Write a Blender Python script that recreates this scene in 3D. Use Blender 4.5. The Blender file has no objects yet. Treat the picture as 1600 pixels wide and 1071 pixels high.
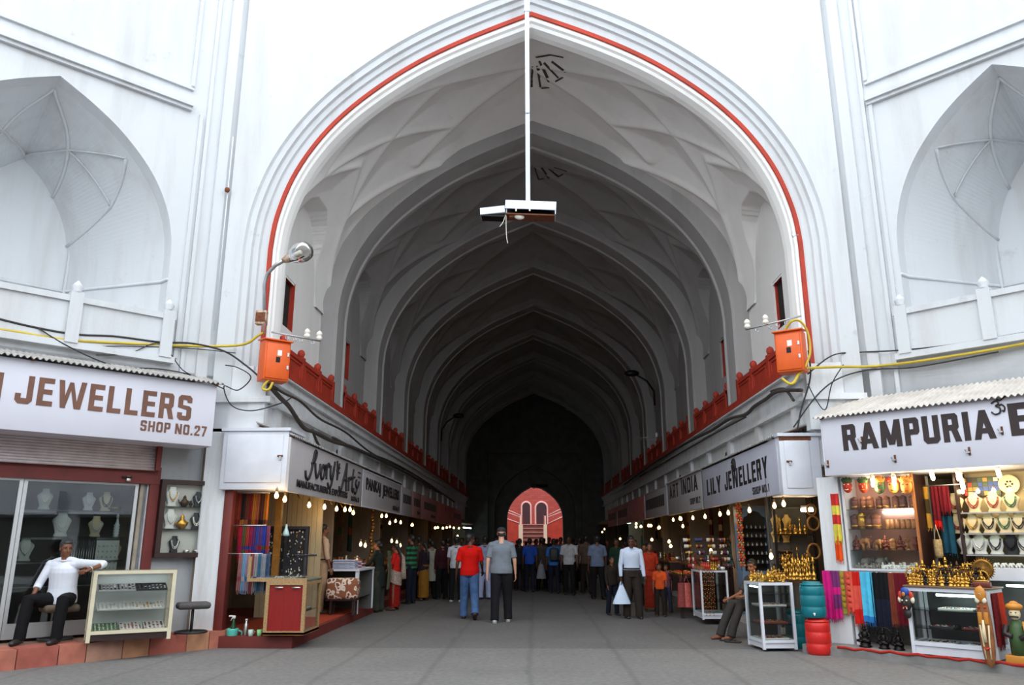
import bpy, bmesh, math, random
from mathutils import Vector, Matrix, Euler
random.seed(7)
C = bpy.context.scene.collection
SC = bpy.context.scene
PI = math.pi
# ---------------------------------------------------------------- camera
F_PX, CX, CY = 1220.0, 800.0, 535.5
EYE = 1.55
PITCH = math.atan((848 - CY) / F_PX)
YAW = math.radians(1.6375)
cam_d = bpy.data.cameras.new('camera'); cam = bpy.data.objects.new('camera', cam_d); C.objects.link(cam)
cam_d.sensor_fit = 'HORIZONTAL'; cam_d.sensor_width = 36.0
cam_d.lens = 36.0 * F_PX / 1600.0
cam_d.clip_start = 0.05; cam_d.clip_end = 400
cam.location = (0, 0, EYE)
cam.rotation_euler = (PI / 2 + PITCH, 0, YAW)
SC.camera = cam
# ---------------------------------------------------------------- light and exposure
SC.view_settings.view_transform = 'Standard'; SC.view_settings.look = 'None'
SC.view_settings.gamma = 1.0; SC.view_settings.use_curve_mapping = False
SC.view_settings.exposure = 1.36
wd = bpy.data.worlds.new('sky'); SC.world = wd; wd.use_nodes = True
_bg = wd.node_tree.nodes['Background']
_bg.inputs[0].default_value = (0.90, 0.955, 1.0, 1); _bg.inputs[1].default_value = 1.3
try:
    SC.cycles.max_bounces = 8; SC.cycles.diffuse_bounces = 5; SC.cycles.transparent_max_bounces = 16
    SC.cycles.sample_clamp_indirect = 6.0; SC.cycles.use_denoising = True
    SC.cycles.caustics_reflective = False; SC.cycles.caustics_refractive = False
except Exception:
    pass

# ---------------------------------------------------------------- helpers
def srgb(r, g, b):
    f = lambda c: (c / 255 / 12.92) if c / 255 <= 0.04045 else ((c / 255 + 0.055) / 1.055) ** 2.4
    return (f(r), f(g), f(b), 1)

_mats = {}
def mat(name, col, rough=0.6, metal=0.0, var=0.0, scale=8.0, bump=0.0, emit=None, estr=0.0, spec=0.5, col2=None, detail=6.0, stretch=None):
    """Principled material with optional procedural colour variation and bump"""
    if name in _mats: return _mats[name]
    m = bpy.data.materials.new(name); m.use_nodes = True; nt = m.node_tree; N = nt.nodes; L = nt.links
    b = N['Principled BSDF']
    c = col if len(col) == 4 else (*col, 1)
    b.inputs['Base Color'].default_value = c
    b.inputs['Roughness'].default_value = rough; b.inputs['Metallic'].default_value = metal
    b.inputs['Specular IOR Level'].default_value = spec
    m.diffuse_color = c
    if var > 0 or bump > 0 or col2:
        tc = N.new('ShaderNodeTexCoord'); mp = N.new('ShaderNodeMapping'); L.new(tc.outputs['Object'], mp.inputs[0])
        if stretch: mp.inputs['Scale'].default_value = stretch
        nz = N.new('ShaderNodeTexNoise'); nz.inputs['Scale'].default_value = scale; nz.inputs['Detail'].default_value = detail
        L.new(mp.outputs[0], nz.inputs['Vector'])
        if var > 0 or col2:
            mx = N.new('ShaderNodeMix'); mx.data_type = 'RGBA'
            c2 = col2 if col2 else tuple(max(0, x * (1 - var)) for x in c[:3]) + (1,)
            mx.inputs[6].default_value = c; mx.inputs[7].default_value = c2
            rp = N.new('ShaderNodeValToRGB'); rp.color_ramp.elements[0].position = 0.35; rp.color_ramp.elements[1].position = 0.68
            L.new(nz.outputs[0], rp.inputs[0]); L.new(rp.outputs[0], mx.inputs[0]); L.new(mx.outputs[2], b.inputs['Base Color'])
        if bump > 0:
            bp = N.new('ShaderNodeBump'); bp.inputs['Strength'].default_value = bump; bp.inputs['Distance'].default_value = 0.02
            L.new(nz.outputs[0], bp.inputs['Height']); L.new(bp.outputs[0], b.inputs['Normal'])
    if emit:
        b.inputs['Emission Color'].default_value = (*emit[:3], 1); b.inputs['Emission Strength'].default_value = estr
    _mats[name] = m
    return m

class MB:
    """collects shapes with material slots and links them as one mesh object"""
    def __init__(s): s.v = []; s.f = []; s.m = []; s.sm = []; s.mats = []; s.x = Matrix.Identity(4)
    def mi(s, m):
        if m not in s.mats: s.mats.append(m)
        return s.mats.index(m)
    def add(s, vs, fs, m, smooth=False):
        o = len(s.v); k = s.mi(m)
        for p in vs: s.v.append(tuple(s.x @ Vector(p)))
        for f in fs: s.f.append(tuple(i + o for i in f)); s.m.append(k); s.sm.append(smooth)
        return s
    def box(s, c, d, m, rz=0.0, rx=0.0, ry=0.0, bev=0.0):
        hx, hy, hz = d[0] / 2, d[1] / 2, d[2] / 2
        R = Euler((rx, ry, rz)).to_matrix()
        if bev <= 0:
            vs = [(x, y, z) for z in (-hz, hz) for y in (-hy, hy) for x in (-hx, hx)]
            fs = [(0, 2, 3, 1), (4, 5, 7, 6), (0, 1, 5, 4), (2, 6, 7, 3), (0, 4, 6, 2), (1, 3, 7, 5)]
        else:
            b = min(bev, hx * .9, hy * .9, hz * .9)
            bm = bmesh.new(); bmesh.ops.create_cube(bm, size=1)
            bmesh.ops.scale(bm, vec=(d[0], d[1], d[2]), verts=bm.verts)
            bmesh.ops.bevel(bm, geom=bm.edges[:], offset=b, segments=2, affect='EDGES', profile=0.5)
            vs = [tuple(v.co) for v in bm.verts]; bm.verts.index_update(); fs = [tuple(v.index for v in f.verts) for f in bm.faces]; bm.free()
        vs = [tuple(R @ Vector(p) + Vector(c)) for p in vs]
        return s.add(vs, fs, m, bev > 0)
    def b2(s, p0, p1, m, bev=0.0):
        return s.box([(a + b) / 2 for a, b in zip(p0, p1)], [abs(b - a) for a, b in zip(p0, p1)], m, bev=bev)
    def tube(s, path, r, m, n=8, cap=True, smooth=True, flat=None, closed=False):
        """path of points, radius number or list; flat=(a,b) squashes the ring along the two frame axes"""
        P = [Vector(p) for p in path]; k = len(P); vs = []; fs = []
        up = None
        for i, p in enumerate(P):
            if closed: t = (P[(i + 1) % k] - P[i - 1])
            else: t = (P[min(i + 1, k - 1)] - P[max(i - 1, 0)])
            if t.length < 1e-9: t = Vector((0, 0, 1))
            t.normalize()
            if up is None: up = Vector((0, 0, 1)) if abs(t.z) < 0.9 else Vector((0, 1, 0))
            a = t.cross(up)
            if a.length < 1e-4: a = t.cross(Vector((1, 0, 0)))
            a.normalize(); b = a.cross(t).normalized(); up = b
            rr = r[i] if isinstance(r, (list, tuple)) else r
            fa, fb = flat if flat else (1, 1)
            for j in range(n):
                q = 2 * PI * j / n
                vs.append(tuple(p + a * (math.cos(q) * rr * fa) + b * (math.sin(q) * rr * fb)))
        for i in range(k if closed else k - 1):
            i2 = (i + 1) % k
            for j in range(n):
                j2 = (j + 1) % n
                fs.append((i * n + j, i * n + j2, i2 * n + j2, i2 * n + j))
        if cap and not closed:
            fs.append(tuple(range(n))[::-1]); fs.append(tuple((k - 1) * n + j for j in range(n)))
        return s.add(vs, fs, m, smooth)
    def lathe(s, prof, m, c=(0, 0, 0), n=16, smooth=True, sx=1, sy=1):
        """prof: list of (radius, z)"""
        vs = []; fs = []; k = len(prof)
        for r, z in prof:
            for j in range(n):
                q = 2 * PI * j / n
                vs.append((c[0] + math.cos(q) * r * sx, c[1] + math.sin(q) * r * sy, c[2] + z))
        for i in range(k - 1):
            for j in range(n):
                j2 = (j + 1) % n
                fs.append((i * n + j, i * n + j2, (i + 1) * n + j2, (i + 1) * n + j))
        if prof[0][0] > 1e-5: fs.append(tuple(range(n))[::-1])
        if prof[-1][0] > 1e-5: fs.append(tuple((k - 1) * n + j for j in range(n)))
        return s.add(vs, fs, m, smooth)
    def ell(s, c, r, m, n=12, k=8, rot=None):
        R = Euler(rot).to_matrix() if rot else Matrix.Identity(3)
        vs = []; fs = []
        for i in range(k + 1):
            a = PI * i / k
            for j in range(n):
                q = 2 * PI * j / n
                vs.append(tuple(R @ Vector((r[0] * math.sin(a) * math.cos(q), r[1] * math.sin(a) * math.sin(q), -r[2] * math.cos(a))) + Vector(c)))
        for i in range(k):
            for j in range(n):
                j2 = (j + 1) % n; fs.append((i * n + j, i * n + j2, (i + 1) * n + j2, (i + 1) * n + j))
        return s.add(vs, fs, m, True)
    def grid(s, fn, nu, nv, m, smooth=True, flip=False):
        vs = [fn(i / nu, j / nv) for j in range(nv + 1) for i in range(nu + 1)]
        w = nu + 1; fs = []
        for j in range(nv):
            for i in range(nu):
                q = (j * w + i, j * w + i + 1, (j + 1) * w + i + 1, (j + 1) * w + i)
                fs.append(q[::-1] if flip else q)
        return s.add(vs, fs, m, smooth)
    def prism(s, poly, h, m, M=None, smooth=False):
        """2D polygon (x,y) extruded along z by h then placed with matrix M"""
        n = len(poly); M = M or Matrix.Identity(4)
        vs = [tuple(M @ Vector((x, y, 0))) for x, y in poly] + [tuple(M @ Vector((x, y, h))) for x, y in poly]
        fs = [tuple(range(n))[::-1], tuple(range(n, 2 * n))] + [(i, (i + 1) % n, n + (i + 1) % n, n + i) for i in range(n)]
        return s.add(vs, fs, m, smooth)
    def mesh(s, name):
        me = bpy.data.meshes.new(name); me.from_pydata(s.v, [], s.f)
        for m in s.mats: me.materials.append(m)
        me.polygons.foreach_set('material_index', s.m); me.polygons.foreach_set('use_smooth', s.sm); me.update()
        return me
    def build(s, name, parent=None, label=None):
        me = s.mesh(name); o = bpy.data.objects.new(name, me); C.objects.link(o)
        if parent is not None: o.parent = parent
        if label: o['label'] = label
        return o

def tag(o, label=None, cat=None, group=None, kind=None):
    if label: o['label'] = label
    if cat: o['category'] = cat
    if group: o['group'] = group
    if kind: o['kind'] = kind
    return o
def thing(name, label, cat, loc=(0, 0, 0), rz=0.0, group=None):
    o = bpy.data.objects.new(name, None); o.empty_display_size = 0.1; C.objects.link(o)
    o.location = loc; o.rotation_euler = (0, 0, rz)
    return tag(o, label, cat, group)
def struct(mb, name):
    return tag(mb.build(name), kind='structure')
def kids(o): return [c for c in bpy.data.objects if c.parent == o]
def dup(o, loc, rz=None, label=None, group=None, parent=None, scale=None):
    c = o.copy(); C.objects.link(c)
    if parent is not None: c.parent = parent
    else:
        c.location = loc
        if rz is not None: c.rotation_euler = (0, 0, rz)
        if scale: c.scale = (scale,) * 3 if not isinstance(scale, (tuple, list)) else scale
        if label: c['label'] = label
        if group: c['group'] = group
    for ch in o.children: dup(ch, None, parent=c)
    return c
def Pl(M, x, y, z): return tuple(M @ Vector((x, y, z)))
def lerp(a, b, t): return a + (b - a) * t
def crom(pts, n):
    """Catmull-Rom resample of an open list of points to n points per span"""
    out = []; k = len(pts)
    for i in range(k - 1):
        p0 = pts[max(i - 1, 0)]; p1 = pts[i]; p2 = pts[i + 1]; p3 = pts[min(i + 2, k - 1)]
        for j in range(n):
            t = j / n
            out.append(tuple(0.5 * (2 * b + (c - a) * t + (2 * a - 5 * b + 4 * c - d) * t * t + (-a + 3 * b - 3 * c + d) * t ** 3) for a, b, c, d in zip(p0, p1, p2, p3)))
    out.append(tuple(pts[-1])); return out
# camera rays, used to read real positions off a known plane
_cp, _sp = math.cos(PITCH), math.sin(PITCH); _cy, _sy = math.cos(YAW), math.sin(YAW)
def _ray(x, y):
    u = (x - CX) / F_PX; v = (CY - y) / F_PX; d = (u, _cp - v * _sp, _sp + v * _cp)
    return (_cy * d[0] - _sy * d[1], _sy * d[0] + _cy * d[1], d[2])
def atY(x, y, Y): d = _ray(x, y); t = Y / d[1]; return Vector((d[0] * t, Y, EYE + d[2] * t))
def atX(x, y, X): d = _ray(x, y); t = X / d[0]; return Vector((X, d[1] * t, EYE + d[2] * t))
def atZ(x, y, z=0.0): d = _ray(x, y); t = (z - EYE) / d[2]; return Vector((d[0] * t, d[1] * t, z))
# oblique court walls: local (s along the wall away from the corner, n out into the court)
Q = math.sqrt(0.5)
OL, UL, NL = (-5.3, 12.75), (-Q, -Q), (Q, -Q)
OR, UR, NR = (5.3, 12.75), (Q, -Q), (-Q, -Q)
def WL(s, n, z): return (OL[0] + UL[0] * s + NL[0] * n, OL[1] + UL[1] * s + NL[1] * n, z)
def WR(s, n, z): return (OR[0] + UR[0] * s + NR[0] * n, OR[1] + UR[1] * s + NR[1] * n, z)
def onW(x, y, n, side):
    """(s, z) where the ray of a pixel meets the court wall plane offset by n"""
    O, U, N = (OL, UL, NL) if side < 0 else (OR, UR, NR)
    d = _ray(x, y); t = (n + O[0] * N[0] + O[1] * N[1]) / (d[0] * N[0] + d[1] * N[1])
    p = (d[0] * t - O[0], d[1] * t - O[1]); return p[0] * U[0] + p[1] * U[1], EYE + d[2] * t
# frames whose x axis runs to the viewer's right along the wall, y axis into the wall
RZL, RZR = PI / 4, -PI / 4
def ML(s, n, z): p = WL(s, n, z); return Matrix.Translation(p) @ Matrix.Rotation(RZL, 4, 'Z')
def MR(s, n, z): p = WR(s, n, z); return Matrix.Translation(p) @ Matrix.Rotation(RZR, 4, 'Z')

# ---------------------------------------------------------------- shared materials
def plaster_mat(name, base, dirt, stain_scale=1.0, amount=0.35, bump=0.25):
    if name in _mats: return _mats[name]
    m = bpy.data.materials.new(name); m.use_nodes = True; nt = m.node_tree; N = nt.nodes; L = nt.links
    b = N['Principled BSDF']; b.inputs['Roughness'].default_value = 0.85; b.inputs['Specular IOR Level'].default_value = 0.2
    g = N.new('ShaderNodeNewGeometry')
    mp = N.new('ShaderNodeMapping'); mp.inputs['Scale'].default_value = (1.3 * stain_scale, 1.3 * stain_scale, 0.16 * stain_scale); L.new(g.outputs['Position'], mp.inputs[0])
    n1 = N.new('ShaderNodeTexNoise'); n1.inputs['Scale'].default_value = 1.6; n1.inputs['Detail'].default_value = 8; n1.inputs['Roughness'].default_value = 0.65; L.new(mp.outputs[0], n1.inputs['Vector'])
    n2 = N.new('ShaderNodeTexNoise'); n2.inputs['Scale'].default_value = 2.4; n2.inputs['Detail'].default_value = 10; n2.inputs['Roughness'].default_value = 0.7; L.new(g.outputs['Position'], n2.inputs['Vector'])
    r1 = N.new('ShaderNodeValToRGB'); r1.color_ramp.elements[0].position = 0.48; r1.color_ramp.elements[1].position = 0.8; L.new(n1.outputs[0], r1.inputs[0])
    r2 = N.new('ShaderNodeValToRGB'); r2.color_ramp.elements[0].position = 0.63; r2.color_ramp.elements[1].position = 0.72; L.new(n2.outputs[0], r2.inputs[0])
    m1 = N.new('ShaderNodeMix'); m1.data_type = 'RGBA'; m1.inputs[6].default_value = base; m1.inputs[7].default_value = dirt
    ml = N.new('ShaderNodeMath'); ml.operation = 'MULTIPLY'; ml.inputs[1].default_value = amount; L.new(r1.outputs[0], ml.inputs[0]); L.new(ml.outputs[0], m1.inputs[0])
    m2 = N.new('ShaderNodeMix'); m2.data_type = 'RGBA'; m2.inputs[7].default_value = tuple(x * 0.6 for x in dirt[:3]) + (1,)
    ml2 = N.new('ShaderNodeMath'); ml2.operation = 'MULTIPLY'; ml2.inputs[1].default_value = amount * 0.5; L.new(r2.outputs[0], ml2.inputs[0]); L.new(ml2.outputs[0], m2.inputs[0])
    L.new(m1.outputs[2], m2.inputs[6]); L.new(m2.outputs[2], b.inputs['Base Color'])
    bp = N.new('ShaderNodeBump'); bp.inputs['Strength'].default_value = bump; bp.inputs['Distance'].default_value = 0.03; L.new(n2.outputs[0], bp.inputs['Height']); L.new(bp.outputs[0], b.inputs['Normal'])
    m.diffuse_color = base; _mats[name] = m
    return m
def glass_mat(name, tint=(0.93, 0.97, 0.96), refl=1.0):
    if name in _mats: return _mats[name]
    m = bpy.data.materials.new(name); m.use_nodes = True; nt = m.node_tree; N = nt.nodes; L = nt.links
    N.remove(N['Principled BSDF']); out = N['Material Output']
    t = N.new('ShaderNodeBsdfTransparent'); t.inputs[0].default_value = (*tint, 1)
    g = N.new('ShaderNodeBsdfGlossy'); g.inputs['Roughness'].default_value = 0.01
    fr = N.new('ShaderNodeFresnel'); fr.inputs[0].default_value = 1.52
    ml = N.new('ShaderNodeMath'); ml.operation = 'MULTIPLY'; ml.inputs[1].default_value = refl; ml.use_clamp = True; L.new(fr.outputs[0], ml.inputs[0])
    mx = N.new('ShaderNodeMixShader'); L.new(ml.outputs[0], mx.inputs[0]); L.new(t.outputs[0], mx.inputs[1]); L.new(g.outputs[0], mx.inputs[2]); L.new(mx.outputs[0], out.inputs[0])
    m.diffuse_color = (0.8, 0.9, 0.9, 0.3); _mats[name] = m
    return m
M_PLI_LIT = plaster_mat('whitewash_entrance_lit', (0.88, 0.865, 0.845, 1), (0.60, 0.57, 0.54, 1), 0.8, 0.3)  # lighter tone paints in the daylight that reaches the entrance bay
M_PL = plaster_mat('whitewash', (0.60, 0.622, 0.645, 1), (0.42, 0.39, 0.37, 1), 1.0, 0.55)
M_PLT_SHADE = plaster_mat('grey_plaster_shaded', (0.40, 0.39, 0.385, 1), (0.23, 0.22, 0.21, 1), 0.8, 0.5)  # grey tunnel plaster, darkened further so its colour carries the shade
M_PLL = plaster_mat('whitewash_low', (0.74, 0.76, 0.78, 1), (0.40, 0.36, 0.32, 1), 1.6, 0.6)
M_RED = mat('red_oxide_paint', srgb(176, 52, 30), 0.7, var=0.25, scale=3, bump=0.1)
M_BOARD = mat('white_board_paint', (0.66, 0.66, 0.74, 1), 0.55, var=0.06, scale=1.5)
M_WOODW = mat('white_painted_metal', (0.68, 0.70, 0.76, 1), 0.5, var=0.12, scale=3)
M_GLASS = glass_mat('thin_glass', (0.985, 0.995, 0.99), 0.4)
M_DARKWOOD = mat('dark_wood', srgb(48, 24, 20), 0.5, var=0.4, scale=6)
M_CONC = mat('concrete', (0.24, 0.23, 0.22, 1), 0.85, var=0.3, scale=5, bump=0.3)
M_STEEL = mat('steel', (0.55, 0.56, 0.57, 1), 0.35, 0.9, var=0.15, scale=10)
M_ALU = mat('aluminium', (0.62, 0.63, 0.63, 1), 0.4, 0.7)
M_BLACK = mat('black_rubber', (0.015, 0.015, 0.016, 1), 0.6)
M_RUST = mat('rust', srgb(120, 66, 36), 0.8, var=0.5, scale=20)
M_BROWNRED = mat('maroon_paint', srgb(112, 40, 34), 0.6, var=0.25, scale=4)
# ---------------------------------------------------------------- arch profiles
_AN = [(1.0, 0.0), (.985, .13), (.935, .29), (.85, .44), (.74, .57), (.6, .69), (.445, .795), (.25, .895), (0.0, 1.0)]
_HALF = crom(_AN, 5)
def arch(hw, zs, za, foot):
    """left foot -> apex -> right foot as (x,z)"""
    h = [(x * hw, zs + (za - zs) * v) for x, v in _HALF]
    left = [(-hw, foot)] + [(-x, z) for x, z in h]
    return left + [(-x, z) for x, z in left[-2::-1]]
def sweep(mb, profs, m, smooth=False):
    """profs: list of (points, Y); skins between consecutive equal-length profiles"""
    vs = []; fs = []; n = len(profs[0][0])
    for pts, Y in profs: vs += [(x, Y, z) for x, z in pts]
    for k in range(len(profs) - 1):
        for i in range(n - 1):
            fs.append((k * n + i, k * n + i + 1, (k + 1) * n + i + 1, (k + 1) * n + i))
    mb.add(vs, fs, m, smooth)

YF = 12.55            # front plane of the gateway
LEDGE = 4.40          # gallery ledge in the tunnel
RINGS = [(16.65 + 4.63 * k) for k in range(8)]     # front edges of the transverse ribs
YEND = 51.5
TOP = 15.0
# floor ------------------------------------------------------------
def floor_mat(name, ca, cb):
    m = bpy.data.materials.new(name); m.use_nodes = True; nt = m.node_tree; N = nt.nodes; L = nt.links
    b = N['Principled BSDF']; b.inputs['Roughness'].default_value = 0.75; b.inputs['Specular IOR Level'].default_value = 0.35
    g = N.new('ShaderNodeNewGeometry'); sp = N.new('ShaderNodeSeparateXYZ'); L.new(g.outputs['Position'], sp.inputs[0])
    n1 = N.new('ShaderNodeTexNoise'); n1.inputs['Scale'].default_value = 0.9; n1.inputs['Detail'].default_value = 9; L.new(g.outputs['Position'], n1.inputs['Vector'])
    n2 = N.new('ShaderNodeTexNoise'); n2.inputs['Scale'].default_value = 14; n2.inputs['Detail'].default_value = 8; L.new(g.outputs['Position'], n2.inputs['Vector'])
    c1 = N.new('ShaderNodeMix'); c1.data_type = 'RGBA'; c1.inputs[6].default_value = ca; c1.inputs[7].default_value = cb; L.new(n1.outputs[0], c1.inputs[0])
    c2 = N.new('ShaderNodeMix'); c2.data_type = 'RGBA'; c2.blend_type = 'MULTIPLY'; c2.inputs[0].default_value = 0.5; L.new(c1.outputs[2], c2.inputs[6])
    r = N.new('ShaderNodeValToRGB'); r.color_ramp.elements[0].position = 0.3; r.color_ramp.elements[0].color = (0.5, 0.5, 0.5, 1); r.color_ramp.elements[1].position = 0.65; L.new(n2.outputs[0], r.inputs[0]); L.new(r.outputs[0], c2.inputs[7])
    # wandering dark joints that run the length of the passage
    wob = N.new('ShaderNodeMath'); wob.operation = 'MULTIPLY_ADD'; wob.inputs[1].default_value = 0.16; L.new(n1.outputs[0], wob.inputs[0]); L.new(sp.outputs[0], wob.inputs[2])
    md = N.new('ShaderNodeMath'); md.operation = 'PINGPONG'; md.inputs[1].default_value = 0.62; L.new(wob.outputs[0], md.inputs[0])
    lt = N.new('ShaderNodeMapRange'); lt.inputs[1].default_value = 0.015; lt.inputs[2].default_value = 0.06; lt.inputs[3].default_value = 0.82; lt.inputs[4].default_value = 1.0; L.new(md.outputs[0], lt.inputs[0])
    yd = N.new('ShaderNodeMath'); yd.operation = 'PINGPONG'; yd.inputs[1].default_value = 1.3; L.new(sp.outputs[1], yd.inputs[0])
    ly = N.new('ShaderNodeMapRange'); ly.inputs[1].default_value = 0.01; ly.inputs[2].default_value = 0.03; ly.inputs[3].default_value = 0.9; ly.inputs[4].default_value = 1.0; L.new(yd.outputs[0], ly.inputs[0])
    mm = N.new('ShaderNodeMath'); mm.operation = 'MULTIPLY'; L.new(lt.outputs[0], mm.inputs[0]); L.new(ly.outputs[0], mm.inputs[1])
    c3 = N.new('ShaderNodeMix'); c3.data_type = 'RGBA'; c3.blend_type = 'MULTIPLY'; c3.inputs[0].default_value = 1; L.new(c2.outputs[2], c3.inputs[6]); L.new(mm.outputs[0], c3.inputs[7]); L.new(c3.outputs[2], b.inputs['Base Color'])
    bp = N.new('ShaderNodeBump'); bp.inputs['Strength'].default_value = 0.35; bp.inputs['Distance'].default_value = 0.01; L.new(n2.outputs[0], bp.inputs['Height']); L.new(bp.outputs[0], b.inputs['Normal'])
    return m
M_FLOOR = floor_mat('court_paving', (0.23, 0.22, 0.21, 1), (0.15, 0.144, 0.14, 1)); M_FLOOR_SHADE = floor_mat('passage_paving_shaded', (0.18, 0.173, 0.167, 1), (0.115, 0.111, 0.108, 1))  # passage paving is darkened: shade beyond the arch is in its colour
f = MB(); f.b2((-16, -14, -0.3), (16, 12.55, 0), M_FLOOR); struct(f, 'floor')
f = MB(); f.b2((-16, 12.55, -0.3), (16, 100, 0), M_FLOOR_SHADE); struct(f, 'floor_passage')

# front wall of the gateway with the stepped arch ------------------------------------
w = MB()
P0 = arch(5.02, 6.55, 11.72, 3.3)
# wall face around the arch: strips from the arch out to the border
def face_around(mb, pts, y, xo, zt, m):
    n = len(pts); vs = []; fs = []
    for (x, z) in pts: vs.append((x, y, z))
    half = n // 2
    for i, (x, z) in enumerate(pts):
        t = i / (n - 1)
        if i <= 1 or i >= n - 2: q = (-xo if i <= 1 else xo, z)
        else:
            d = Vector((x, z - 7.0)); k = min(xo / max(abs(d.x), 1e-6), (zt - 7.0) / max(d.y, 1e-6)) if d.y > 0 else xo / max(abs(d.x), 1e-6)
            q = (d.x * k, 7.0 + d.y * k)
        vs.append((q[0], y, q[1]))
    for i in range(n - 1): fs.append((i, n + i, n + i + 1, i + 1))
    # corners
    a = [i for i in range(n) if abs(vs[n + i][0] + xo) < 1e-4][-1]; b = [i for i in range(n) if abs(vs[n + i][0] - xo) < 1e-4][0]
    k = len(vs); vs += [(-xo, y, zt), (xo, y, zt)]
    fs.append((n + a, k, n + a + 1)); fs.append((n + b, n + b - 1, k + 1))
    mb.add(vs, fs, m)
face_around(w, P0, YF, 5.32, TOP, M_PL)
steps = [(5.02, 11.72, YF), (4.99, 11.68, YF + .05), (4.90, 11.57, YF + .07), (4.88, 11.55, YF + .13), (4.80, 11.45, YF + .15), (4.78, 11.43, YF + .2), (4.66, 11.29, YF + .23)]
sweep(w, [(arch(h, 6.55, a, 3.3), y) for h, a, y in steps], M_PL)
# wall below the arch feet on each side, and the pier return
for sx in (-1, 1):
    w.b2((sx * 5.32, YF, 0), (sx * 4.95, YF + .5, 3.35), M_PLL)
    w.b2((sx * 5.32, YF + .02, 3.3), (sx * 4.66, YF + .5, 4.4), M_PLL); w.b2((sx * 5.34, YF - .06, 3.78), (sx * 4.32, YF + .2, 3.88), M_PLL); w.b2((sx * 4.7, YF + .0, 3.3), (sx * 4.42, YF + .2, 4.3), M_PLL)
w.b2((-12, YF + .6, 11.9), (12, YF + 1.0, TOP), M_PL)
struct(w, 'wall_front')
# the painted red stripe that follows the arch
w = MB(); sweep(w, [(arch(4.665, 6.55, 11.295, 4.2), YF + .228), (arch(4.655, 6.55, 11.285, 4.2), YF + .205), (arch(4.585, 6.55, 11.20, 4.2), YF + .205), (arch(4.575, 6.55, 11.19, 4.2), YF + .228)], M_RED)
struct(w, 'trim_1')
# inner order and the first soffit
w = MB(); sweep(w, [(arch(4.67, 6.55, 11.30, 4.3), YF + .225), (arch(4.53, 6.55, 11.12, 4.3), YF + .25), (arch(4.52, 6.53, 11.09, 4.3), YF + .3), (arch(4.49, 6.52, 11.03, 4.3), YF + .33), (arch(4.46, 6.5, 10.99, 4.3), YF + .46), (arch(4.45, 6.5, 10.97, 4.3), YF + .58), (arch(4.9, 6.5, 11.4, 4.3), YF + .58)], M_PLI_LIT)
struct(w, 'trim_2')
# transverse ribs ---------------------------------------------------
RW = .92
for k, y in enumerate(RINGS):
    w = MB()
    o = arch(5.0, 6.5, 11.5, 4.3)
    sweep(w, [(o, y + .02), (arch(4.44, 6.5, 11.0, 4.3), y + .0), (arch(4.38, 6.5, 10.94, 4.3), y + .04), (arch(4.38, 6.5, 10.94, 4.3), y + .66), (arch(4.335, 6.5, 10.885, 4.3), y + .68), (arch(4.335, 6.5, 10.885, 4.3), y + .73), (arch(4.38, 6.5, 10.94, 4.3), y + .75), (arch(4.38, 6.5, 10.94, 4.3), y + RW), (o, y + RW + .02)], M_PLT_SHADE)
    struct(w, 'trim_%d' % (3 + k))
# vault bays with net relief ---------------------------------------------
_seg = [((.14, 0), (.60, .5)), ((.14, 1), (.60, .5)), ((.345, .22), (.74, 0)), ((.345, .78), (.74, 1)), ((.345, .22), (.47, .5)), ((.345, .78), (.47, .5)), ((.60, .5), (.80, .26)), ((.60, .5), (.80, .74)), ((.80, .26), (.66, .12)), ((.80, .74), (.66, .88)), ((.80, .26), (1.0, .5)), ((.80, .74), (1.0, .5))]
def _sd(p, a, b):
    ax, ay = a[0] * 2.1, a[1]; bx, by = b[0] * 2.1, b[1]; px, py = p[0] * 2.1, p[1]
    t = ((px - ax) * (bx - ax) + (py - ay) * (by - ay)) / ((bx - ax) ** 2 + (by - ay) ** 2); t = max(0, min(1, t))
    return math.hypot(px - ax - t * (bx - ax), py - ay - t * (by - ay))
def lun(v):
    q = abs(v - .5) * 2
    if q > .72: return 0.0
    if q < .16: return 8.35
    t = (q - .16) / .56
    return 8.35 - 0.5 * t - 2.4 * t ** 4
def vault_bay(mb, ya, yb, m):
    NA, NV = (240, 96) if ya < 22.5 else (132, 40)
    half = _HALF
    def fn(u, v):
        t = u * 2 - 1; a = 1 - abs(t)          # 0 at the springing, 1 at the apex
        sx = -1 if t < 0 else 1
        k = a * (len(half) - 1); i = min(int(k), len(half) - 2); fr = k - i
        px = lerp(half[i][0], half[i + 1][0], fr); pz = lerp(half[i][1], half[i + 1][1], fr)
        s = math.sin(PI * v)
        hw = 4.70 + .02 * s; za = 11.12 + .42 * s; zs = 6.5
        d = min(_sd((a, v), p, q) for p, q in _seg)
        rel = min(d, .16) * 1.1 * min(1, a * 6) - .05 * math.exp(-(d / .022) ** 2) * min(1, a * 8)
        nx, nz = px, max(.25, pz)
        l = math.hypot(nx, nz); 
        x = px * hw + rel * nx / l * .75; z = zs + (za - zs) * pz + rel * nz / l * .75
        L = lun(v)
        if L and z < L: x = 4.76
        return (sx * x, lerp(ya, yb, v), z)
    mb.grid(fn, NA, NV, m, True)
bays = [(YF + .58, RINGS[0] + .02)] + [(RINGS[k] + RW, RINGS[k + 1] + .02) for k in range(len(RINGS) - 1)] + [(RINGS[-1] + RW, YEND)]
for k, (ya, yb) in enumerate(bays):
    w = MB(); vault_bay(w, ya, yb, M_PLI_LIT if k == 0 else M_PLT_SHADE)
    struct(w, 'ceiling' if k == 0 else 'ceiling_%d' % (k + 1))
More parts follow.
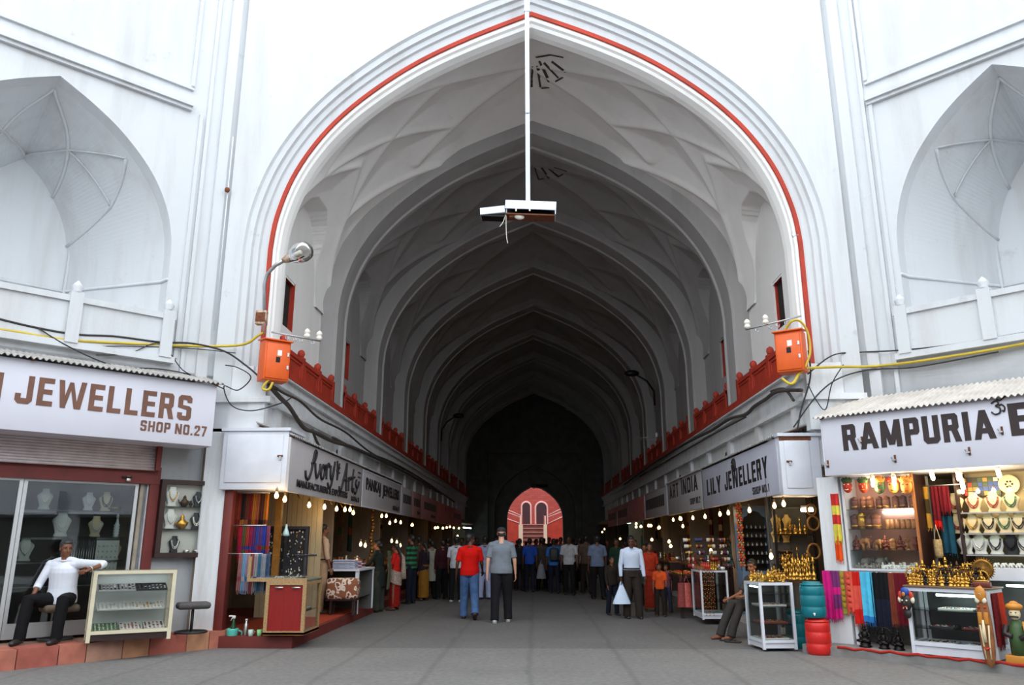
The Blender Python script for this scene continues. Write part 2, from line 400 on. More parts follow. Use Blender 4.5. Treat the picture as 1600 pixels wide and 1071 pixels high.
# side walls of the tunnel: upper wall with window slots, ledge, lower wall
WINZ = (5.55, 6.55)
wins = []
for sx, nm in ((-1, 'left'), (1, 'right')):
    w = MB()
    X = 4.75; T = .5
    for (ya, yb) in bays:
        MW = M_PLI_LIT if ya < 13.6 else M_PLT_SHADE; ym = (ya + yb) / 2; y0, y1 = (ym - .62, ym + .06)
        if ya < 13.6: y0, y1 = (14.1, 14.72) if sx < 0 else (14.3, 14.92)
        ya = max(ya - .45, 13.12) if ya > 13.6 else ya - .01; yb += .45
        for (p, q, za, zb) in ((ya, y0, 4.3, 6.55), (y1, yb, 4.3, 6.55), (y0, y1, 4.3, WINZ[0])):
            w.b2((sx * X, p, za), (sx * (X + T), q, zb), MW)
        w.b2((sx * X, ya, 6.55), (sx * (X + T), yb, 8.8), MW)
        wins.append((sx, y0, y1))
    # ledge mouldings
    w.b2((sx * 4.28, YF + .1, 4.30), (sx * 5.2, YEND, 4.40), M_PLL)
    w.b2((sx * 4.36, YF + .1, 4.16), (sx * 5.2, YEND, 4.30), M_PLL)
    w.b2((sx * 4.44, YF + .1, 3.86), (sx * 5.2, YEND, 4.16), M_PLL)
    w.b2((sx * 4.38, YF + .1, 3.78), (sx * 5.2, YEND, 3.86), M_PLL)
    w.b2((sx * 4.50, YF + .1, 2.75), (sx * 5.2, YEND, 3.78), M_PLL)
    for y in [13.2 + 2.3 * k for k in range(16)]:
        w.b2((sx * 4.42, y, 3.3), (sx * 4.52, y + .28, 3.80), M_PLL)
    struct(w, 'wall_tunnel_' + nm)
M_WDARK = mat('dark_window_mesh', (0.02, 0.016, 0.015, 1), 0.7)
for k, (sx, y0, y1) in enumerate(wins):
    w = MB(); X = 4.75
    w.b2((sx * (X + .09), y0, WINZ[0]), (sx * (X + .12), y1, WINZ[1]), M_WDARK)
    for (p, q, za, zb) in ((y0, y0 + .04, *WINZ), (y1 - .04, y1, *WINZ), (y0, y1, WINZ[0], WINZ[0] + .04), (y0, y1, WINZ[1] - .04, WINZ[1])):
        w.b2((sx * (X + .05), p, za), (sx * (X + .10), q, zb), M_RED)
    if sx < 0: w.b2((sx * (X + .005), y1 - .05, WINZ[0]), (sx * (X + .1), y1 + .0, WINZ[1]), M_RED)
    struct(w, 'window_%d' % (k + 1))
# red painted edge of the ledge
for sx, k in ((-1, 20), (1, 21)):
    w = MB(); w.b2((sx * 4.27, YF + .3, 4.33), (sx * 4.36, YEND, 4.45), M_RED); struct(w, 'trim_%d' % k)

# shop cells along the tunnel -------------------------------------------------
M_CELL = mat('shop_wall_paint', (0.30, 0.24, 0.18, 1), 0.8, var=0.3, scale=2)
M_CELLB = mat('shop_back_paint', (0.26, 0.21, 0.16, 1), 0.8, var=0.3, scale=2)
CELLY = {-1: [12.62, 17.75, 23.15, 28.4, 33.6, 38.8, 44.0, YEND], 1: [12.62, 18.55, 23.5, 28.5, 33.5, 38.6, 44.0, YEND]}
for sx, nm in ((-1, 'left'), (1, 'right')):
    w = MB()
    w.b2((sx * 6.6, 12.9, 0), (sx * 6.75, YEND, 3.6), M_CELLB)
    for k, y in enumerate(CELLY[sx]):
        if k == 0: w.b2((sx * 5.30, YF + .1, 0), (sx * 6.7, YF + .4, 3.6), M_CELLB)
        else: w.b2((sx * 4.5, y - .08, 0), (sx * 6.7, y + .08, 3.6), M_CELL)
    struct(w, 'wall_shops_' + nm)
    w = MB(); w.b2((sx * 3.92, 12.98, 2.62), (sx * 6.7, YEND, 2.75), M_CELLB); struct(w, 'ceiling_shops_' + nm)
    w = MB()
    w.b2((sx * 3.68, 12.45 if sx < 0 else 12.9, 0), (sx * 6.7, YEND, 0.17), M_CONC if sx > 0 else M_BROWNRED); struct(w, 'floor_shops_' + nm)
# end wall with nested arches -----------------------------------------------------
w = MB()
def wall_with_arch(mb, y, x0, x1, z1, pts, m):
    n = len(pts); vs = [(x, y, z) for x, z in pts]; fs = []
    for (x, z) in pts:
        vs.append((x if abs(x) < x1 else x, y, z1))
    for i in range(n - 1): fs.append((i, i + 1, n + i + 1, n + i))
    mb.add(vs, fs, m)
    mb.add([(x0, y, 0), (pts[0][0], y, 0), (pts[0][0], y, z1), (x0, y, z1), (x1, y, 0), (pts[-1][0], y, 0), (pts[-1][0], y, z1), (x1, y, z1)], [(0, 1, 2, 3), (4, 7, 6, 5)], m)
M_PLE_SHADE = mat('end_plaster_shaded', (0.13, 0.125, 0.12, 1), 0.9, var=0.3, scale=2)  # end wall colour darkened to carry the shade deep in the tunnel
A1 = arch(2.62, 3.6, 6.5, 0); A2 = arch(1.84, 3.1, 5.25, 0)
# rectangular recessed frame
for (x0, x1, z0, z1) in ((-7, -3.05, 0, 12), (3.05, 7, 0, 12), (-3.05, 3.05, 7.25, 12)):
    w.b2((x0, YEND, z0), (x1, YEND + .35, z1), M_PLE_SHADE)
wall_with_arch(w, YEND + .34, -3.1, 3.1, 7.4, A1, M_PLE_SHADE)
sweep(w, [(A1, YEND + .34), (A1, YEND + 1.0)], M_PLE_SHADE)
wall_with_arch(w, YEND + 1.0, -3.1, 3.1, 7.4, A2, M_PLE_SHADE)
sweep(w, [(A2, YEND + 1.0), (A2, YEND + 2.2)], M_PLE_SHADE)
wall_with_arch(w, YEND + 2.2, -14, 14, 12, A2, M_PLE_SHADE)
struct(w, 'wall_end')
# oblique court walls with niches ----------------------------------------------------
def oblique(side, sc, hw, za, zfoot, name, lname):
    WF = WL if side < 0 else WR
    sg = -1 if side < 0 else 1
    w = MB(); S1 = 10.6
    pts = arch(hw, 6.2, za, zfoot)
    if side < 0: pts = pts
    def P(s, n, z): return WF(s, n, z)
    n = len(pts)
    vs = [P(sc + x, 0, z) for x, z in pts] + [P(sc + x, 0, TOP) for x, z in pts]
    fs = [(i, i + 1, n + i + 1, n + i) for i in range(n - 1)]
    w.add(vs, fs, M_PL)
    # wall pieces left and right of the niche and below it
    w.add([P(0, 0, 0), P(sc - hw, 0, 0), P(sc - hw, 0, TOP), P(0, 0, TOP)], [(0, 1, 2, 3)], M_PL)
    w.add([P(sc + hw, 0, 4.2), P(S1, 0, 4.2), P(S1, 0, TOP), P(sc + hw, 0, TOP)], [(0, 1, 2, 3)], M_PL)
    w.add([P(sc - hw, 0, 4.2 if side < 0 else 3.4), P(sc + hw, 0, 4.2 if side < 0 else 3.4), P(sc + hw, 0, zfoot), P(sc - hw, 0, zfoot)], [(0, 1, 2, 3)], M_PL)
    # niche surfaces: three splayed sides and a netted half vault
    ks = [(1.0, 0.0, 1.0), (.985, -.22, .985), (.46, -1.9, .80)]
    prof = []
    for (kx, dn, kz) in ks:
        prof.append([P(sc + x * kx, dn, zfoot + (z - zfoot) * kz) for x, z in pts])
    for k in range(len(ks) - 1):
        w.add(prof[k] + prof[k + 1], [(i, i + 1, n + i + 1, n + i) for i in range(n - 1)], M_PL)
    b = prof[-1]; c = P(sc, -1.9, zfoot)
    w.add(b + [P(sc - hw * .46, -1.9, zfoot - .3), P(sc + hw * .46, -1.9, zfoot - .3)], [tuple(range(n)) ], M_PL)
    w.add([P(sc - hw, 0, zfoot), P(sc + hw, 0, zfoot), P(sc + hw * .46, -1.95, zfoot), P(sc - hw * .46, -1.95, zfoot)], [(0, 1, 2, 3)], M_PL)
    # net ribs and string course inside the niche
    def surf(k, t, i):      # point between layers 1 and 2 at profile index i
        a = Vector(prof[1][i]); bb = Vector(prof[2][i]); p = a.lerp(bb, t)
        return p + Vector((P(sc, 0, 6)[0], P(sc, 0, 6)[1], 6.2)).__sub__(p).normalized() * .012
    m0 = n // 2; q = n // 4
    for chain in ([(0.05, m0), (.5, m0 - 7), (1.0, m0 - 14)], [(0.05, m0), (.5, m0 + 7), (1.0, m0 + 14)],
                  [(0.05, m0 - 16), (.5, m0 - 7), (.98, m0)], [(0.05, m0 + 16), (.5, m0 + 7), (.98, m0)],
                  [(0.05, m0 - 16), (.45, m0 - 24), (1.0, m0 - 30)], [(0.05, m0 + 16), (.45, m0 + 24), (1.0, m0 + 30)],
                  [(.5, m0 - 7), (.45, m0 - 24)], [(.5, m0 + 7), (.45, m0 + 24)]):
        pl = []
        for a in range(len(chain) - 1):
            for j in range(9):
                t = j / 8
                fi = lerp(chain[a][1], chain[a + 1][1], t); i0 = int(math.floor(fi)); fr = fi - i0; i1 = min(i0 + 1, n - 1)
                pl.append(tuple(surf(1, lerp(chain[a][0], chain[a + 1][0], t), i0).lerp(surf(1, lerp(chain[a][0], chain[a + 1][0], t), i1), fr)))
        w.tube(pl, .024, M_PL, n=6, flat=(1.2, .6))
    zc = 5.75
    path = [P(sc - hw, 0, zc), P(sc - hw * .985, -.22, zc), P(sc - hw * .46, -1.9, zc), P(sc + hw * .46, -1.9, zc), P(sc + hw * .985, -.22, zc), P(sc + hw, 0, zc)]
    w.tube(path, .03, M_PL, n=6)
    for sgn in (-1, 1): w.tube([P(sc + sgn * hw * .46, -1.88, zfoot), P(sc + sgn * hw * .46, -1.88, 6.7)], .03, M_PL, n=6)
    # parapet in front of the niche with posts
    for (s0, s1, n0, n1, z0, z1) in ((sc - hw - .12, sc + hw + .12, 0, .10, 4.42, 5.05), (sc - hw - .16, sc + hw + .16, 0, .14, 5.05, 5.14), (sc - hw - .2, S1, 0, .14, 4.34, 4.44)):
        mp = MB(); 
        w.x = Matrix.Identity(4)
        vs = [P(s, q_, z) for z in (z0, z1) for q_ in (n0, n1) for s in (s0, s1)]
        w.add(vs, [(0, 2, 3, 1), (4, 5, 7, 6), (0, 1, 5, 4), (2, 6, 7, 3), (0, 4, 6, 2), (1, 3, 7, 5)], M_PL)
    def bx(s0, s1, n0, n1, z0, z1, m=M_PL):
        vs = [P(s, q_, z) for z in (z0, z1) for q_ in (n0, n1) for s in (s0, s1)]
        w.add(vs, [(0, 2, 3, 1), (4, 5, 7, 6), (0, 1, 5, 4), (2, 6, 7, 3), (0, 4, 6, 2), (1, 3, 7, 5)], m)
    for s in [sc - hw - .04, sc - hw * .33, sc + hw * .33, sc + hw + .04]:
        bx(s - .09, s + .09, 0, .16, 4.42, 5.2); p = P(s, .08, 5.2); w.lathe([(.09, 0), (.06, .03), (.085, .09), (.05, .15), (0, .2)], M_PL, p, n=10)
    # cornice and panel frames
    e0 = .95 if side < 0 else .72
    bx(e0, S1, 0, .07, 8.86, 8.92); bx(e0, S1, 0, .12, 8.92, 9.0); bx(e0 + .02, S1, 0, .09, 9.0, 9.04)
    bx(e0, e0 + .06, 0, .05, 9.3, 13); bx(e0, S1, 0, .05, 9.26, 9.34)
    # pilaster strips at the corner
    for (s0, s1, nn) in ((.0, .10, .05), (.24, .42, .06), (.62, .68, .04)):
        bx(s0, s1, 0, nn, 3.5, TOP)
    bx(.74, .80, 0, .045, 4.45, 8.86)
    struct(w, name)
oblique(-1, 2.98, 1.97, 8.66, 5.12, 'wall_left', 'left')
oblique(1, 2.62, 1.72, 8.76, 5.06, 'wall_right', 'right')
M_PLW = plaster_mat('weathered_court_plaster', (0.80, 0.79, 0.78, 1), (0.5, 0.45, 0.4, 1), 1.0, .4)
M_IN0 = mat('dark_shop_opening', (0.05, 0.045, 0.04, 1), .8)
# the other sides of the court, behind and beside the camera
w = MB()
R2 = 12.8; hs = 5.3
ring8 = [(-R2, hs), (-R2, -hs), (-hs, -R2), (hs, -R2), (R2, -hs), (R2, hs)]
for a in range(len(ring8) - 1):
    (xa, ya), (xb, yb) = ring8[a], ring8[a + 1]
    w.add([(xa, ya, 0), (xb, yb, 0), (xb, yb, 9), (xa, ya, 9)], [(0, 1, 2, 3)], M_PL if a in (0, 4) else M_PLW)
# shop openings, niches and a string course on those sides
for a in range(len(ring8) - 1):
    (xa, ya), (xb, yb) = ring8[a], ring8[a + 1]
    d = Vector((xb - xa, yb - ya, 0)); Lw = d.length; d.normalize(); nn = Vector((d.y, -d.x, 0))
    if nn.dot(Vector((-(xa + xb), -(ya + yb), 0))) < 0: nn = -nn
    MX = Matrix.Translation((xa, ya, 0)) @ Matrix(((d.x, nn.x, 0, 0), (d.y, nn.y, 0, 0), (0, 0, 1, 0), (0, 0, 0, 1)))
    w.x = MX
    for k in range(2):
        s0 = 1.0 + k * 4.6
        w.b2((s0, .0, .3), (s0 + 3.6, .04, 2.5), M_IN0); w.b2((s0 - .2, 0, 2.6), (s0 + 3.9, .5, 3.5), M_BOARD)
        w.b2((s0 + 1.2, .0, 5.1), (s0 + 2.9, .03, 7.6), M_PLT_SHADE)
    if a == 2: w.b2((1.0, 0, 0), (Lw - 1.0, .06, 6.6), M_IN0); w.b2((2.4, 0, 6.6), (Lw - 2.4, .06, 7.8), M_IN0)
    w.b2((0, 0, 4.3), (Lw, .14, 4.5), M_PL); w.b2((0, 0, 8.7), (Lw, .12, 8.98), M_PL)
w.x = Matrix.Identity(4)
struct(w, 'wall_court')
# corner piece under the gateway pier (lower wall that joins court wall and shop front)
# red building beyond the far gate -------------------------------------------------
def brick_mat():
    m = bpy.data.materials.new('red_sandstone'); m.use_nodes = True; nt = m.node_tree; N = nt.nodes; L = nt.links
    b = N['Principled BSDF']; b.inputs['Roughness'].default_value = .8
    g = N.new('ShaderNodeNewGeometry'); sp = N.new('ShaderNodeSeparateXYZ'); L.new(g.outputs['Position'], sp.inputs[0]); cb = N.new('ShaderNodeCombineXYZ'); L.new(sp.outputs[0], cb.inputs[0]); L.new(sp.outputs[2], cb.inputs[1])
    br = N.new('ShaderNodeTexBrick'); br.inputs['Color1'].default_value = srgb(186, 92, 82); br.inputs['Color2'].default_value = srgb(170, 76, 68); br.inputs['Mortar'].default_value = srgb(150, 74, 66)
    br.inputs['Scale'].default_value = 1.0; br.inputs['Brick Width'].default_value = .55; br.inputs['Row Height'].default_value = .17; br.inputs['Mortar Size'].default_value = .015
    L.new(cb.outputs[0], br.inputs['Vector']); L.new(br.outputs[0], b.inputs['Base Color'])
    return m
M_SAND = brick_mat()
YB = 78.0
M_CREAM = mat('cream_stone', srgb(240, 222, 196), .7, var=.1)
M_SDARK = mat('dark_doorway', (0.05, 0.02, 0.025, 1), .6)
w = MB(); w.b2((-22, YB, -0.2), (22, YB + 1, 16), M_SAND); 
for sx in (-1, 1): w.b2((sx * 10, YEND + 2.3, -.1), (sx * 10.8, YB, 16), M_SAND)  # unseen side walls, added to cut sky light at the far end
struct(w, 'wall_far_building_and_blockers')
# ---------------------------------------------------------------- lettering
def text_mesh(body, w, h, depth, bold=0.0, font_shear=0.0, spacing=1.0):
    """a line of lettering fitted into a w x h box, lying in the x-z plane facing -y, origin at its lower left"""
    cu = bpy.data.curves.new('lettering', 'FONT'); cu.body = body; cu.size = 1; cu.offset = bold; cu.extrude = 0.02; cu.shear = font_shear; cu.space_character = spacing
    cu.resolution_u = 3
    o = bpy.data.objects.new('lettering', cu); C.objects.link(o)
    bpy.context.view_layer.update()
    me = bpy.data.meshes.new_from_object(o.evaluated_get(bpy.context.evaluated_depsgraph_get()))
    bpy.data.objects.remove(o); bpy.data.curves.remove(cu)
    xs = [v.co.x for v in me.vertices]; ys = [v.co.y for v in me.vertices]
    x0, x1, y0, y1 = min(xs), max(xs), min(ys), max(ys)
    for v in me.vertices:
        x, y, z = v.co
        v.co = ((x - x0) / (x1 - x0) * w, -(z + .02) / .04 * depth, (y - y0) / (y1 - y0) * h)
    me.update()
    return me
def lettering(parent, body, x, z, w, h, m, y=-0.012, depth=0.006, bold=0.02, shear=0.0, spacing=1.0, slope=0.0, label=None):
    me = text_mesh(body, w, h, depth, bold, shear, spacing); me.materials.append(m)
    if slope:
        for v in me.vertices: v.co.z += slope * v.co.x
    o = bpy.data.objects.new('lettering', me); C.objects.link(o); o.parent = parent; o.location = (x, y, z)
    if label: o['label'] = label
    return o
def strokes(parent, name, lines, m, r=0.02, y=-0.012, flat=(1, .3)):
    mb = MB()
    for pts in lines:
        sm = crom(pts, 6) if len(pts) > 2 else pts
        mb.tube([(p[0], y, p[1]) for p in sm], r, m, n=6)
    return mb.build(name, parent)
def sign(label, loc, rz, w, h, m, thick=0.06, frame=None, cat='shop sign', group=None):
    """board: origin at lower left of its face, x along it, facing -y"""
    t = thing('shop_sign', label, cat, loc, rz, group)
    b = MB(); b.b2((0, 0, 0), (w, thick, h), m, bev=.006)
    b.build('board', t)
    if frame:
        f = MB()
        for (x0, x1, z0, z1) in ((0, w, 0, .03), (0, w, h - .03, h), (0, .03, .03, h - .03), (w - .03, w, .03, h - .03)): f.b2((x0, -.012, z0), (x1, .02, z1), frame)
        f.build('frame', t)
    return t
def corrugated(name, label, loc, rz, w, depth, drop, m, pitch=.076, amp=.016, cat='awning'):
    """sheet from the wall (y=depth, z=drop) down to its front edge (y=0, z=0)"""
    t = thing(name, label, cat, loc, rz)
    mb = MB(); n = int(w / pitch * 8)
    for off, fl in ((0.0, False), (-.006, True)):
        mb.grid(lambda u, v: (u * w, v * depth, v * drop + amp * math.sin(2 * PI * u * w / pitch) + off), n, 3, m, True, fl)
    mb.build('corrugated_sheet', t)
    for x in (.1, w * .5, w - .1): b = MB(); b.box((x, depth * .5, drop * .5 - .035), (.03, depth * .95, .025), M_RUST, rx=math.atan2(drop, depth)); b.build('batten', t)
    return t

def _bar(x0, y0, x1, y1): return [(x0, y0), (x1, y0), (x1, y1), (x0, y1)]
def _dia(xa, ya, xb, yb, t): return [(xa, ya), (xa + t, ya), (xb + t, yb), (xb, yb)]
def glyph(c, t=.2):
    """blocky sign painter's capital: width and list of polygons, height 1"""
    B, D = _bar, _dia
    if c == 'E': return .54, [B(0, 0, t, 1), B(t, 0, .54, t * .9), B(t, .42, .50, .42 + t * .85), B(t, 1 - t * .9, .54, 1)]
    if c == 'L': return .52, [B(0, 0, t, 1), B(t, 0, .52, t * .9)]
    if c == 'J': return .58, [B(.38, .12, .58, 1), [(.12, 0), (.46, 0), (.58, .12), (.58, t), (.0, t), (0, .12)], B(0, t, t * .95, .36)]
    if c == 'W': return .98, [D(.13, 0, 0, 1, t * .95), D(.16, 0, .38, .95, t * .7), D(.62, 0, .38, .95, t * .7), D(.66, 0, .80, 1, t * .95)]
    if c == 'M': return .84, [D(0, 0, .04, 1, t), D(.62, 0, .60, 1, t), D(.32, .08, .06, 1, t * .95), D(.34, .08, .60, 1, t * .95)]
    if c == 'N': return .66, [B(0, 0, t, 1), B(.66 - t, 0, .66, 1), D(.42, 0, .02, 1, t)]
    if c == 'H': return .62, [B(0, 0, t, 1), B(.62 - t, 0, .62, 1), B(t, .42, .62 - t, .42 + t * .9)]
    if c == 'I': return t, [B(0, 0, t, 1)]
    if c == 'T': return .56, [B(.28 - t / 2, 0, .28 + t / 2, 1), B(0, 1 - t * .9, .56, 1)]
    if c == 'U': return .62, [B(0, .12, t, 1), B(.62 - t, .12, .62, 1), [(.12, 0), (.50, 0), (.62, .12), (.62, t), (0, t), (0, .12)]]
    if c in 'O0': return .62, [B(0, .12, t, .88), B(.62 - t, .12, .62, .88), [(.12, 0), (.50, 0), (.62, .12), (.62, t), (0, t), (0, .12)], [(0, .88), (0, 1 - t), (.62, 1 - t), (.62, .88), (.50, 1), (.12, 1)]]
    if c == 'D': return .60, [B(0, 0, t, 1), B(.60 - t, .12, .60, .88), [(t, 0), (.48, 0), (.60, .12), (.60, t), (t, t)], [(t, 1 - t), (.60, 1 - t), (.60, .88), (.48, 1), (t, 1)]]
    if c == 'P': return .58, [B(0, 0, t, 1), [(t, 1 - t * .9), (.58, 1 - t * .9), (.58, .9), (.5, 1), (t, 1)], B(.58 - t, .5, .58, .84), [(t, .38), (.5, .38), (.58, .48), (.58, .38 + t * .9), (t, .38 + t * .9)]]
    if c == 'R': return .62, [B(0, 0, t, 1), [(t, 1 - t * .9), (.58, 1 - t * .9), (.58, .9), (.5, 1), (t, 1)], B(.58 - t, .5, .58, .84), [(t, .40), (.5, .40), (.58, .5), (.58, .40 + t * .9), (t, .40 + t * .9)], D(.42, 0, .30, .42, t)]
    if c == 'S': return .58, [[(.1, 0), (.48, 0), (.58, .1), (.58, t * .9), (0, t * .9), (0, .1)], B(0, t * .9, t, .30), B(.58 - t, t * .8, .58, .5), [(.0, .5), (.58, .38), (.58, .50), (.48, .58), (.0, .62)], B(0, .5, t, .84), [(0, 1 - t * .9), (.58, 1 - t * .9), (.58, .9), (.48, 1), (.1, 1), (0, .9)], B(.58 - t, .72, .58, 1 - t * .8)]
    if c == 'A': return .72, [D(0, 0, .26, 1, t), D(.52, 0, .26, 1, t), B(.16, .20, .56, .20 + t * .8)]
    if c == 'Y': return .66, [B(.33 - t / 2, 0, .33 + t / 2, .46), D(.33 - t / 2, .4, 0, 1, t), D(.33 - t / 2, .4, .46, 1, t)]
    if c == '2': return .56, [B(0, 0, .56, t * .9), D(0, t * .8, .36, .6, t), B(.36, .55, .56, .86), [(0, 1 - t * .9), (.56, 1 - t * .9), (.56, .9), (.46, 1), (.1, 1), (0, .9)], B(0, .7, t, 1 - t * .8)]
    if c == '7': return .54, [B(0, 1 - t * .9, .54, 1), D(.1, 0, .34, .85, t)]
    if c == '1': return .3, [B(.1, 0, .1 + t, 1), D(0, .78, .1, 1, t * .8)]
    if c == '.': return .2, [B(0, 0, .18, .18)]
    return .3, []
def blocks(parent, body, x, z, w, h, m, gap=.13, t=.2, slope=0.0, y=-.007, space=.34):
    """one line of block capitals fitted into w x h"""
    tot = 0.0; items = []
    for c in body:
        gw, polys = glyph(c, t)
        if c == ' ': gw = space - gap
        items.append((tot, polys)); tot += gw + gap
    tot -= gap; k = w / tot; b = MB()
    R = Matrix(((1, 0, 0, 0), (0, 0, -1, 0), (0, 1, 0, 0), (0, 0, 0, 1)))
    for x0, polys in items:
        for q, pg in enumerate(polys): b.prism([((x0 + px) * k, py * h + slope * (x0 + px) * k) for px, py in pg], .006 + .0006 * q, m, R)
    o = b.build('lettering', parent); o.location = (x, 0, z)
    return o
M_BROWNL = mat('brown_letter_paint', srgb(120, 82, 66), .7, var=.25, scale=5)
M_BLACKL = mat('black_letter_paint', (0.018, 0.016, 0.017, 1), .6)
M_DARKL = mat('dark_brown_letter_paint', srgb(52, 40, 40), .7, var=.2, scale=5)
M_SHEET = mat('weathered_sheet', (0.42, 0.40, 0.38, 1), .75, var=.35, scale=4, bump=.1)
M_SHEETW = mat('cream_sheet', (0.60, 0.55, 0.50, 1), .75, var=.25, scale=4)
M_BANNER = mat('banner_cloth', (0.50, 0.51, 0.60, 1), .7, var=.08, scale=2, bump=.5)
M_BOARD2 = mat('grey_sign_paint', (0.50, 0.47, 0.48, 1), .6, var=.1, scale=2)
M_PINK = mat('salmon_sign_paint', srgb(206, 112, 108), .6, var=.2, scale=3)
M_PINK2 = mat('pinkish_grey_sign_paint', srgb(180, 128, 124), .6, var=.15, scale=3)

# --- JEWELLERS board on the left court wall: s 0.33 .. 5.6, n .75, z 2.99..3.96
SLW = 5.2
t = sign('long white shop sign with tall brown letters and shop number 27', WL(.33 + SLW, .75, 2.99), RZL, SLW, .965, M_BOARD, .05)
def sx_(px, py): return SLW + .33 - onW(px, py, .75, -1)[0]
x0, x1 = sx_(26, 600), sx_(299, 640)
blocks(t, 'JEWELLERS', x0, .36, x1 - x0, .385, M_BROWNL, gap=.15)
blocks(t, 'N', x0 - .44, .36, .28, .385, M_BROWNL)
xa, xb = sx_(219, 670), sx_(322, 680)
blocks(t, 'SHOP NO.27', xa, .145, xb - xa, .155, M_BROWNL, gap=.17, t=.19)
e = MB(); e.b2((SLW - .012, .05, 0), (SLW, .6, .965), M_BOARD); e.b2((0, .05, 0.0), (SLW, .6, .012), M_BOARD); e.build('return_panel', t)
corrugated('awning', 'grey corrugated awning sheet above the long white jewellery sign', WL(.25 + SLW + .1, .85, 3.97), RZL, SLW + .1, .85, .24, M_SHEET)

# --- RAMPURIA board on the right
SRW = 5.0
t = sign('deep white fascia sign with dark block letters and a small sacred symbol', WR(-.10, 1.2, 2.515), RZR, SRW, .86, M_BOARD, .05)
def sr_(px, py): return onW(px, py, 1.2, 1)[0] + .10
x0, x1 = sr_(1317, 690), sr_(1553, 660)
blocks(t, 'RAMPURIA', x0, .35, x1 - x0, .385, M_DARKL, gap=.12, t=.22)
x2 = sr_(1576, 650)
blocks(t, 'E', x2, .36, .25, .42, M_DARKL, t=.22)
# Om sign drawn with strokes
ox, oz = sr_(1557, 632), .735
om = [[(0, .1), (.06, .13), (.085, .09), (.05, .06), (.095, .03), (.085, -.03), (.03, -.045), (-.01, -.01)], [(.085, .06), (.12, .075), (.15, .03), (.135, -.02), (.12, .0)], [(.07, .15), (.11, .13), (.15, .16)], [(.108, .175), (.118, .18)]]
strokes(t, 'symbol', [[(ox - .06 + a, oz - .03 + b) for a, b in l] for l in om], M_DARKL, r=.0105)
e = MB(); e.b2((-.02, 0, 0), (0.0, .75, .86), M_BOARD); e.b2((0, .05, 0), (SRW, .75, .015), M_BOARD); e.build('return_panel', t)
for px, py in ((1294, 726), (1399, 718), (1515, 706), (1347, 689), (1566, 674)):
    x = sr_(px, py); z = onW(px, py, 1.2, 1)[1] - 2.515
    h = MB(); h.b2((x - .012, -.012, z - .05), (x + .012, 0, z + .06), M_RUST); h.b2((x - .035, -.04, z - .02), (x + .01, -.01, z + .0), M_STEEL); h.tube([(x - .03, -.035, z), (x - .045, -.04, z + .03), (x - .02, -.04, z + .035)], .006, M_STEEL, n=5)
    h.build('latch', t, 'small rusty hasp screwed to the white board')
corrugated('awning', 'cream corrugated awning sheet above the deep white fascia', WR(-.2, 1.28, 3.385), RZR, SRW + .1, 1.15, .42, M_SHEETW)

# --- signs along the left row of the passage (face +x). local x runs away from the viewer -> use rz = +90deg
XS = 3.9
def left_sign(label, ya, yb, z0, z1, m, frame=None):
    # facing +x: local -y must be world +x -> rz = +90deg ; local x = world +y
    return sign(label, (-XS, ya, z0), PI / 2, yb - ya, z1 - z0, m, .05, frame)
def right_sign(label, ya, yb, z0, z1, m, frame=None):
    # facing -x: rz = -90deg ; local x = world -y
    return sign(label, (XS, yb, z0), -PI / 2, yb - ya, z1 - z0, m, .05, frame)
t = left_sign('white sign painted in flowing black script with a small emblem', 12.42, 17.72, 2.33, 3.19, M_BOARD2)
def lx(px, py): return atX(px, py, -XS)[1] - 12.42
iv = [[(.85, .40), (.90, .30), (1.05, .27), (1.2, .42), (1.32, .70), (1.42, .80), (1.48, .74), (1.36, .6), (1.2, .56)],
      [(1.42, .58), (1.48, .42), (1.58, .34), (1.72, .46), (1.76, .60)], [(1.95, .58), (1.84, .48), (1.86, .36), (2.0, .36), (2.08, .5), (1.98, .6), (1.9, .54)],
      [(2.14, .62), (2.2, .54), (2.22, .36)], [(2.2, .54), (2.34, .66), (2.42, .6)], [(2.5, .64), (2.5, .46), (2.62, .40), (2.76, .66)], [(2.8, .74), (2.7, .46), (2.56, .25), (2.42, .22), (2.34, .30)]]
strokes(t, 'lettering', iv, M_BLACKL, r=.025)
lo = [[(2.99, .78), (3.02, .5), (3.04, .42), (3.1, .6), (3.16, .74)], [(3.0, .7), (3.1, .64), (3.2, .66)], [(2.97, .6), (3.06, .55), (3.2, .56)]]
strokes(t, 'emblem', lo, M_BLACKL, r=.02)
ar = [[(3.3, .3), (3.34, .22), (3.48, .26), (3.7, .56), (3.82, .76), (3.86, .76), (3.86, .4), (3.9, .24)], [(3.58, .44), (3.74, .46), (3.9, .44)], [(4.06, .54), (4.08, .42), (4.1, .26)], [(4.08, .44), (4.2, .54), (4.28, .5)],
      [(4.5, .74), (4.42, .36), (4.52, .26), (4.6, .34)], [(4.34, .56), (4.64, .58)], [(4.84, .54), (4.74, .46), (4.88, .36), (4.78, .24), (4.66, .28)], [(4.88, .34), (5.0, .4), (5.08, .52)]]
strokes(t, 'lettering', [[(a * .985 - .02, b) for a, b in l] for l in ar], M_BLACKL, r=.025)
lettering(t, 'MANUFACTURERS & EXPORTERS', .42, .10, 3.55, .125, M_BLACKL, bold=.03)
lettering(t, 'SHOP No. 28', 4.32, .07, .75, .11, M_BLACKL, bold=.02)
u = MB()
for z in (.70, .60): u.b2((4.9, -.008, z), (5.16, 0, z + .035), M_DARKL)
u.build('small_print', t)
t = left_sign('grey white sign of a jewellery shop standing next after the script sign', 17.80, 23.1, 2.33, 3.17, M_BOARD2, M_BOARD)
lettering(t, 'PANKAJ', .38, .32, 1.75, .36, M_BLACKL, bold=.03)
lettering(t, 'JEWELLERS', 2.4, .30, 2.45, .36, M_BLACKL, bold=.03)
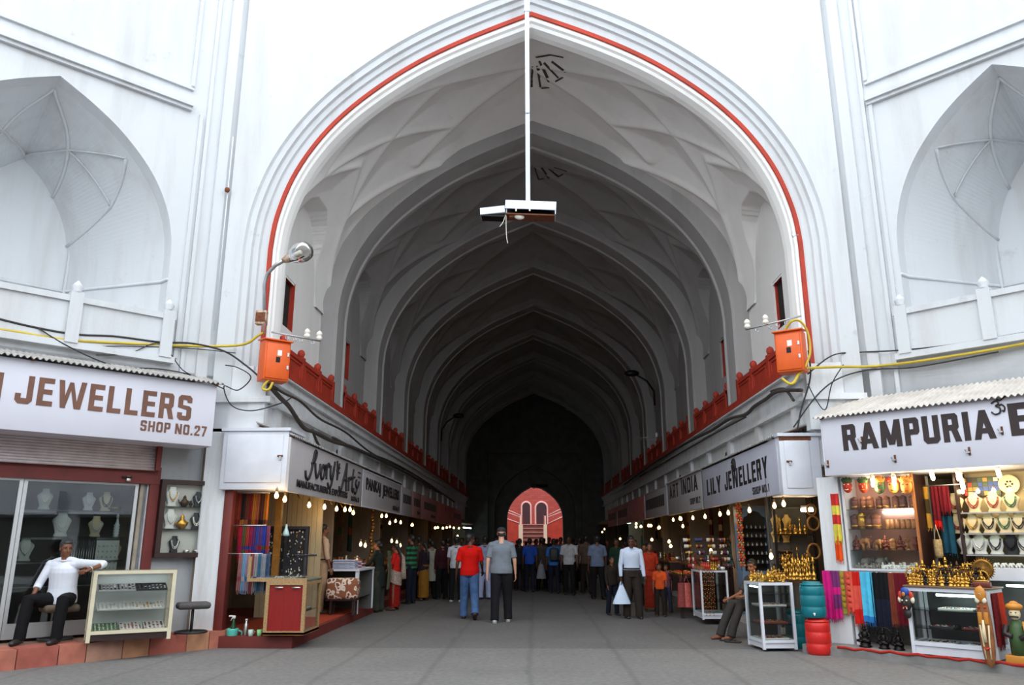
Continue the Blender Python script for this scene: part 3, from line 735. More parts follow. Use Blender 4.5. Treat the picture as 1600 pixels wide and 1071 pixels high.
lettering(t, 'SHOP No. 29', 3.95, .08, .95, .12, M_BLACKL, bold=.02)
for ya, yb, mm, lab, tx in ((23.15, 25.3, M_BOARD2, 'narrow grey sign with dark lettering before the salmon boards', 1), (25.3, 27.3, M_PINK2, 'first pinkish board of the left row with two dark lines', 2), (27.3, 32.0, M_PINK2, 'wide pinkish board of the left row with a long dark name', 3), (32.0, 37.6, M_PINK, 'plain salmon board of the left row with one dark emblem', 0), (37.6, 42.6, M_PINK, 'farthest salmon board of the left row', 3)):
    t = left_sign(lab, ya + .03, yb - .03, 2.33, 3.15, mm); W = yb - ya
    u = MB()
    if tx:
        u_n = int(W * 2.4)
        for i in range(u_n): u.b2((W * .14 + i * W * .72 / u_n, -.008, .36), (W * .14 + (i + .72) * W * .72 / u_n, 0, .62), M_BLACKL)
        if tx > 1: u.b2((W * .55, -.008, .12), (W * .82, 0, .22), M_BLACKL)
    else: u.lathe([(.0, 0), (.14, .05), (.17, .16), (.1, .26), (0, .3)], M_BLACKL, (W * .5, .01, .48), n=8, sy=.1)
    u.build('lettering', t)
t = right_sign('wrinkled cloth banner with black letters beside the rusty locker', 12.75, 18.5, 2.30, 3.18, M_BANNER)
def rx(px, py): return 18.5 - atX(px, py, XS)[1]
blocks(t, 'LILY', .45, .27, 1.35, .35, M_BLACKL, gap=.16)
blocks(t, 'JEWELLERY', 2.15, .27, 3.05, .36, M_BLACKL, gap=.16, slope=.01)
blocks(t, 'SHOP NO.1', 4.2, .07, 1.0, .13, M_BLACKL, gap=.2, t=.18)
strokes(t, 'emblem', [[(2.9, .72), (2.96, .62), (3.08, .62), (3.12, .74), (3.02, .82), (2.92, .76)], [(2.95, .7), (3.08, .7)], [(3.0, .6), (3.02, .8)]], M_BLACKL, r=.03)
t = right_sign('grey white framed sign with tall black letters past the cloth banner', 18.58, 23.45, 2.30, 3.25, M_BOARD2, M_ALU)
blocks(t, 'ART', .4, .46, 1.4, .37, M_BLACKL, gap=.18, t=.17)
blocks(t, 'INDIA', 2.25, .47, 2.15, .38, M_BLACKL, gap=.18, t=.17)
blocks(t, 'SHOP NO.2', 3.35, .16, 1.25, .15, M_BLACKL, gap=.2, t=.18)
strokes(t, 'emblem', [[(2.2, .92), (2.22, .98), (2.3, .96), (2.26, .9), (2.34, .88)]], M_BLACKL, r=.02)
for ya, yb, mm, lab, tx in ((23.55, 28.4, M_BOARD2, 'dim grey sign with a broad dark name past the tall lettered sign', 3), (28.45, 33.3, M_PINK, 'plain salmon board of the right row', 0), (33.35, 38, M_PINK2, 'pinkish board of the right row with dark lettering', 3), (38.1, 43, M_PINK2, 'farthest dim board of the right row', 3)):
    t = right_sign(lab, ya + .03, yb - .03, 2.33, 3.2, mm, M_ALU if mm is M_BOARD2 else None); W = yb - ya; u = MB()
    if tx:
        u_n = int(W * 2.2)
        for i in range(u_n): u.b2((W * .1 + i * W * .8 / u_n, -.008, .3), (W * .1 + (i + .74) * W * .8 / u_n, 0, .64), M_BLACKL)
        u.build('lettering', t)
    else:
        for i in range(12): u.b2((.2 + i * .38, -.006, .02), (.225 + i * .38, 0, .84), M_PINK2)
        u.b2((.02, -.003, .02), (W - .1, 0, .05), M_PINK2); u.build('ribbing', t)
# thin rusty awnings over the passage signs
for ya, yb, sx, lab in ((12.42, 17.72, -1, 'rusty awning edge above the script sign'), (17.8, 23.1, -1, 'rusty awning edge above the grey jewellery sign'), (12.75, 18.5, 1, 'rusty awning edge above the cloth banner'), (18.58, 23.45, 1, 'rusty awning edge above the tall lettered sign')):
    corrugated('awning', lab, (sx * -3.85 * -1, ya if sx < 0 else yb, 3.215), PI / 2 if sx < 0 else -PI / 2, yb - ya, .65, .22, M_SHEET, pitch=.1, amp=.018)

# white lockers that close the ends of the sign rows, facing the court
def locker(label, x0, x1, y, z0, z1, hinge, rusty, depth=.8):
    t = thing('wall_locker', label, 'cupboard', ((x0 + x1) / 2, y, z0)); W = x1 - x0; Hh = z1 - z0
    b = MB(); b.b2((-W / 2, 0, 0), (W / 2, depth, Hh), M_WOODW, bev=.006)
    b.b2((-W / 2 - .03, -.03, Hh), (W / 2 + .03, depth, Hh + .05), M_WOODW)
    if rusty: b.b2((-W / 2, -.004, Hh - .07), (W * .3, .01, Hh - .005), M_RUST)
    b.build('body', t)
    d = MB(); d.b2((-W / 2 + .07, -.018, .11), (W / 2 - (.08 if hinge > 0 else .17), 0, Hh - .07), M_WOODW, bev=.006); dd = d.build('door', t)
    l = MB(); xx = (W / 2 - .12) * hinge if hinge > 0 else -W / 2 + .12
    l.b2((xx - .035, -.035, Hh * .55), (xx + .05, -.018, Hh * .58), M_RUST); l.b2((xx + .0, -.045, Hh * .5), (xx + .03, -.018, Hh * .56), M_STEEL); l.build('latch', dd)
    return t
locker('white painted locker left of the script sign facing the court', -5.0, -3.94, 12.42, 2.36, 3.29, 1, False)
locker('white painted locker with rusty top right of the cloth banner', 3.915, 4.55, 12.62, 2.27, 3.2, -1, True, .6)
# ================================================================ prop builders
M_CREAMF = mat('cream_felt', srgb(226, 208, 170), .8)
M_WHITEF = mat('white_felt', srgb(222, 222, 216), .8)
M_BLACKF = mat('black_velvet', (0.02, 0.02, 0.025, 1), .7)
M_GOLD = mat('brass', srgb(214, 164, 74), .28, .95, var=.35, scale=30)
M_BRONZE = mat('dark_bronze', srgb(92, 70, 48), .4, .8, var=.5, scale=25)
M_BLACKM = mat('blackened_metal', srgb(36, 32, 32), .4, .7, var=.3, scale=25)
M_SILVER = mat('silver', (0.62, 0.62, 0.60, 1), .3, .9)
M_PEARL = mat('pearl_white', srgb(232, 228, 218), .35)
M_CORAL = mat('coral_red', srgb(150, 40, 30), .4)
M_GREENB = mat('green_bead', srgb(40, 96, 62), .4)
M_DARKB = mat('dark_bead', srgb(34, 26, 30), .35)
M_WOODC = mat('carved_wood', srgb(150, 92, 48), .55, var=.4, scale=14)
M_WOODL = mat('pale_wood', srgb(190, 150, 104), .55, var=.25, scale=10)
M_BULB = mat('lit_bulb', (1, .85, .55, 1), .4, emit=(1.0, .60, .22), estr=3.6)
M_CFL = mat('lit_cfl', (1, .95, .8, 1), .4, emit=(1.0, .80, .42), estr=16)
M_TUBEL = mat('lit_tube', (.8, 1, .95, 1), .4, emit=(.72, 1.0, .93), estr=4)
M_CAPB = mat('bulb_cap', srgb(150, 130, 100), .5, .5)
M_WHITEP = mat('white_plastic', srgb(222, 222, 218), .45)
M_LAMPS = []

def bulb(label, loc, watt=7.0, group=None, cord=.12, r=.034, light=True, col=(1, .66, .32)):
    """pear-shaped lit bulb hanging on a cord; origin at the top of the cord"""
    t = thing('light_bulb', label, 'light bulb', loc, 0, group)
    g = MB(); g.lathe([(0, -cord - .135), (r * .6, -cord - .128), (r, -cord - .10), (r * .92, -cord - .075), (r * .5, -cord - .045), (.014, -cord - .03)], M_BULB, n=10); g.build('glass', t)
    c = MB(); c.lathe([(.014, -cord - .032), (.02, -cord - .025), (.02, -cord + .02), (.01, -cord + .03)], M_CAPB, n=8); c.build('cap', t)
    k = MB(); k.tube([(0, 0, 0), (.004, 0, -cord * .5), (0, 0, -cord + .02)], .004, M_BLACK, n=5); k.build('cord', t)
    if light:
        l = bpy.data.lights.new('bulb_light', 'POINT'); l.energy = watt; l.color = col; l.shadow_soft_size = .05
        o = bpy.data.objects.new('bulb_light', l); C.objects.link(o); o.location = (loc[0], loc[1], loc[2] - cord - .2)
    return t
def cfl(label, loc, watt=8.0, group=None, tilt=0.0):
    t = thing('fluorescent_bulb', label, 'light bulb', loc, 0, group)
    g = MB(); g.x = Matrix.Rotation(tilt, 4, 'Y')
    for a in range(3):
        q = a * 2.1; x, y = math.cos(q) * .018, math.sin(q) * .018
        g.tube([(x, y, -.09), (x, y, -.19), (x * .4, y * .4, -.205), (-x * .5, -y * .5, -.2)], .012, M_CFL, n=6)
    g.build('lit_tube', t)
    c = MB(); c.x = Matrix.Rotation(tilt, 4, 'Y'); c.lathe([(.032, -.095), (.034, -.06), (.02, -.045), (.018, 0.0), (.024, .01), (.024, .03)], M_WHITEP, n=10); c.build('holder', t)
    if watt:
        l = bpy.data.lights.new('cfl_light', 'POINT'); l.energy = watt; l.color = (1, .80, .52); l.shadow_soft_size = .05
        o = bpy.data.objects.new('cfl_light', l); C.objects.link(o); o.location = (loc[0], loc[1], loc[2] - .26)
    return t
def bust(label, loc, rz, m, neck, size=1.0, group=None, strands=1, wide=1.0):
    """necklace display bust, faces local -y"""
    t = thing('necklace_bust', label, 'necklace display', loc, rz, group); s = size
    b = MB()
    prof = [(.075, 0), (.08, .012), (.062, .05), (.085, .12), (.108, .185), (.10, .21), (.058, .245), (.048, .285), (.05, .30), (0, .304)]
    b.lathe([(r * s * wide, z * s) for r, z in prof], m, n=16, sy=.42); b.build('bust', t)
    for k in range(strands):
        n = MB(); dz = .05 + .035 * k; pts = []
        for i in range(17):
            a = PI * i / 16
            x = math.cos(a) * (.058 + .012 * k) * s * wide; z = (.225 - math.sin(a) * (.075 + dz)) * s
            pts.append((x, -(.034 + .012 * math.sin(a)) * s, z))
        n.tube(pts, (.006 + .002 * (k == 0)) * s, neck, n=6)
        if k == 0: n.ell((0, -.052 * s, (.225 - .075 - dz - .012) * s), (.014 * s, .008 * s, .018 * s), neck, 8, 5)
        n.build('necklace', t)
    return t
def fig_mesh(kind, m, m2=None):
    b = MB(); m2 = m2 or m
    if kind == 'seated':
        b.lathe([(.055, 0), (.06, .012), (.045, .02), (.05, .035), (.04, .045)], m, n=12)
        b.ell((0, -.005, .065), (.055, .042, .025), m); b.ell((0, 0, .105), (.03, .024, .045), m); b.ell((0, -.002, .163), (.018, .018, .022), m)
        b.lathe([(.02, .175), (.013, .19), (.006, .21), (0, .218)], m, n=8)
        for s in (-1, 1):
            b.tube([(s * .028, 0, .135), (s * .052, -.008, .105), (s * .03, -.03, .085)], [.011, .009, .008], m, 6); b.tube([(s * .02, -.01, .065), (s * .055, -.03, .058), (s * .01, -.045, .055)], [.016, .015, .01], m, 6)
            b.ell((s * .019, 0, .16), (.006, .006, .012), m, 6, 4)
    elif kind == 'standing':
        b.lathe([(.045, 0), (.048, .012), (.03, .02), (.034, .03), (0.0, .031)], m, n=12)
        for s in (-1, 1):
            b.tube([(s * .014, 0, .03), (s * .017, 0, .09), (s * .014, 0, .14)], [.011, .013, .017], m, 6)
            b.tube([(s * .028, 0, .205), (s * .055, -.01, .175), (s * .065, -.02, .215)], [.009, .008, .007], m, 6)
            b.tube([(s * .028, 0, .2), (s * .046, 0, .16), (s * .034, -.025, .14)], [.009, .008, .007], m, 6)
        b.ell((0, 0, .17), (.03, .02, .045), m); b.ell((0, -.002, .238), (.017, .017, .021), m); b.lathe([(.02, .25), (.014, .268), (.006, .285), (0, .292)], m, n=8)
    elif kind == 'halo':
        fig = fig_mesh('seated', m); 
        b.v, b.f, b.m, b.sm, b.mats = fig.v[:], fig.f[:], fig.m[:], fig.sm[:], fig.mats[:]
        ring = [(math.cos(2 * PI * i / 28) * .082, .03, .13 + math.sin(2 * PI * i / 28) * .082) for i in range(28)]
        b.tube(ring, .009, m, 6, closed=True)
        for i in range(20):
            a = 2 * PI * i / 20; b.tube([(math.cos(a) * .088, .03, .13 + math.sin(a) * .088), (math.cos(a) * .105, .03, .13 + math.sin(a) * .105)], [.008, .002], m, 5)
        b.box((0, .03, .03), (.06, .02, .06), m)
    elif kind == 'elephant':
        b.ell((0, .01, .085), (.045, .065, .045), m); b.ell((0, -.065, .10), (.03, .03, .036), m)
        b.tube([(0, -.09, .10), (0, -.108, .07), (0, -.108, .03), (0, -.122, .02)], [.014, .011, .008, .006], m, 7)
        for s in (-1, 1):
            b.ell((s * .036, -.055, .1), (.006, .024, .03), m, 8, 5)
            for y in (-.03, .05): b.tube([(s * .024, y, 0), (s * .024, y, .07)], [.016, .018], m, 7)
            b.tube([(s * .014, -.085, .085), (s * .018, -.115, .075)], [.005, .002], m2, 5)
        b.tube([(0, .072, .1), (0, .085, .06)], [.005, .003], m, 5)
    elif kind == 'hookah':
        b.lathe([(.04, 0), (.045, .01), (.02, .03), (.036, .06), (.04, .085), (.016, .115), (.012, .15), (.022, .17), (.012, .19), (.01, .26), (.02, .28), (.026, .30), (.012, .32), (.018, .345), (.0, .36)], m, n=12)
    elif kind == 'vase':
        b.lathe([(.03, 0), (.034, .01), (.022, .025), (.05, .07), (.055, .10), (.03, .14), (.018, .16), (.03, .19), (.028, .195), (.0, .19)], m, n=14)
    elif kind == 'box':
        b.box((0, 0, .035), (.12, .08, .07), m, bev=.006); b.box((0, 0, .078), (.126, .086, .018), m2, bev=.005)
    elif kind == 'tub':
        b.lathe([(.05, 0), (.056, .006), (.056, .12), (.05, .135), (.054, .14), (.054, .17), (.02, .19), (0.0, .2)], m, n=14); b.lathe([(.058, .03), (.06, .04), (.058, .05)], m2, n=14)
    return b
FIG = {}
def figurine(kind, m, name, label, cat, loc, rz=0, s=1.0, group=None, m2=None):
    key = (kind, m.name)
    if key not in FIG: FIG[key] = fig_mesh(kind, m, m2).mesh(name)
    o = bpy.data.objects.new(name, FIG[key]); C.objects.link(o); o.location = loc; o.rotation_euler = (0, 0, rz); o.scale = (s, s, s)
    return tag(o, label, cat, group)
def scarf(label, loc, rz, w, L, bands, amp=.018, folds=3, group=None, name='scarf', fringe=True, flare=0.0, seed=0, cat='scarf', thick=.012):
    """cloth folded over a rail at its top edge, hanging down; bands = [(material, fraction)] from the top; origin at the middle of the top"""
    t = thing(name, label, cat, loc, rz, group); rnd = random.Random(seed)
    ph = rnd.uniform(0, 6); mb = MB(); nu, nv = 6 * folds + 2, 14
    def fn(u, v, off=0.0):
        a = amp * (.35 + .65 * v)
        y = a * math.sin(2 * PI * folds * u + ph + .6 * v) + .3 * a * math.sin(2 * PI * folds * 2.3 * u + ph * 2)
        ww = w * (1 + flare * v)
        return ((u - .5) * ww, y + off, -v * L - (.012 * L * math.sin(u * 5 + ph) * v))
    acc = 0.0
    for m, fr in bands:
        a0, a1 = acc, min(1.0, acc + fr); acc = a1; k = max(2, int(nv * fr))
        mb.grid(lambda u, v: fn(u, lerp(a0, a1, v)), nu, k, m, True)
        mb.grid(lambda u, v: fn(u, lerp(a0, a1, v), thick), nu, k, m, True, True)
    mb.build('cloth', t)
    if fringe:
        fr_ = MB(); m = bands[-1][0]; n = max(6, int(w / .022))
        for i in range(n):
            u = (i + .5) / n; p = fn(u, 1.0); fr_.tube([(p[0], p[1] + .004, p[2] + .01), (p[0] + rnd.uniform(-.008, .008), p[1], p[2] - rnd.uniform(.03, .06))], .004, m, 4, cap=False)
        fr_.build('fringe', t)
    return t
def showcase(label, loc, rz, w, d, h, mf, base=.1, shelves=(.35, .7), post=.035, back=None, top=None, basem=None, rail=None, name='glass_showcase', group=None, panel_mat=None, left_solid=None):
    """glazed counter: origin front left bottom corner, x along the front, y to the back"""
    t = thing(name, label, 'display counter', loc, rz, group); p = post; rail = rail or p
    f = MB()
    for x in (0, w - p):
        for y in (0, d - p): f.b2((x, y, 0), (x + p, y + p, h), mf)
    for z in (base, h - rail):
        for y in (0, d - p): f.b2((p, y, z), (w - p, y + p, z + rail), mf)
        for x in (0, w - p): f.b2((x, p, z), (x + p, d - p, z + rail), mf)
    f.build('frame', t)
    b = MB(); b.b2((.012, .02, .015), (w - .012, d - .012, base + .012), basem or mf); b.build('base', t)
    def pane(x0, y0, z0, x1, y1, z1, nm):
        g = MB(); g.b2((x0, y0, z0), (x1, y1, z1), M_GLASS); g.build(nm, t)
    pane(p, .010, base + rail, w - p, .014, h - rail, 'front_pane')
    if left_solid: l = MB(); l.b2((.010, p, base + rail), (.016, d - p, h - rail), left_solid); l.build('side_panel', t)
    else: pane(.010, p, base + rail, .014, d - p, h - rail, 'side_pane')
    pane(w - .014, p, base + rail, w - .010, d - p, h - rail, 'side_pane')
    if top: q = MB(); q.b2((-.02, -.02, h), (w + .02, d + .02, h + .025), top, bev=.005); q.build('counter_top', t)
    else: pane(0, 0, h, w, d, h + .006, 'glass_top')
    if back: q = MB(); q.b2((p, d - .02, base), (w - p, d - .012, h - .01), back); q.build('back_panel', t)
    for z in shelves:
        q = MB(); q.b2((.02, .025, z), (w - .02, d - .03, z + .007), panel_mat or M_GLASS); q.build('shelf', t)
    return t
def tray(label, loc, rz, w, d, m, mi, seed=0, group=None, n=None):
    """shallow tray set with small pieces"""
    t = thing('jewellery_tray', label, 'tray', loc, rz, group); rnd = random.Random(seed)
    b = MB(); b.b2((-w / 2, -d / 2, 0), (w / 2, d / 2, .012), m)
    for (x0, x1, y0, y1) in ((-w / 2, w / 2, -d / 2, -d / 2 + .008), (-w / 2, w / 2, d / 2 - .008, d / 2), (-w / 2, -w / 2 + .008, -d / 2, d / 2), (w / 2 - .008, w / 2, -d / 2, d / 2)): b.b2((x0, y0, 0), (x1, y1, .025), m)
    b.build('tray', t)
    p = MB(); nx = max(3, int(w / .045)); ny = max(2, int(d / .045))
    for i in range(nx):
        for j in range(ny):
            x = -w / 2 + (i + .5) * w / nx; y = -d / 2 + (j + .5) * d / ny; mm = mi[rnd.randrange(len(mi))]
            k = rnd.random()
            if k < .5: p.ell((x, y, .02), (.012, .009, .009), mm, 6, 4)
            else: p.tube([(x + math.cos(a) * .013, y + math.sin(a) * .013, .018) for a in [2 * PI * q / 8 for q in range(8)]], .004, mm, 4, closed=True)
    tag(p.build('pieces', t), kind='stuff')
    return t
def stool(label, loc, rz, seat_m, h=.46, r=.19, seat=(.2, .16)):
    t = thing('stool', label, 'stool', loc, rz)
    s = MB(); s.box((0, 0, h - .05), (seat[0] * 2, seat[1] * 2, .10), seat_m, bev=.04); s.build('seat', t)
    p = MB(); p.tube([(0, 0, .02), (0, 0, h - .09)], .022, M_BLACK, 8); p.build('post', t)
    b = MB(); b.tube([(math.cos(a) * r, math.sin(a) * r, .02) for a in [2 * PI * q / 20 for q in range(20)]], .016, M_BLACK, 6, closed=True)
    for a in (0, PI / 2): b.tube([(math.cos(a) * r, math.sin(a) * r, .02), (-math.cos(a) * r, -math.sin(a) * r, .02)], .012, M_BLACK, 6)
    b.build('base_ring', t)
    return t
def bangle_row(mb, p, n, r, mats, rnd, axis=(1, 0, 0)):
    """a roll of bangles on a horizontal bar"""
    for i in range(n):
        m = mats[rnd.randrange(len(mats))]; c = Vector(p) + Vector(axis) * (i * .03)
        mb.tube([tuple(c), tuple(c + Vector(axis) * .026)], r, m, 9)
def cloth_mat(name, col, rough=.85, var=.2, scale=10): return mat(name, col, rough, var=var, scale=scale, spec=.2, bump=.35, detail=3)
# ================================================================ left court shop
M_STONES = [mat('step_stone_a', srgb(186, 112, 92), .8, var=.3, scale=5), mat('step_stone_b', srgb(196, 140, 106), .8, var=.35, scale=4), mat('step_stone_c', srgb(170, 92, 78), .8, var=.3, scale=5), mat('step_stone_d', srgb(176, 132, 112), .8, var=.4, scale=4)]
SZ = .25
A = atZ(362, 1011); B0 = atZ(0, 1050); dr = (B0 - A).normalized(); nrm = Vector((-dr.y, dr.x, 0)); 
if nrm.x > 0: nrm = -nrm     # towards the wall
w = MB(); L_ = 7.0; x = 0.0; i = 0; rnd = random.Random(3)
while x < L_:
    ln = rnd.uniform(.34, .55); a = A + dr * x; b = A + dr * min(L_, x + ln - .012)
    for (off, z0, z1) in ((0.0, 0, SZ),):
        vs = [tuple(a), tuple(b), tuple(b + nrm * .42), tuple(a + nrm * .42)]
        w.add([(p[0], p[1], z0) for p in vs] + [(p[0], p[1], z1 - rnd.uniform(0, .012)) for p in vs], [(0, 1, 5, 4), (4, 5, 6, 7), (1, 2, 6, 5), (0, 4, 7, 3)], M_STONES[[0, 1, 2, 1, 3, 0, 2][i % 7]])
    x += ln; i += 1
pl = [A + nrm * .40, A + dr * L_ + nrm * .40, Vector(WL(9, -2.0, 0)), Vector(WL(-.02, -2.0, 0)), Vector(WL(-.1, .05, 0))]
w.add([(p[0], p[1], SZ - .015) for p in pl], [(0, 1, 2, 3, 4)], M_STONES[3])
struct(w, 'trim_30')
# lower wall with the shop opening s .9 .. 4.4
w = MB()
def wbx(mb, F, s0, s1, n0, n1, z0, z1, m):
    vs = [F(s, q_, z) for z in (z0, z1) for q_ in (n0, n1) for s in (s0, s1)]
    mb.add(vs, [(0, 2, 3, 1), (4, 5, 7, 6), (0, 1, 5, 4), (2, 6, 7, 3), (0, 4, 6, 2), (1, 3, 7, 5)], m)
wbx(w, WL, 0, .84, -.3, .0, 0, 4.25, M_PLL)
wbx(w, WL, .84, 4.5, -.3, 0, 2.66, 4.25, M_PLL)
wbx(w, WL, 4.5, 10.6, -.3, 0, 0, 4.25, M_PLL)
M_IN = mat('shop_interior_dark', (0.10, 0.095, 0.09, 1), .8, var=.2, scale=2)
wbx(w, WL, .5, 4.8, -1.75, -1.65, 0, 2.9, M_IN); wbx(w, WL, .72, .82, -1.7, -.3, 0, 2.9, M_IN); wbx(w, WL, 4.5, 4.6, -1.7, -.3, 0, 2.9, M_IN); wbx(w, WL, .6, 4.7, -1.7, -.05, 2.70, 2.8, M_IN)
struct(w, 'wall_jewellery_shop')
# maroon shop frame
w = MB(); wbx(w, WL, .80, .94, -.05, .06, SZ - .02, 2.66, M_BROWNRED); wbx(w, WL, .8, 4.5, -.05, .07, 2.42, 2.68, M_BROWNRED)
wbx(w, WL, .96, 1.06, -.06, .0, SZ, 2.42, mat('old_cream_paint', srgb(168, 156, 140), .8, var=.3, scale=6)); struct(w, 'door_1')
# rolling shutter box
t = thing('rolling_shutter', 'half rolled grey shutter under the long white jewellery sign', 'shutter', WL(4.6, .08, 2.62), RZL)
b = MB(); W = 4.6 - .92
for k in range(9):
    z = .02 + k * .042; b.tube([(0, -.07 + .004 * k, z), (W, -.07 + .004 * k, z)], .024, mat('shutter_steel', srgb(206, 194, 194), .5, .1, var=.2, scale=6), 8)
b.build('slats', t)
b = MB(); b.b2((0, -.02, .36), (W, .0, .40), M_BROWNRED); b.b2((W - .02, -.14, .0), (W + .05, .0, .48), M_BROWNRED); b.build('bracket', t)
# glazed front with sliding panels
def leaf(label, s0, s1, n):
    t = thing('glass_door', label, 'door', WL(s1, n, SZ + .03), RZL); W = s1 - s0; f = MB(); Hh = 2.16
    for x in (0, W - .05): f.b2((x, -.02, 0), (x + .05, .02, Hh), M_ALU)
    for z in (0, Hh - .05): f.b2((.05, -.02, z), (W - .05, .02, z + .05), M_ALU)
    f.b2((.05, -.015, .05), (W - .05, .012, .2), M_ALU)
    f.build('frame', t); g = MB(); g.b2((.05, -.004, .2), (W - .05, .004, Hh - .05), G_DOOR); g.build('pane', t)
    return t
G_DOOR = glass_mat('door_glass', (0.86, 0.90, 0.89), 2.0)
leaf('tall sliding glass pane behind the seated man in white', 1.08, 2.62, -.04)
leaf('tall sliding glass pane at the left edge of the jewellery shop', 2.63, 4.2, -.02)
t = thing('padlock_hasp', 'small metal lock above the glass front under the shutter', 'lock', WL(1.28, .09, 2.44), RZL); b = MB(); b.b2((-.03, -.02, 0), (.03, .02, .05), M_SILVER, bev=.008); b.b2((-.09, -.015, .05), (.05, .01, .075), M_BLACKM); b.build('lock_body', t); b = MB(); b.tube([(-.02, 0, .04), (-.02, 0, .08), (.02, 0, .08), (.02, 0, .04)], .006, M_STEEL, 6); b.build('shackle', t)
# window shelves and busts inside the left shop
M_GSH = glass_mat('shelf_glass', (0.80, 0.90, 0.88), 1.0)
for k, z in enumerate((2.0, 1.62, 1.28, .95)):
    t = thing('glass_shelf', ('topmost', 'second', 'third', 'lowest')[k] + ' glass shelf inside the left jewellery window', 'shelf', WL(2.58, -.18, z), RZL)
    b = MB(); b.b2((0, 0, 0), (1.45, .3, .008), M_GSH); b.build('pane', t)
    b = MB(); b.b2((-.01, .29, -.03), (1.46, .31, 0), M_STEEL); b.build('bracket', t)
def putL(px, py, n, z): s, _ = onW(px, py, n, -1); return WL(s, n, z)
for (px, z, m, nk, st, sz, lab) in ((157, 2.01, M_CREAMF, M_DARKB, 2, .95, 'cream bust with dark beads on the top shelf of the left window, nearest the frame'), (130, 2.01, M_WHITEF, M_SILVER, 1, .9, 'pale bust behind the sky reflection on the top shelf of the left window'), (146, 1.63, M_CREAMF, M_SILVER, 2, 1.0, 'cream bust with two thin chains on the second shelf of the left window'), (92, 1.63, M_WHITEF, M_PEARL, 2, 1.2, 'large white bust with pearl strands on the second shelf of the left window'), (180, 1.29, M_CREAMF, M_GOLD, 1, .95, 'cream bust at the frame end of the third shelf of the left window'), (40, 1.29, M_WHITEF, M_SILVER, 1, 1.1, 'pale round bust at the mullion end of the third shelf of the left window'), (60, 2.01, M_WHITEF, M_PEARL, 2, 1.0, 'pale bust with strands near the mullion on the top shelf of the left window')):
    bust(lab, putL(px, 850, -.30, z), RZL, m, nk, sz, strands=st)
t = thing('jewellery_card_stand', 'cream card stand of earrings behind the seated man', 'display stand', putL(166, 870, -.25, .96), RZL); b = MB(); b.b2((-.16, -.01, 0), (.16, .01, .62), M_WHITEF); b.build('card', t); b = MB()
for i in range(5):
    for j in range(7): b.ell((-.12 + i * .06, -.014, .06 + j * .08), (.012, .006, .016), M_SILVER, 6, 4)
tag(b.build('earrings', t), kind='stuff')
for px, lab in ((112, 'dark hanging strip of chains behind the head of the seated man'), (127, 'second dark strip of chains right of the seated man'), (142, 'third dark strip of chains beside the cream card stand')):
    t = thing('chain_strip', lab, 'display stand', putL(px, 850, -.28, .96), RZL); b = MB(); b.b2((-.07, 0, 0), (.07, .012, .68), M_BLACKF); b.build('board', t); b = MB()
    for i in range(4): b.tube([(-.045 + i * .03, -.006, .62), (-.045 + i * .03, -.012, .1)], .005, M_SILVER, 4)
    b.build('chains', t)
t = thing('spiral_lamp', 'white spiral lamp bulb hanging inside the left jewellery window', 'light bulb', putL(184, 810, -.22, 1.62), RZL); b = MB(); b.lathe([(.02, 0)] + [(.04 + .008 * (-1) ** i, .02 + i * .02) for i in range(10)] + [(.02, .24), (.012, .3)], mat('white_tube_glass', srgb(235, 242, 246), .3), n=12); b.build('spiral', t); b = MB(); b.lathe([(.018, .28), (.02, .34), (.01, .36)], M_WHITEP, n=8); b.build('cap', t)
t = thing('brass_bowl_lamp', 'brass saucer standing at the frame end of the top shelf', 'bowl', putL(180, 783, -.28, 2.01), RZL); b = MB(); b.lathe([(.03, 0), (.04, .01), (.09, .035), (.10, .06), (.095, .06), (.0, .03)], M_GOLD, n=14); b.build('bowl', t)
# ---- wall display case right of the shop
s0, zt = onW(333, 753, .15, -1); s1, zb = onW(241, 872, .15, -1)
CW = s1 - s0; CH = zt - zb - .0
t = thing('wall_display_case', 'dark framed glass display case hung on the white wall', 'display case', WL(s1, .15, zb), RZL)
b = MB()
for (x0, x1, z0, z1) in ((0, .075, 0, CH), (CW - .06, CW, 0, CH), (.075, CW - .06, 0, .07), (.075, CW - .06, CH - .07, CH)): b.b2((x0, 0, z0), (x1, .15, z1), M_DARKWOOD)
b.build('frame', t); b = MB(); b.b2((.06, .12, .05), (CW - .05, .145, CH - .05), mat('case_lining', srgb(200, 198, 190), .8)); b.build('back_panel', t)
b = MB(); b.b2((.075, .006, .07), (CW - .06, .01, CH - .07), M_GLASS); b.build('pane', t)
zs_ = [CH * .355, CH * .645]
for z in zs_: b = MB(); b.b2((.07, .02, z), (CW - .06, .12, z + .008), M_GSH); b.build('shelf', t)
def incase(fx, z): return tuple(Matrix.Translation(WL(s1, .15, zb)) @ Matrix.Rotation(RZL, 4, 'Z') @ Vector((fx * CW, .072, z)))
bust('white bust with pendant on the upper shelf of the wall case', incase(.25, zs_[1] + .008), RZL, M_WHITEF, M_GOLD, 1.0)
bust('white bust with pendant on the middle shelf of the wall case', incase(.25, zs_[0] + .008), RZL, M_WHITEF, M_SILVER, 1.0)
bust('black bust with silver chain on the upper shelf of the wall case', incase(.76, zs_[1] + .008), RZL, M_BLACKF, M_SILVER, .8)
bust('black bust with pale chains on the middle shelf of the wall case', incase(.76, zs_[0] + .008), RZL, M_BLACKF, M_PEARL, .85, strands=2)
bust('black bust with silver drops on the floor of the wall case', incase(.38, .075), RZL, M_BLACKF, M_SILVER, .82, strands=2)
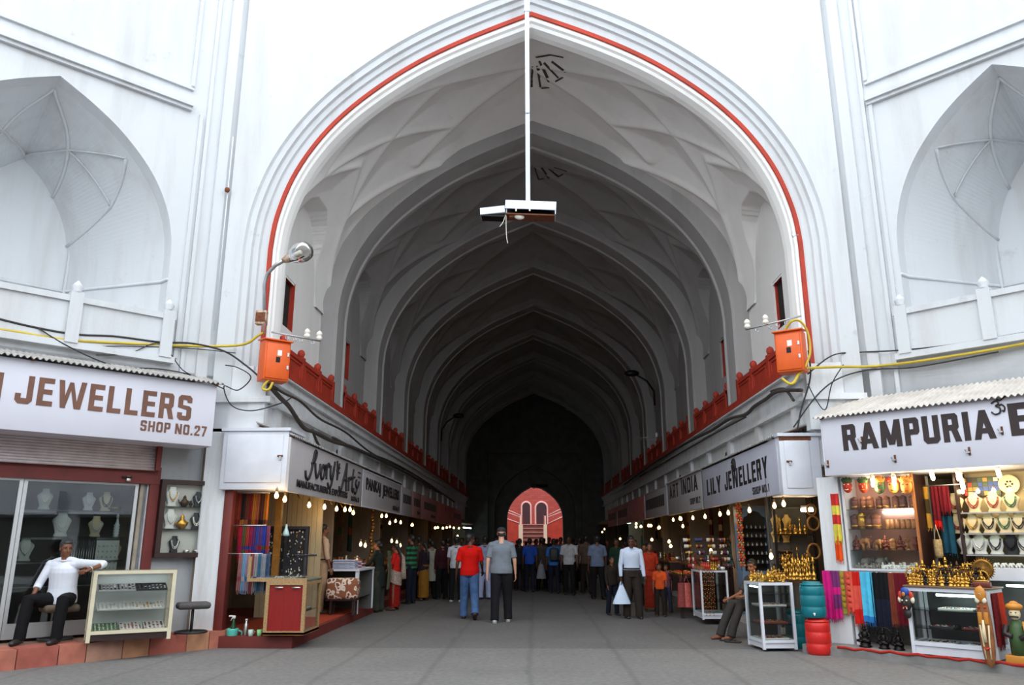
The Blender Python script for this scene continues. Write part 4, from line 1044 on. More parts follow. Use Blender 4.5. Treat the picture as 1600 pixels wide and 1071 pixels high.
def pot(label, loc, rz, m, s=1.0, spout=True, name='teapot'):
    t = thing(name, label, name.replace('_', ' '), loc, rz); b = MB(); b.lathe([(.035 * s, 0), (.04 * s, .01 * s), (.07 * s, .05 * s), (.072 * s, .08 * s), (.03 * s, .125 * s), (.022 * s, .14 * s), (.03 * s, .155 * s), (.01 * s, .18 * s), (0, .2 * s)], m, n=14, sy=.8); b.build('body', t)
    if spout:
        b = MB(); b.tube([(-.06 * s, 0, .05 * s), (-.09 * s, 0, .07 * s), (-.10 * s, 0, .12 * s)], [.012 * s, .01 * s, .007 * s], m, 6); b.build('spout', t); b = MB(); b.tube([(.05 * s, 0, .1 * s), (.085 * s, 0, .09 * s), (.06 * s, 0, .045 * s)], .007 * s, m, 6); b.build('handle', t)
    return t
pot('small dark patterned teapot on the upper shelf of the wall case', incase(.5, zs_[1] + .008), RZL, M_BRONZE, .95)
pot('brass pitcher with spout on the middle shelf of the wall case', incase(.49, zs_[0] + .008), RZL, M_GOLD, 1.2, name='pitcher')
for fx, lab in ((.63, 'silver bangle with hanging chain on the floor of the wall case'), (.82, 'silver bangle at the right end of the wall case')):
    t = thing('bangle', lab, 'bangle', incase(fx, .078), RZL); b = MB(); b.lathe([(.042, 0), (.05, .004), (.05, .03), (.042, .034)], M_SILVER, n=14); b.build('ring', t)
    if fx < .7: b = MB(); b.tube([(-.02, -.045, .02), (-.04, -.06, -.0), (-.02, -.062, -.0), (.01, -.05, .02)], .005, M_PEARL, 5); b.build('chain', t)
figurine('vase', M_BLACKM, 'vase', 'tiny dark vase between teapot and black bust in the wall case', 'vase', incase(.63, zs_[1] + .008), 0, .5)
# ---- display counter by the seated man
base_l = atZ(133, 1006, SZ); base_r = atZ(266, 998.5, SZ); dv = base_r - base_l; RZC = math.atan2(dv.y, dv.x); DCW = dv.length
DCH = atY(140, 893, base_l.y).z - SZ
M_CREAMP = mat('cream_paint', srgb(214, 204, 176), .5, var=.1, scale=6)
cc = showcase('cream framed glass counter of jewellery at the elbow of the seated man', base_l, RZC, DCW, .42, DCH, M_CREAMP, base=.10, shelves=(DCH * .42, DCH * .69), post=.05, basem=M_DARKWOOD, back=mat('pale_back_panel', srgb(206, 212, 208), .5, var=.08), rail=.045)
MC = Matrix.Translation(base_l) @ Matrix.Rotation(RZC, 4, 'Z')
for k, (fx, z, w_, mm, pi, lab) in enumerate(((.30, DCH * .69 + .009, .46, M_STEEL, [M_SILVER, M_DARKB], 'tray of silver rings on the top shelf of the cream counter'), (.72, DCH * .69 + .009, .4, M_BLACKF, [M_BLACKM, M_DARKB, M_SILVER], 'black tray of dark beads on the top shelf of the cream counter'), (.3, DCH * .42 + .009, .44, M_WHITEF, [M_SILVER], 'pale tray of chains on the middle shelf, left half of the cream counter'), (.7, DCH * .42 + .009, .42, M_WHITEF, [M_SILVER, M_GOLD], 'pale tray of chains on the middle shelf, right half of the cream counter'), (.22, .125, .3, mat('green_felt', srgb(84, 120, 70), .8), [M_WHITEF, M_SILVER], 'green tray on the floor of the cream counter'), (.52, .125, .28, M_WHITEF, [M_CORAL, M_WOODC, M_SILVER], 'white tray of red and brown pieces on the floor of the cream counter'), (.8, .125, .26, M_WHITEF, [M_CORAL, M_SILVER, M_DARKB], 'white tray of mixed pieces at the right end of the cream counter floor'))):
    tr = tray(lab, Pl(MC, fx * DCW, .2, z + .035), RZC, w_, .26, mm, pi, seed=k); tr.rotation_euler = (.27, 0, RZC)
M_SEATG = mat('grey_seat_vinyl', srgb(84, 80, 80), .7, var=.3, scale=12); M_SEATF = mat('flowered_seat_cloth', srgb(110, 94, 78), .8, var=.5, scale=14)
st = stool('low grey padded stool on the step below the wall case', atZ(298, 990, SZ), RZC, M_SEATG, .44, .22, (.235, .13))
SEAT = atZ(86, 1001, SZ); stool('round based padded stool under the seated man in white', SEAT, RZL, M_SEATF, .47, .21, (.22, .2))

# ================================================================ left corner stall (script sign)
M_CARPET = mat('orange_red_carpet', srgb(172, 58, 22), .9, var=.25, scale=20)
t = thing('carpet', 'orange red carpet on the floor of the stall under the script sign', 'carpet', (0, 0, 0)); b = MB(); b.b2((-5.1, 12.95, .17), (-3.74, 17.6, .182), M_CARPET); b.build('pile', t)
t = thing('door_post', 'maroon post at the corner of the scarf stall', 'post', (-4.875, 12.60, 0)); b = MB(); b.b2((-.07, -.07, .17), (.07, .1, 2.36), M_BROWNRED, bev=.01); b.b2((-.09, -.09, 0), (.09, .1, .17), M_CONC); b.build('shaft', t)
# scarves in three rows on the front of the stall
sc_rnd = random.Random(5)
def cols(names): return [cloth_mat(n, srgb(*c)) for n, c in names]
rowA = cols([('scarf_rust', (120, 44, 26)), ('scarf_black', (30, 20, 20)), ('scarf_brown', (86, 44, 30)), ('scarf_dark_red', (110, 26, 26)), ('scarf_ochre', (150, 92, 30)), ('scarf_copper', (140, 72, 44)), ('scarf_cocoa', (70, 36, 28)), ('scarf_amber', (140, 80, 20))])
rowB = cols([('scarf_crimson', (150, 22, 44)), ('scarf_olive', (72, 78, 48)), ('scarf_brick', (150, 54, 40)), ('scarf_berry', (140, 26, 70)), ('scarf_plum', (92, 44, 88)), ('scarf_blue', (48, 66, 140)), ('scarf_violet', (86, 56, 110)), ('scarf_royal', (40, 60, 150)), ('scarf_mauve', (120, 60, 90))])
rowC = cols([('scarf_rose_grey', (150, 100, 100)), ('scarf_sky', (110, 150, 180)), ('scarf_lilac_grey', (150, 130, 150)), ('scarf_dusty_red', (140, 70, 74)), ('scarf_pale_grey', (170, 160, 166)), ('scarf_teal_blue', (70, 120, 150)), ('scarf_silver', (160, 160, 170)), ('scarf_slate_blue', (70, 90, 120))])
words_ = {'scarf_rust': 'rust', 'scarf_black': 'black'}
for row, cs, ptop, pbot, nm in ((0, rowA, 772, 838, 'top'), (1, rowB, 822, 873, 'middle'), (2, rowC, 866, 924, 'bottom')):
    n = len(cs); xl, xr = (372, 420) if row == 0 else (374, 422)
    for i in range(n):
        px = lerp(xl, xr, (i + .5) / n); y = 12.66 + .02 * (2 - row) - .07 * row; p = atY(px, ptop, y); q = atY(px, pbot, y)
        cn = cs[i].name.replace('scarf_', '').replace('_', ' ')
        scarf('%s scarf in the %s row of the corner stall, %s' % (cn, nm, ('at the post end', 'inner side', 'near the middle')[min(2, i * 3 // n)] if i != 1 else 'second from the post'), p, 0, (xr - xl) / n / F_PX * 12.6 * 1.15, p.z - q.z, [(cs[i], .62), (cs[(i + 3) % n], .12), (cs[i], .26)], amp=.02, folds=2, group='scarves on the corner stall', seed=i + row * 20)
for k, z in enumerate((2.32, atY(400, 822, 12.65).z, atY(400, 866, 12.58).z)):
    t = thing('scarf_rail', ('upper', 'middle', 'lower')[k] + ' rail that carries the scarves of the corner stall', 'rail', (-4.86, 12.66 - .06 * k, z)); b = MB(); b.tube([(0, 0, .004), (.6, 0, .004)], .009, M_STEEL, 6); b.build('rod', t)
# red counter with beaded edging and glass top box
c0 = Vector((-4.09, 12.30, .17)); 
M_REDL = mat('red_laminate', srgb(140, 20, 16), .4, var=.2, scale=5, stretch=(6, 1, .6)); M_BEAD = mat('beaded_edging', srgb(190, 152, 104), .5, var=.6, scale=60)
t = thing('shop_counter', 'red fronted counter with beaded edging and glass case on top', 'display counter', c0, 0)
CWd, CD, CHt = .62, .85, .80
b = MB(); b.b2((.04, .02, .05), (CWd - .04, .05, CHt), M_REDL); b.b2((.03, .03, .05), (.05, CD, CHt), M_REDL); b.b2((.0, 0, .03), (CWd, CD, .07), M_WOODC); b.build('front_panel', t)
b = MB()
for (x0, x1, y0, y1, z0, z1) in ((0, .055, 0, .05, .04, CHt), (CWd - .055, CWd, 0, .05, .04, CHt), (.055, CWd - .055, 0, .04, .04, .09), (.055, CWd - .055, 0, .04, CHt - .05, CHt), (CWd - .05, CWd, CD - .05, CD, .04, CHt + .02), (CWd - .05, CWd, .05, CD - .05, .04, .09), (CWd - .05, CWd, .05, CD - .05, CHt - .05, CHt), (-.3, CWd, -.0, .045, CHt, CHt + .05), (-.3, -.255, 0, .045, CHt + .05, CHt + .37), (-.3, CWd, .8, CD, CHt, CHt + .05)): b.b2((x0, y0, z0), (x1, y1, z1), M_BEAD)
b.build('edging', t)
b = MB(); b.b2((CWd - .02, .05, .09), (CWd - .012, CD - .05, CHt - .05), M_GLASS); b.build('side_pane', t)
b = MB(); b.b2((-.29, .01, CHt + .01), (CWd, CD, CHt + .03), mat('grey_baize', srgb(96, 110, 104), .8)); b.build('bed', t)
b = MB(); b.b2((-.255, .012, CHt + .05), (CWd - .02, .018, CHt + .36), M_GLASS); b.b2((-.29, .01, CHt + .36), (CWd, CD, CHt + .367), M_GLASS); b.build('glass_top', t)
b = MB(); b.b2((.05, .05, .36), (CWd - .03, CD - .05, .368), M_GSH); b.build('shelf', t)
for x in (.14, .40): b = MB(); b.tube([(x, -.012, CHt - .085), (x + .13, -.012, CHt - .085)], .012, M_STEEL, 6); b.build('handle', t)
tray('wide tray of silver trinkets under glass on the red counter', (c0.x + .12, c0.y + .33, .17 + CHt + .032), 0, .62, .5, M_STEEL, [M_SILVER, M_GREENB, M_DARKB], 4)
tray('black tray on the glass top of the red counter', (c0.x + .42, c0.y + .55, .17 + CHt + .37), .3, .34, .26, M_BLACKF, [M_BLACKM, M_SILVER], 5)
tray('pale tray lying in the red counter behind its side glass', (c0.x + .34, c0.y + .4, .54), 0, .4, .5, M_WHITEF, [M_SILVER, M_PEARL], 6)
# small things on the ground by the post
M_TEAL = mat('teal_plastic', srgb(92, 190, 176), .4); M_BOTTLE = mat('green_bottle_plastic', srgb(28, 74, 44), .3)
p = atZ(361, 1012, 0); t = thing('water_jug', 'turquoise plastic jug with handle at the end of the stone step', 'jug', p, .4); b = MB(); b.lathe([(.07, 0), (.075, .01), (.088, .25), (.09, .27), (.08, .272), (.06, .05), (0, .045)], M_TEAL, n=16); b.build('body', t); b = MB(); b.tube([(.085, 0, .24), (.14, 0, .22), (.14, 0, .12), (.08, 0, .08)], .013, M_TEAL, 7); b.build('handle', t)
p = p + Vector((.0, .02, 0)); t = thing('spray_bottle', 'green spray bottle standing in the turquoise jug', 'bottle', (p.x, p.y, .05), .3); b = MB(); b.lathe([(.035, 0), (.04, .02), (.04, .24), (.018, .32), (.016, .36)], M_BOTTLE, n=12); b.build('body', t); b = MB(); b.box((0, 0, .385), (.05, .03, .045), M_WHITEP, bev=.008); b.box((-.045, 0, .40), (.06, .022, .022), M_WHITEP, bev=.005); b.tube([(-.02, 0, .38), (-.045, 0, .33)], .006, M_WHITEP, 5); b.build('trigger', t)
p = atZ(373, 997, .17); t = thing('bottle', 'small pale steel bottle on the stall floor beside the cups', 'bottle', (p.x, 12.55, .17)); b = MB(); b.lathe([(.025, 0), (.03, .01), (.03, .16), (.014, .19), (.014, .22), (0, .225)], M_SILVER, n=12); b.build('body', t); b = MB(); b.lathe([(.016, .21), (.018, .24), (0, .243)], M_WHITEP, n=10); b.build('cap', t)
for k, (px, m, lab) in enumerate(((386, mat('cup_pale', srgb(190, 214, 200), .4), 'pale green cup on the stall floor'), (400, mat('cup_green', srgb(140, 206, 140), .4), 'bright green cup next to the red counter'))):
    q = atZ(px, 996, .17); t = thing('cup', lab, 'cup', (q.x, 12.5, .17), .5); b = MB(); b.lathe([(.03, 0), (.034, .004), (.042, .09), (.038, .09), (.03, .012), (0, .01)], m, n=14); b.build('bowl', t); b = MB(); b.tube([(.038, 0, .075), (.065, 0, .06), (.036, 0, .025)], .006, m, 6); b.build('handle', t)
# glass cabinet of trinkets, cream partition, mask panels inside the stall
t = thing('trinket_cabinet', 'black framed case of silver trinkets behind the scarf stall', 'display case', atY(442, 905, 13.9) + Vector((-.38, 0, -.12)), 0); b = MB()
for x in (0, .36, .72): b.b2((x, 0, 0), (x + .05, .08, 1.0), M_BLACKF)
for z in (0, .95): b.b2((.05, 0, z), (.72, .08, z + .05), M_BLACKF)
b.b2((.0, .06, 0), (.77, .08, 1), M_BLACKF); b.b2((.3, .02, -1.1), (.45, .08, 0), M_BLACKF); b.build('frame', t); b = MB(); rr = random.Random(9)
for i in range(130): b.ell((rr.uniform(.07, .70), .045, rr.uniform(.08, .92)), (.014, .01, .02), rr.choice([M_SILVER, M_SILVER, M_PEARL, M_GOLD]), 5, 4)
tag(b.build('trinkets', t), kind='stuff')
t = thing('partition_panel', 'tall cream panel inside the corner stall behind the guard', 'panel', (-5.35, 15.5, .17)); b = MB(); 
for i in range(12): b.b2((i * .1, 0, 0), (i * .1 + .094, .04, 2.4), mat('cream_panel', srgb(196, 178, 140), .7, var=.08))
b.b2((0, .03, 0), (1.2, .06, 2.4), mat('cream_panel', srgb(196, 178, 140), .7)); b.build('boards', t)
t = thing('gilded_post', 'gold coloured post inside the corner stall beside the scarves', 'post', atY(432, 860, 13.6) + Vector((0, 0, -1.2))); b = MB(); b.b2((-.05, -.05, 0), (.05, .05, 2.1), mat('gilt_paint', srgb(170, 116, 44), .5, var=.4, scale=12)); b.build('shaft', t)
t = thing('hanging_lantern', 'bluish glass lantern hanging in the corner stall', 'lantern', atY(447, 831, 13.3), 0); b = MB(); b.lathe([(.0, -.08), (.05, -.07), (.055, -.03), (.025, .05), (.015, .12)], mat('pale_blue_glass', srgb(180, 220, 230), .2), n=12); b.build('shade', t); b = MB(); b.tube([(0, 0, .1), (0, 0, .75)], .005, M_BLACK, 5); b.build('chain', t)
# goods table behind the guard
TB = Vector((-4.58, 16.25, .17)); t = thing('goods_table', 'pale legged stall table piled with goods behind the guard', 'table', TB); 
TW, TD, TH = 1.05, 1.55, .86
b = MB(); b.b2((-.03, -.03, TH - .04), (TW, TD, TH), M_WOODW); b.build('table_top', t)
for x in (0, TW - .08):
    for y in (0, TD - .08): b = MB(); b.b2((x, y, 0), (x + .07, y + .07, TH - .04), M_WOODW); b.build('leg', t)
b = MB(); b.b2((.02, .1, .3), (TW - .04, TD - .1, .33), M_IN); b.b2((.02, TD - .2, .0), (TW - .02, TD - .16, TH - .05), M_IN); b.build('lower_shelf', t)
M_FLOR = None
def floral():
    m = bpy.data.materials.new('brown_floral_cloth'); m.use_nodes = True; nt = m.node_tree; N = nt.nodes; L = nt.links; b = N['Principled BSDF']; b.inputs['Roughness'].default_value = .85
    tc = N.new('ShaderNodeTexCoord'); v = N.new('ShaderNodeTexVoronoi'); v.inputs['Scale'].default_value = 9; L.new(tc.outputs['Object'], v.inputs['Vector']); wv = N.new('ShaderNodeTexNoise'); wv.inputs['Scale'].default_value = 14; L.new(tc.outputs['Object'], wv.inputs['Vector'])
    ad = N.new('ShaderNodeMath'); ad.operation = 'MULTIPLY_ADD'; ad.inputs[1].default_value = .7; L.new(wv.outputs[0], ad.inputs[0]); L.new(v.outputs['Distance'], ad.inputs[2])
    r = N.new('ShaderNodeValToRGB'); r.color_ramp.interpolation = 'CONSTANT'; r.color_ramp.elements[0].color = srgb(122, 66, 40); r.color_ramp.elements[1].position = .62; r.color_ramp.elements[1].color = srgb(222, 206, 190); e = r.color_ramp.elements.new(.86); e.color = srgb(140, 84, 56)
    L.new(ad.outputs[0], r.inputs[0]); L.new(r.outputs[0], b.inputs['Base Color']); return m
M_FLOR = floral()
t = thing('cloth_bundle', 'white and brown flowered bundle on a low stand under the goods table', 'bundle', (TB.x + .50, TB.y - .40, .17)); b = MB(); b.box((.3, .12, .50), (.62, .36, .40), M_FLOR, bev=.07); b.build('bundle', t); b = MB()
for x in (.08, .52): b.b2((x, 0, 0), (x + .04, .04, .3), M_DARKWOOD); b.b2((x, .24, 0), (x + .04, .28, .3), M_DARKWOOD)
b.b2((.0, -.02, .28), (.6, .3, .31), M_DARKWOOD); b.build('stand', t)
def shirt_stack(label, loc, rz, cs, n, w=.3, d=.22):
    for k in range(n):
        t = thing('folded_shawl', ('lowest ' if k == 0 else 'topmost ' if k == n - 1 else ('', 'second ', 'third ', 'fourth ', 'fifth ')[k]) + label, 'folded cloth', (loc[0], loc[1], loc[2] + k * .036), rz + .05 * math.sin(k * 3)); b = MB(); b.box((0, 0, .017), (w, d, .034), cs[k % len(cs)], bev=.014); b.build('cloth', t)
        b = MB(); b.box((0, -d / 2 + .006, .017), (w * .9, .02, .022), cs[(k + 1) % len(cs)], bev=.008); b.build('fold', t)
WH = cloth_mat('pale_print_cloth', srgb(206, 196, 208)); LB = cloth_mat('pale_blue_cloth', srgb(150, 170, 200)); RDC = cloth_mat('dark_red_print', srgb(120, 44, 50)); DKC = cloth_mat('dark_print_cloth', srgb(44, 36, 40))
shirt_stack('pale printed shawl in the front pile on the goods table', (TB.x + .72, TB.y + .16, .17 + TH), 0, [WH, LB], 5, .46, .3)
shirt_stack('dark printed shawl in the left pile on the goods table', (TB.x + .22, TB.y + .2, .17 + TH), 0, [DKC, RDC], 4, .4, .3)
shirt_stack('printed shawl in the rear pile on the goods table', (TB.x + .78, TB.y + .75, .17 + TH), 0, [WH, RDC], 4, .4, .3)
for k in range(14):
    figurine('box' if k % 3 else 'vase', [M_WOODC, M_WOODL, M_GOLD][k % 3], 'trinket_box' if k % 3 else 'small_vase', 'small wooden or brass trinket on the goods table among shawls', 'trinket', (TB.x + .08 + (k % 7) * .12, TB.y + 1.0 + (k // 7) * .22 + .05 * math.sin(k), .17 + TH + .0), k * .7, 1.1, 'trinkets on the goods table')
for k, (x, z, m, lab) in enumerate(((-4.98, 1.62, M_FLOR, 'flowered cushion cover hung beside the guard, upper one'), (-4.86, 1.15, M_FLOR, 'round flowered cloth hung behind the guard at hip height'), (-5.1, 1.95, cloth_mat('white_print_cloth', srgb(214, 204, 190)), 'white printed cloth hung behind the shoulder of the guard'))):
    t = thing('hanging_cover', lab, 'cushion cover', (x, 16.4 - .06 * k, z), -.2 + .2 * k); b = MB(); b.ell((0, 0, 0), (.2, .04, .24), m, 12, 8) if k == 1 else b.box((0, 0, 0), (.36, .04, .42), m, bev=.015); b.build('cover', t); b = MB(); b.tube([(0, 0, .18), (0, .01, .5)], .006, M_BLACK, 5); b.build('cord', t)
t = thing('wall_plaque', 'brass coloured plaque high on the back wall of the corner stall', 'plaque', (-4.98, 16.5, 2.22)); b = MB(); b.lathe([(.26, 0), (.24, .04), (.14, .1), (.05, .14), (0, .15)], mat('gilt_paint', srgb(170, 116, 44), .5), n=16, sy=.4); b.build('relief', t)
# ================================================================ right court shop
KZ = .12
w = MB(); wbx(w, WR, -.62, 6, .2, 1.40, 0, KZ, M_CONC); wbx(w, WR, -.5, 6, -1.7, .2, 0, KZ, M_CONC); struct(w, 'trim_31')
w = MB(); wbx(w, WR, 0, 10.6, -.02, .0, 3.0, 4.3, M_PLL)
wbx(w, WR, -.05, 0.02, -1.7, .4, 0, 2.9, M_PLL); wbx(w, WR, 0, 5, -1.5, -1.4, 0, 2.9, M_CELLB); wbx(w, WR, 4.9, 5, -1.5, .2, 0, 2.9, M_CELLB); wbx(w, WR, -.1, 5, -1.5, 1.16, 2.52, 2.56, M_CELLB); wbx(w, WR, 4.9, 10.6, -.1, 0, 0, 4.3, M_PLL)
struct(w, 'wall_craft_shop')
w = MB(); wbx(w, WR, -.40, -.07, .35, .93, KZ, 2.52, M_PLL); struct(w, 'trim_32')
t = thing('red_cloth_strip', 'strip of red cloth along the kerb edge under the white showcase', 'cloth', (0, 0, 0)); b = MB()
pts = [WR(-.1 + .12 * i, 1.405 + .008 * math.sin(i * 1.7), KZ - .0 + .012 * math.sin(i * 2.3)) for i in range(40)]; b.tube(pts, .009, mat('red_cloth', srgb(178, 36, 24), .8, var=.2), 6, flat=(.6, 2.2)); b.build('cloth', t)
# tall glazed cabinet of crafts
K0, K1 = -.04, 1.0; CZ0, CZ1 = 1.15, 2.5; CN = .9; CD = .5
def putR(px, py, n): s, z = onW(px, py, n, 1); return WR(s, n, z)
MCAB = MR(K0, CN, CZ0)
t = thing('craft_cabinet', 'tall lit glass cabinet of wooden crafts right of the white pillar', 'display cabinet', WR(K0, CN, CZ0), RZR); CW_ = K1 - K0
M_PINKB = mat('pink_back_panel', srgb(186, 140, 124), .7)
b = MB(); b.b2((0, 0, 0), (.035, .04, CZ1 - CZ0), M_WOODW); b.b2((CW_ - .03, 0, 0), (CW_, .04, CZ1 - CZ0), mat('orange_wood', srgb(176, 110, 60), .5, var=.2)); b.b2((.035, 0, 0), (CW_ - .03, .04, .03), M_WOODW); b.b2((.035, 0, CZ1 - CZ0 - .03), (CW_ - .03, .04, CZ1 - CZ0), M_WOODW)
b.b2((-.0, .04, 0), (.015, CD, CZ1 - CZ0), M_WOODW); b.b2((CW_ - .015, .04, 0), (CW_, CD, CZ1 - CZ0), M_DARKWOOD); b.b2((0, .04, -.02), (CW_, CD, .015), M_WOODW); b.build('frame', t)
b = MB(); b.b2((0, CD - .02, 0), (CW_, CD, CZ1 - CZ0), M_PINKB); b.build('back_panel', t)
b = MB(); b.b2((.035, .015, .03), (CW_ - .03, .019, CZ1 - CZ0 - .03), M_GLASS); b.build('pane', t)
shz = [onW(1365, y, CN - .2, 1)[1] - CZ0 for y in (797, 828, 861)]
for z in shz: b = MB(); b.b2((.02, .05, z), (CW_ - .02, CD - .03, z + .008), M_GSH); b.build('shelf', t)
b = MB(); b.tube([(.40, CD - .05, shz[0] - .03), (.86, CD - .05, shz[0] - .03)], .014, mat('lit_tube_white', (1, 1, 1, 1), .4, emit=(1, .96, .88), estr=9), 8); b.build('tube_light', t)
for dx, dz, e in ((.3, CZ1 - CZ0 - .2, .8), (.6, shz[0] - .1, .7), (.5, shz[1] - .08, .5)):
    l = bpy.data.lights.new('cabinet_light', 'POINT'); l.energy = e; l.color = (1, .84, .7); l.shadow_soft_size = .06; o = bpy.data.objects.new('cabinet_light', l); C.objects.link(o); o.location = Pl(MCAB, dx, CD * .3, dz)
def cab(x, y, z): return Pl(MCAB, x, y, z)
M_TUB = mat('engraved_tub', srgb(168, 104, 72), .5, var=.4, scale=40); M_TUBD = mat('dark_tub', srgb(110, 64, 48), .5, var=.4, scale=40); M_CARVE = mat('carved_tan', srgb(184, 122, 66), .5, var=.45, scale=30); M_CARVER = mat('carved_reddish', srgb(120, 52, 34), .5, var=.4, scale=25); M_WHS = mat('white_marble', srgb(236, 236, 230), .4, var=.1); M_GRS = mat('grey_soapstone', srgb(150, 142, 134), .5, var=.3)
for i in range(8): figurine('tub', M_TUB if i % 3 else M_TUBD, 'wooden_tub', 'round wooden lidded tub on the top shelf of the craft cabinet', 'wooden tub', cab(.09 + i * .118, .22 + .05 * (i % 2), shz[0] + .009), i, .98, 'tubs on the top shelf', M_GOLD)
for i in range(4): figurine('tub', [M_TUBD, M_GOLD, M_TUBD, M_TUB][i], 'wooden_tub', 'taller round tub at the pillar end of the second shelf', 'wooden tub', cab(.08 + i * .105, .2, shz[1] + .009), i, 1.12 if i != 1 else 1.25, 'tubs on the second shelf', M_WOODC)
for i in range(6):
    t2 = thing('wooden_cup', 'small engraved cup on the second shelf of the craft cabinet', 'cup', cab(.55 + i * .075, .2, shz[1] + .009), 0, 'engraved cups'); b = MB(); b.lathe([(.026, 0), (.03, .01), (.03, .13), (.026, .13), (.024, .02), (0, .02)], M_CARVE, n=12); b.build('body', t2)
for i in range(9): figurine(['seated', 'elephant', 'standing', 'elephant', 'seated', 'tub', 'seated', 'standing', 'vase'][i], M_CARVE if i % 2 else M_CARVER, 'carved_figure', 'carved wooden figure on the third shelf of the craft cabinet', 'figurine', cab(.07 + i * .105, .2, shz[2] + .009), -.2 + .3 * (i % 3), [1.05, 1.3, .7, 1.15, 1.0, .85, 1.0, .75, .95][i], 'carved figures on the third shelf')
for k, (x, lab) in enumerate(((.15, 'grey stone elephant at the pillar end of the cabinet floor'), (.36, 'dark grey stone elephant next on the cabinet floor'))): figurine('elephant', M_GRS, 'stone_elephant', lab, 'figurine', cab(x, .3, .02), PI / 2 + .2, 1.25)
for i in range(30):
    figurine(['seated', 'elephant', 'standing'][i % 3], M_WHS, 'marble_figure', 'small white marble figure on the floor of the craft cabinet', 'figurine', cab(.46 + (i % 10) * .052, .09 + .1 * (i // 10), .016), i * .8, .52 if i % 3 != 2 else .35, 'white marble figures in the cabinet')
for i in range(12): figurine(['elephant', 'seated'][i % 2], M_GRS, 'soapstone_figure', 'small grey stone figure at the front of the cabinet floor', 'figurine', cab(.07 + (i % 7) * .055, .08 + .1 * (i // 7), .016), i * .9, .45, 'grey stone figures in the cabinet')
q_ = MB(); q_.b2((.01, .44, -CZ0 + KZ), (CW_ - .01, .48, -.03), M_IN); q_.build('shade_panel', t)  # dark sheet stands in for the shaded space under the cabinet
for s_ in (.0, CW_ - .04): q_ = MB(); q_.b2((s_, .0, -CZ0 + KZ), (s_ + .04, .05, -.02), M_WOODW); q_.build('leg', t)
# masks hung along the top of the cabinet front
def small_mask(label, loc, rz, cols_, s=1.0, style=0):
    t = thing('carved_mask', label, 'mask', loc, rz); a, bcol, c = cols_
    b = MB(); b.ell((0, 0, 0), (.085 * s, .05 * s, .12 * s), a, 14, 9); b.ell((0, -.045 * s, -.01 * s), (.016 * s, .025 * s, .035 * s), a, 8, 6); b.build('face', t)
    b = MB(); b.ell((0, .0, .085 * s), (.095 * s, .055 * s, .055 * s), bcol, 12, 7)
    for k in range(5): q = PI * (k + .5) / 5; b.ell((math.cos(q) * .085 * s, -.01, .09 * s + math.sin(q) * .05 * s), (.02 * s, .02 * s, .025 * s), bcol, 7, 5)
    b.build('crown', t); b = MB()
    for sg in (-1, 1): b.ell((sg * .035 * s, -.043 * s, .025 * s), (.018 * s, .012 * s, .012 * s), c, 8, 5)
    b.tube([(-.03 * s, -.045 * s, -.06 * s), (0, -.05 * s, -.068 * s), (.03 * s, -.045 * s, -.06 * s)], .008 * s, c, 6)
    if style: b.tube([(0, -.065 * s, -.01 * s), (.0, -.085 * s, -.05 * s), (.02 * s, -.07 * s, -.085 * s)], [.018 * s, .014 * s, .008 * s], c, 7)
    b.build('features', t); return t
RGM = mat('mask_red', srgb(190, 52, 30), .45); GRM = mat('mask_green', srgb(58, 84, 44), .5); YEM = mat('mask_ochre', srgb(196, 128, 44), .45); WHM = mat('mask_white', srgb(230, 222, 200), .5); DKM = mat('mask_dark', srgb(40, 32, 30), .5); BLM = mat('mask_blue', srgb(36, 74, 160), .5)
for k, (px, cs, s, lab) in enumerate(((1324, (RGM, GRM, WHM), .85, 'red and green mask at the pillar end of the cabinet top'), (1349, (RGM, GRM, YEM), .85, 'second red and green mask left of the first lit spiral bulb'), (1374, (GRM, YEM, RGM), .95, 'dark green and orange mask between the two lit spiral bulbs'), (1396, (YEM, RGM, DKM), .9, 'ochre and red mask behind the second lit spiral bulb'), (1416, (YEM, YEM, RGM), .95, 'tawny lion like mask at the doorway end of the cabinet top'))):
    small_mask(lab, putR(px, 760, CN + .06), RZR, cs, s)
for k, (px, py, n, lab, tl) in enumerate(((1362, 738, 1.02, 'lit spiral bulb hanging nearest the white pillar under the deep white fascia', 0), (1395, 736, 1.02, 'lit spiral bulb hanging second from the white pillar under the deep white fascia', 0), (1452, 727, 1.02, 'lit spiral bulb hanging before the scarf doorway', -.15), (1495, 727, 1.0, 'lit spiral bulb hanging before the picture panel, upper of the pair', 0), (1501, 742, .7, 'lit spiral bulb hanging lower and farther back by the picture panel', -.05), (1555, 722, 1.0, 'lit spiral bulb hanging near the round wall plate', -.15))):
    p = putR(px, py, n); cfl(lab, p, 1.7 if n > .8 else 0, tilt=tl)
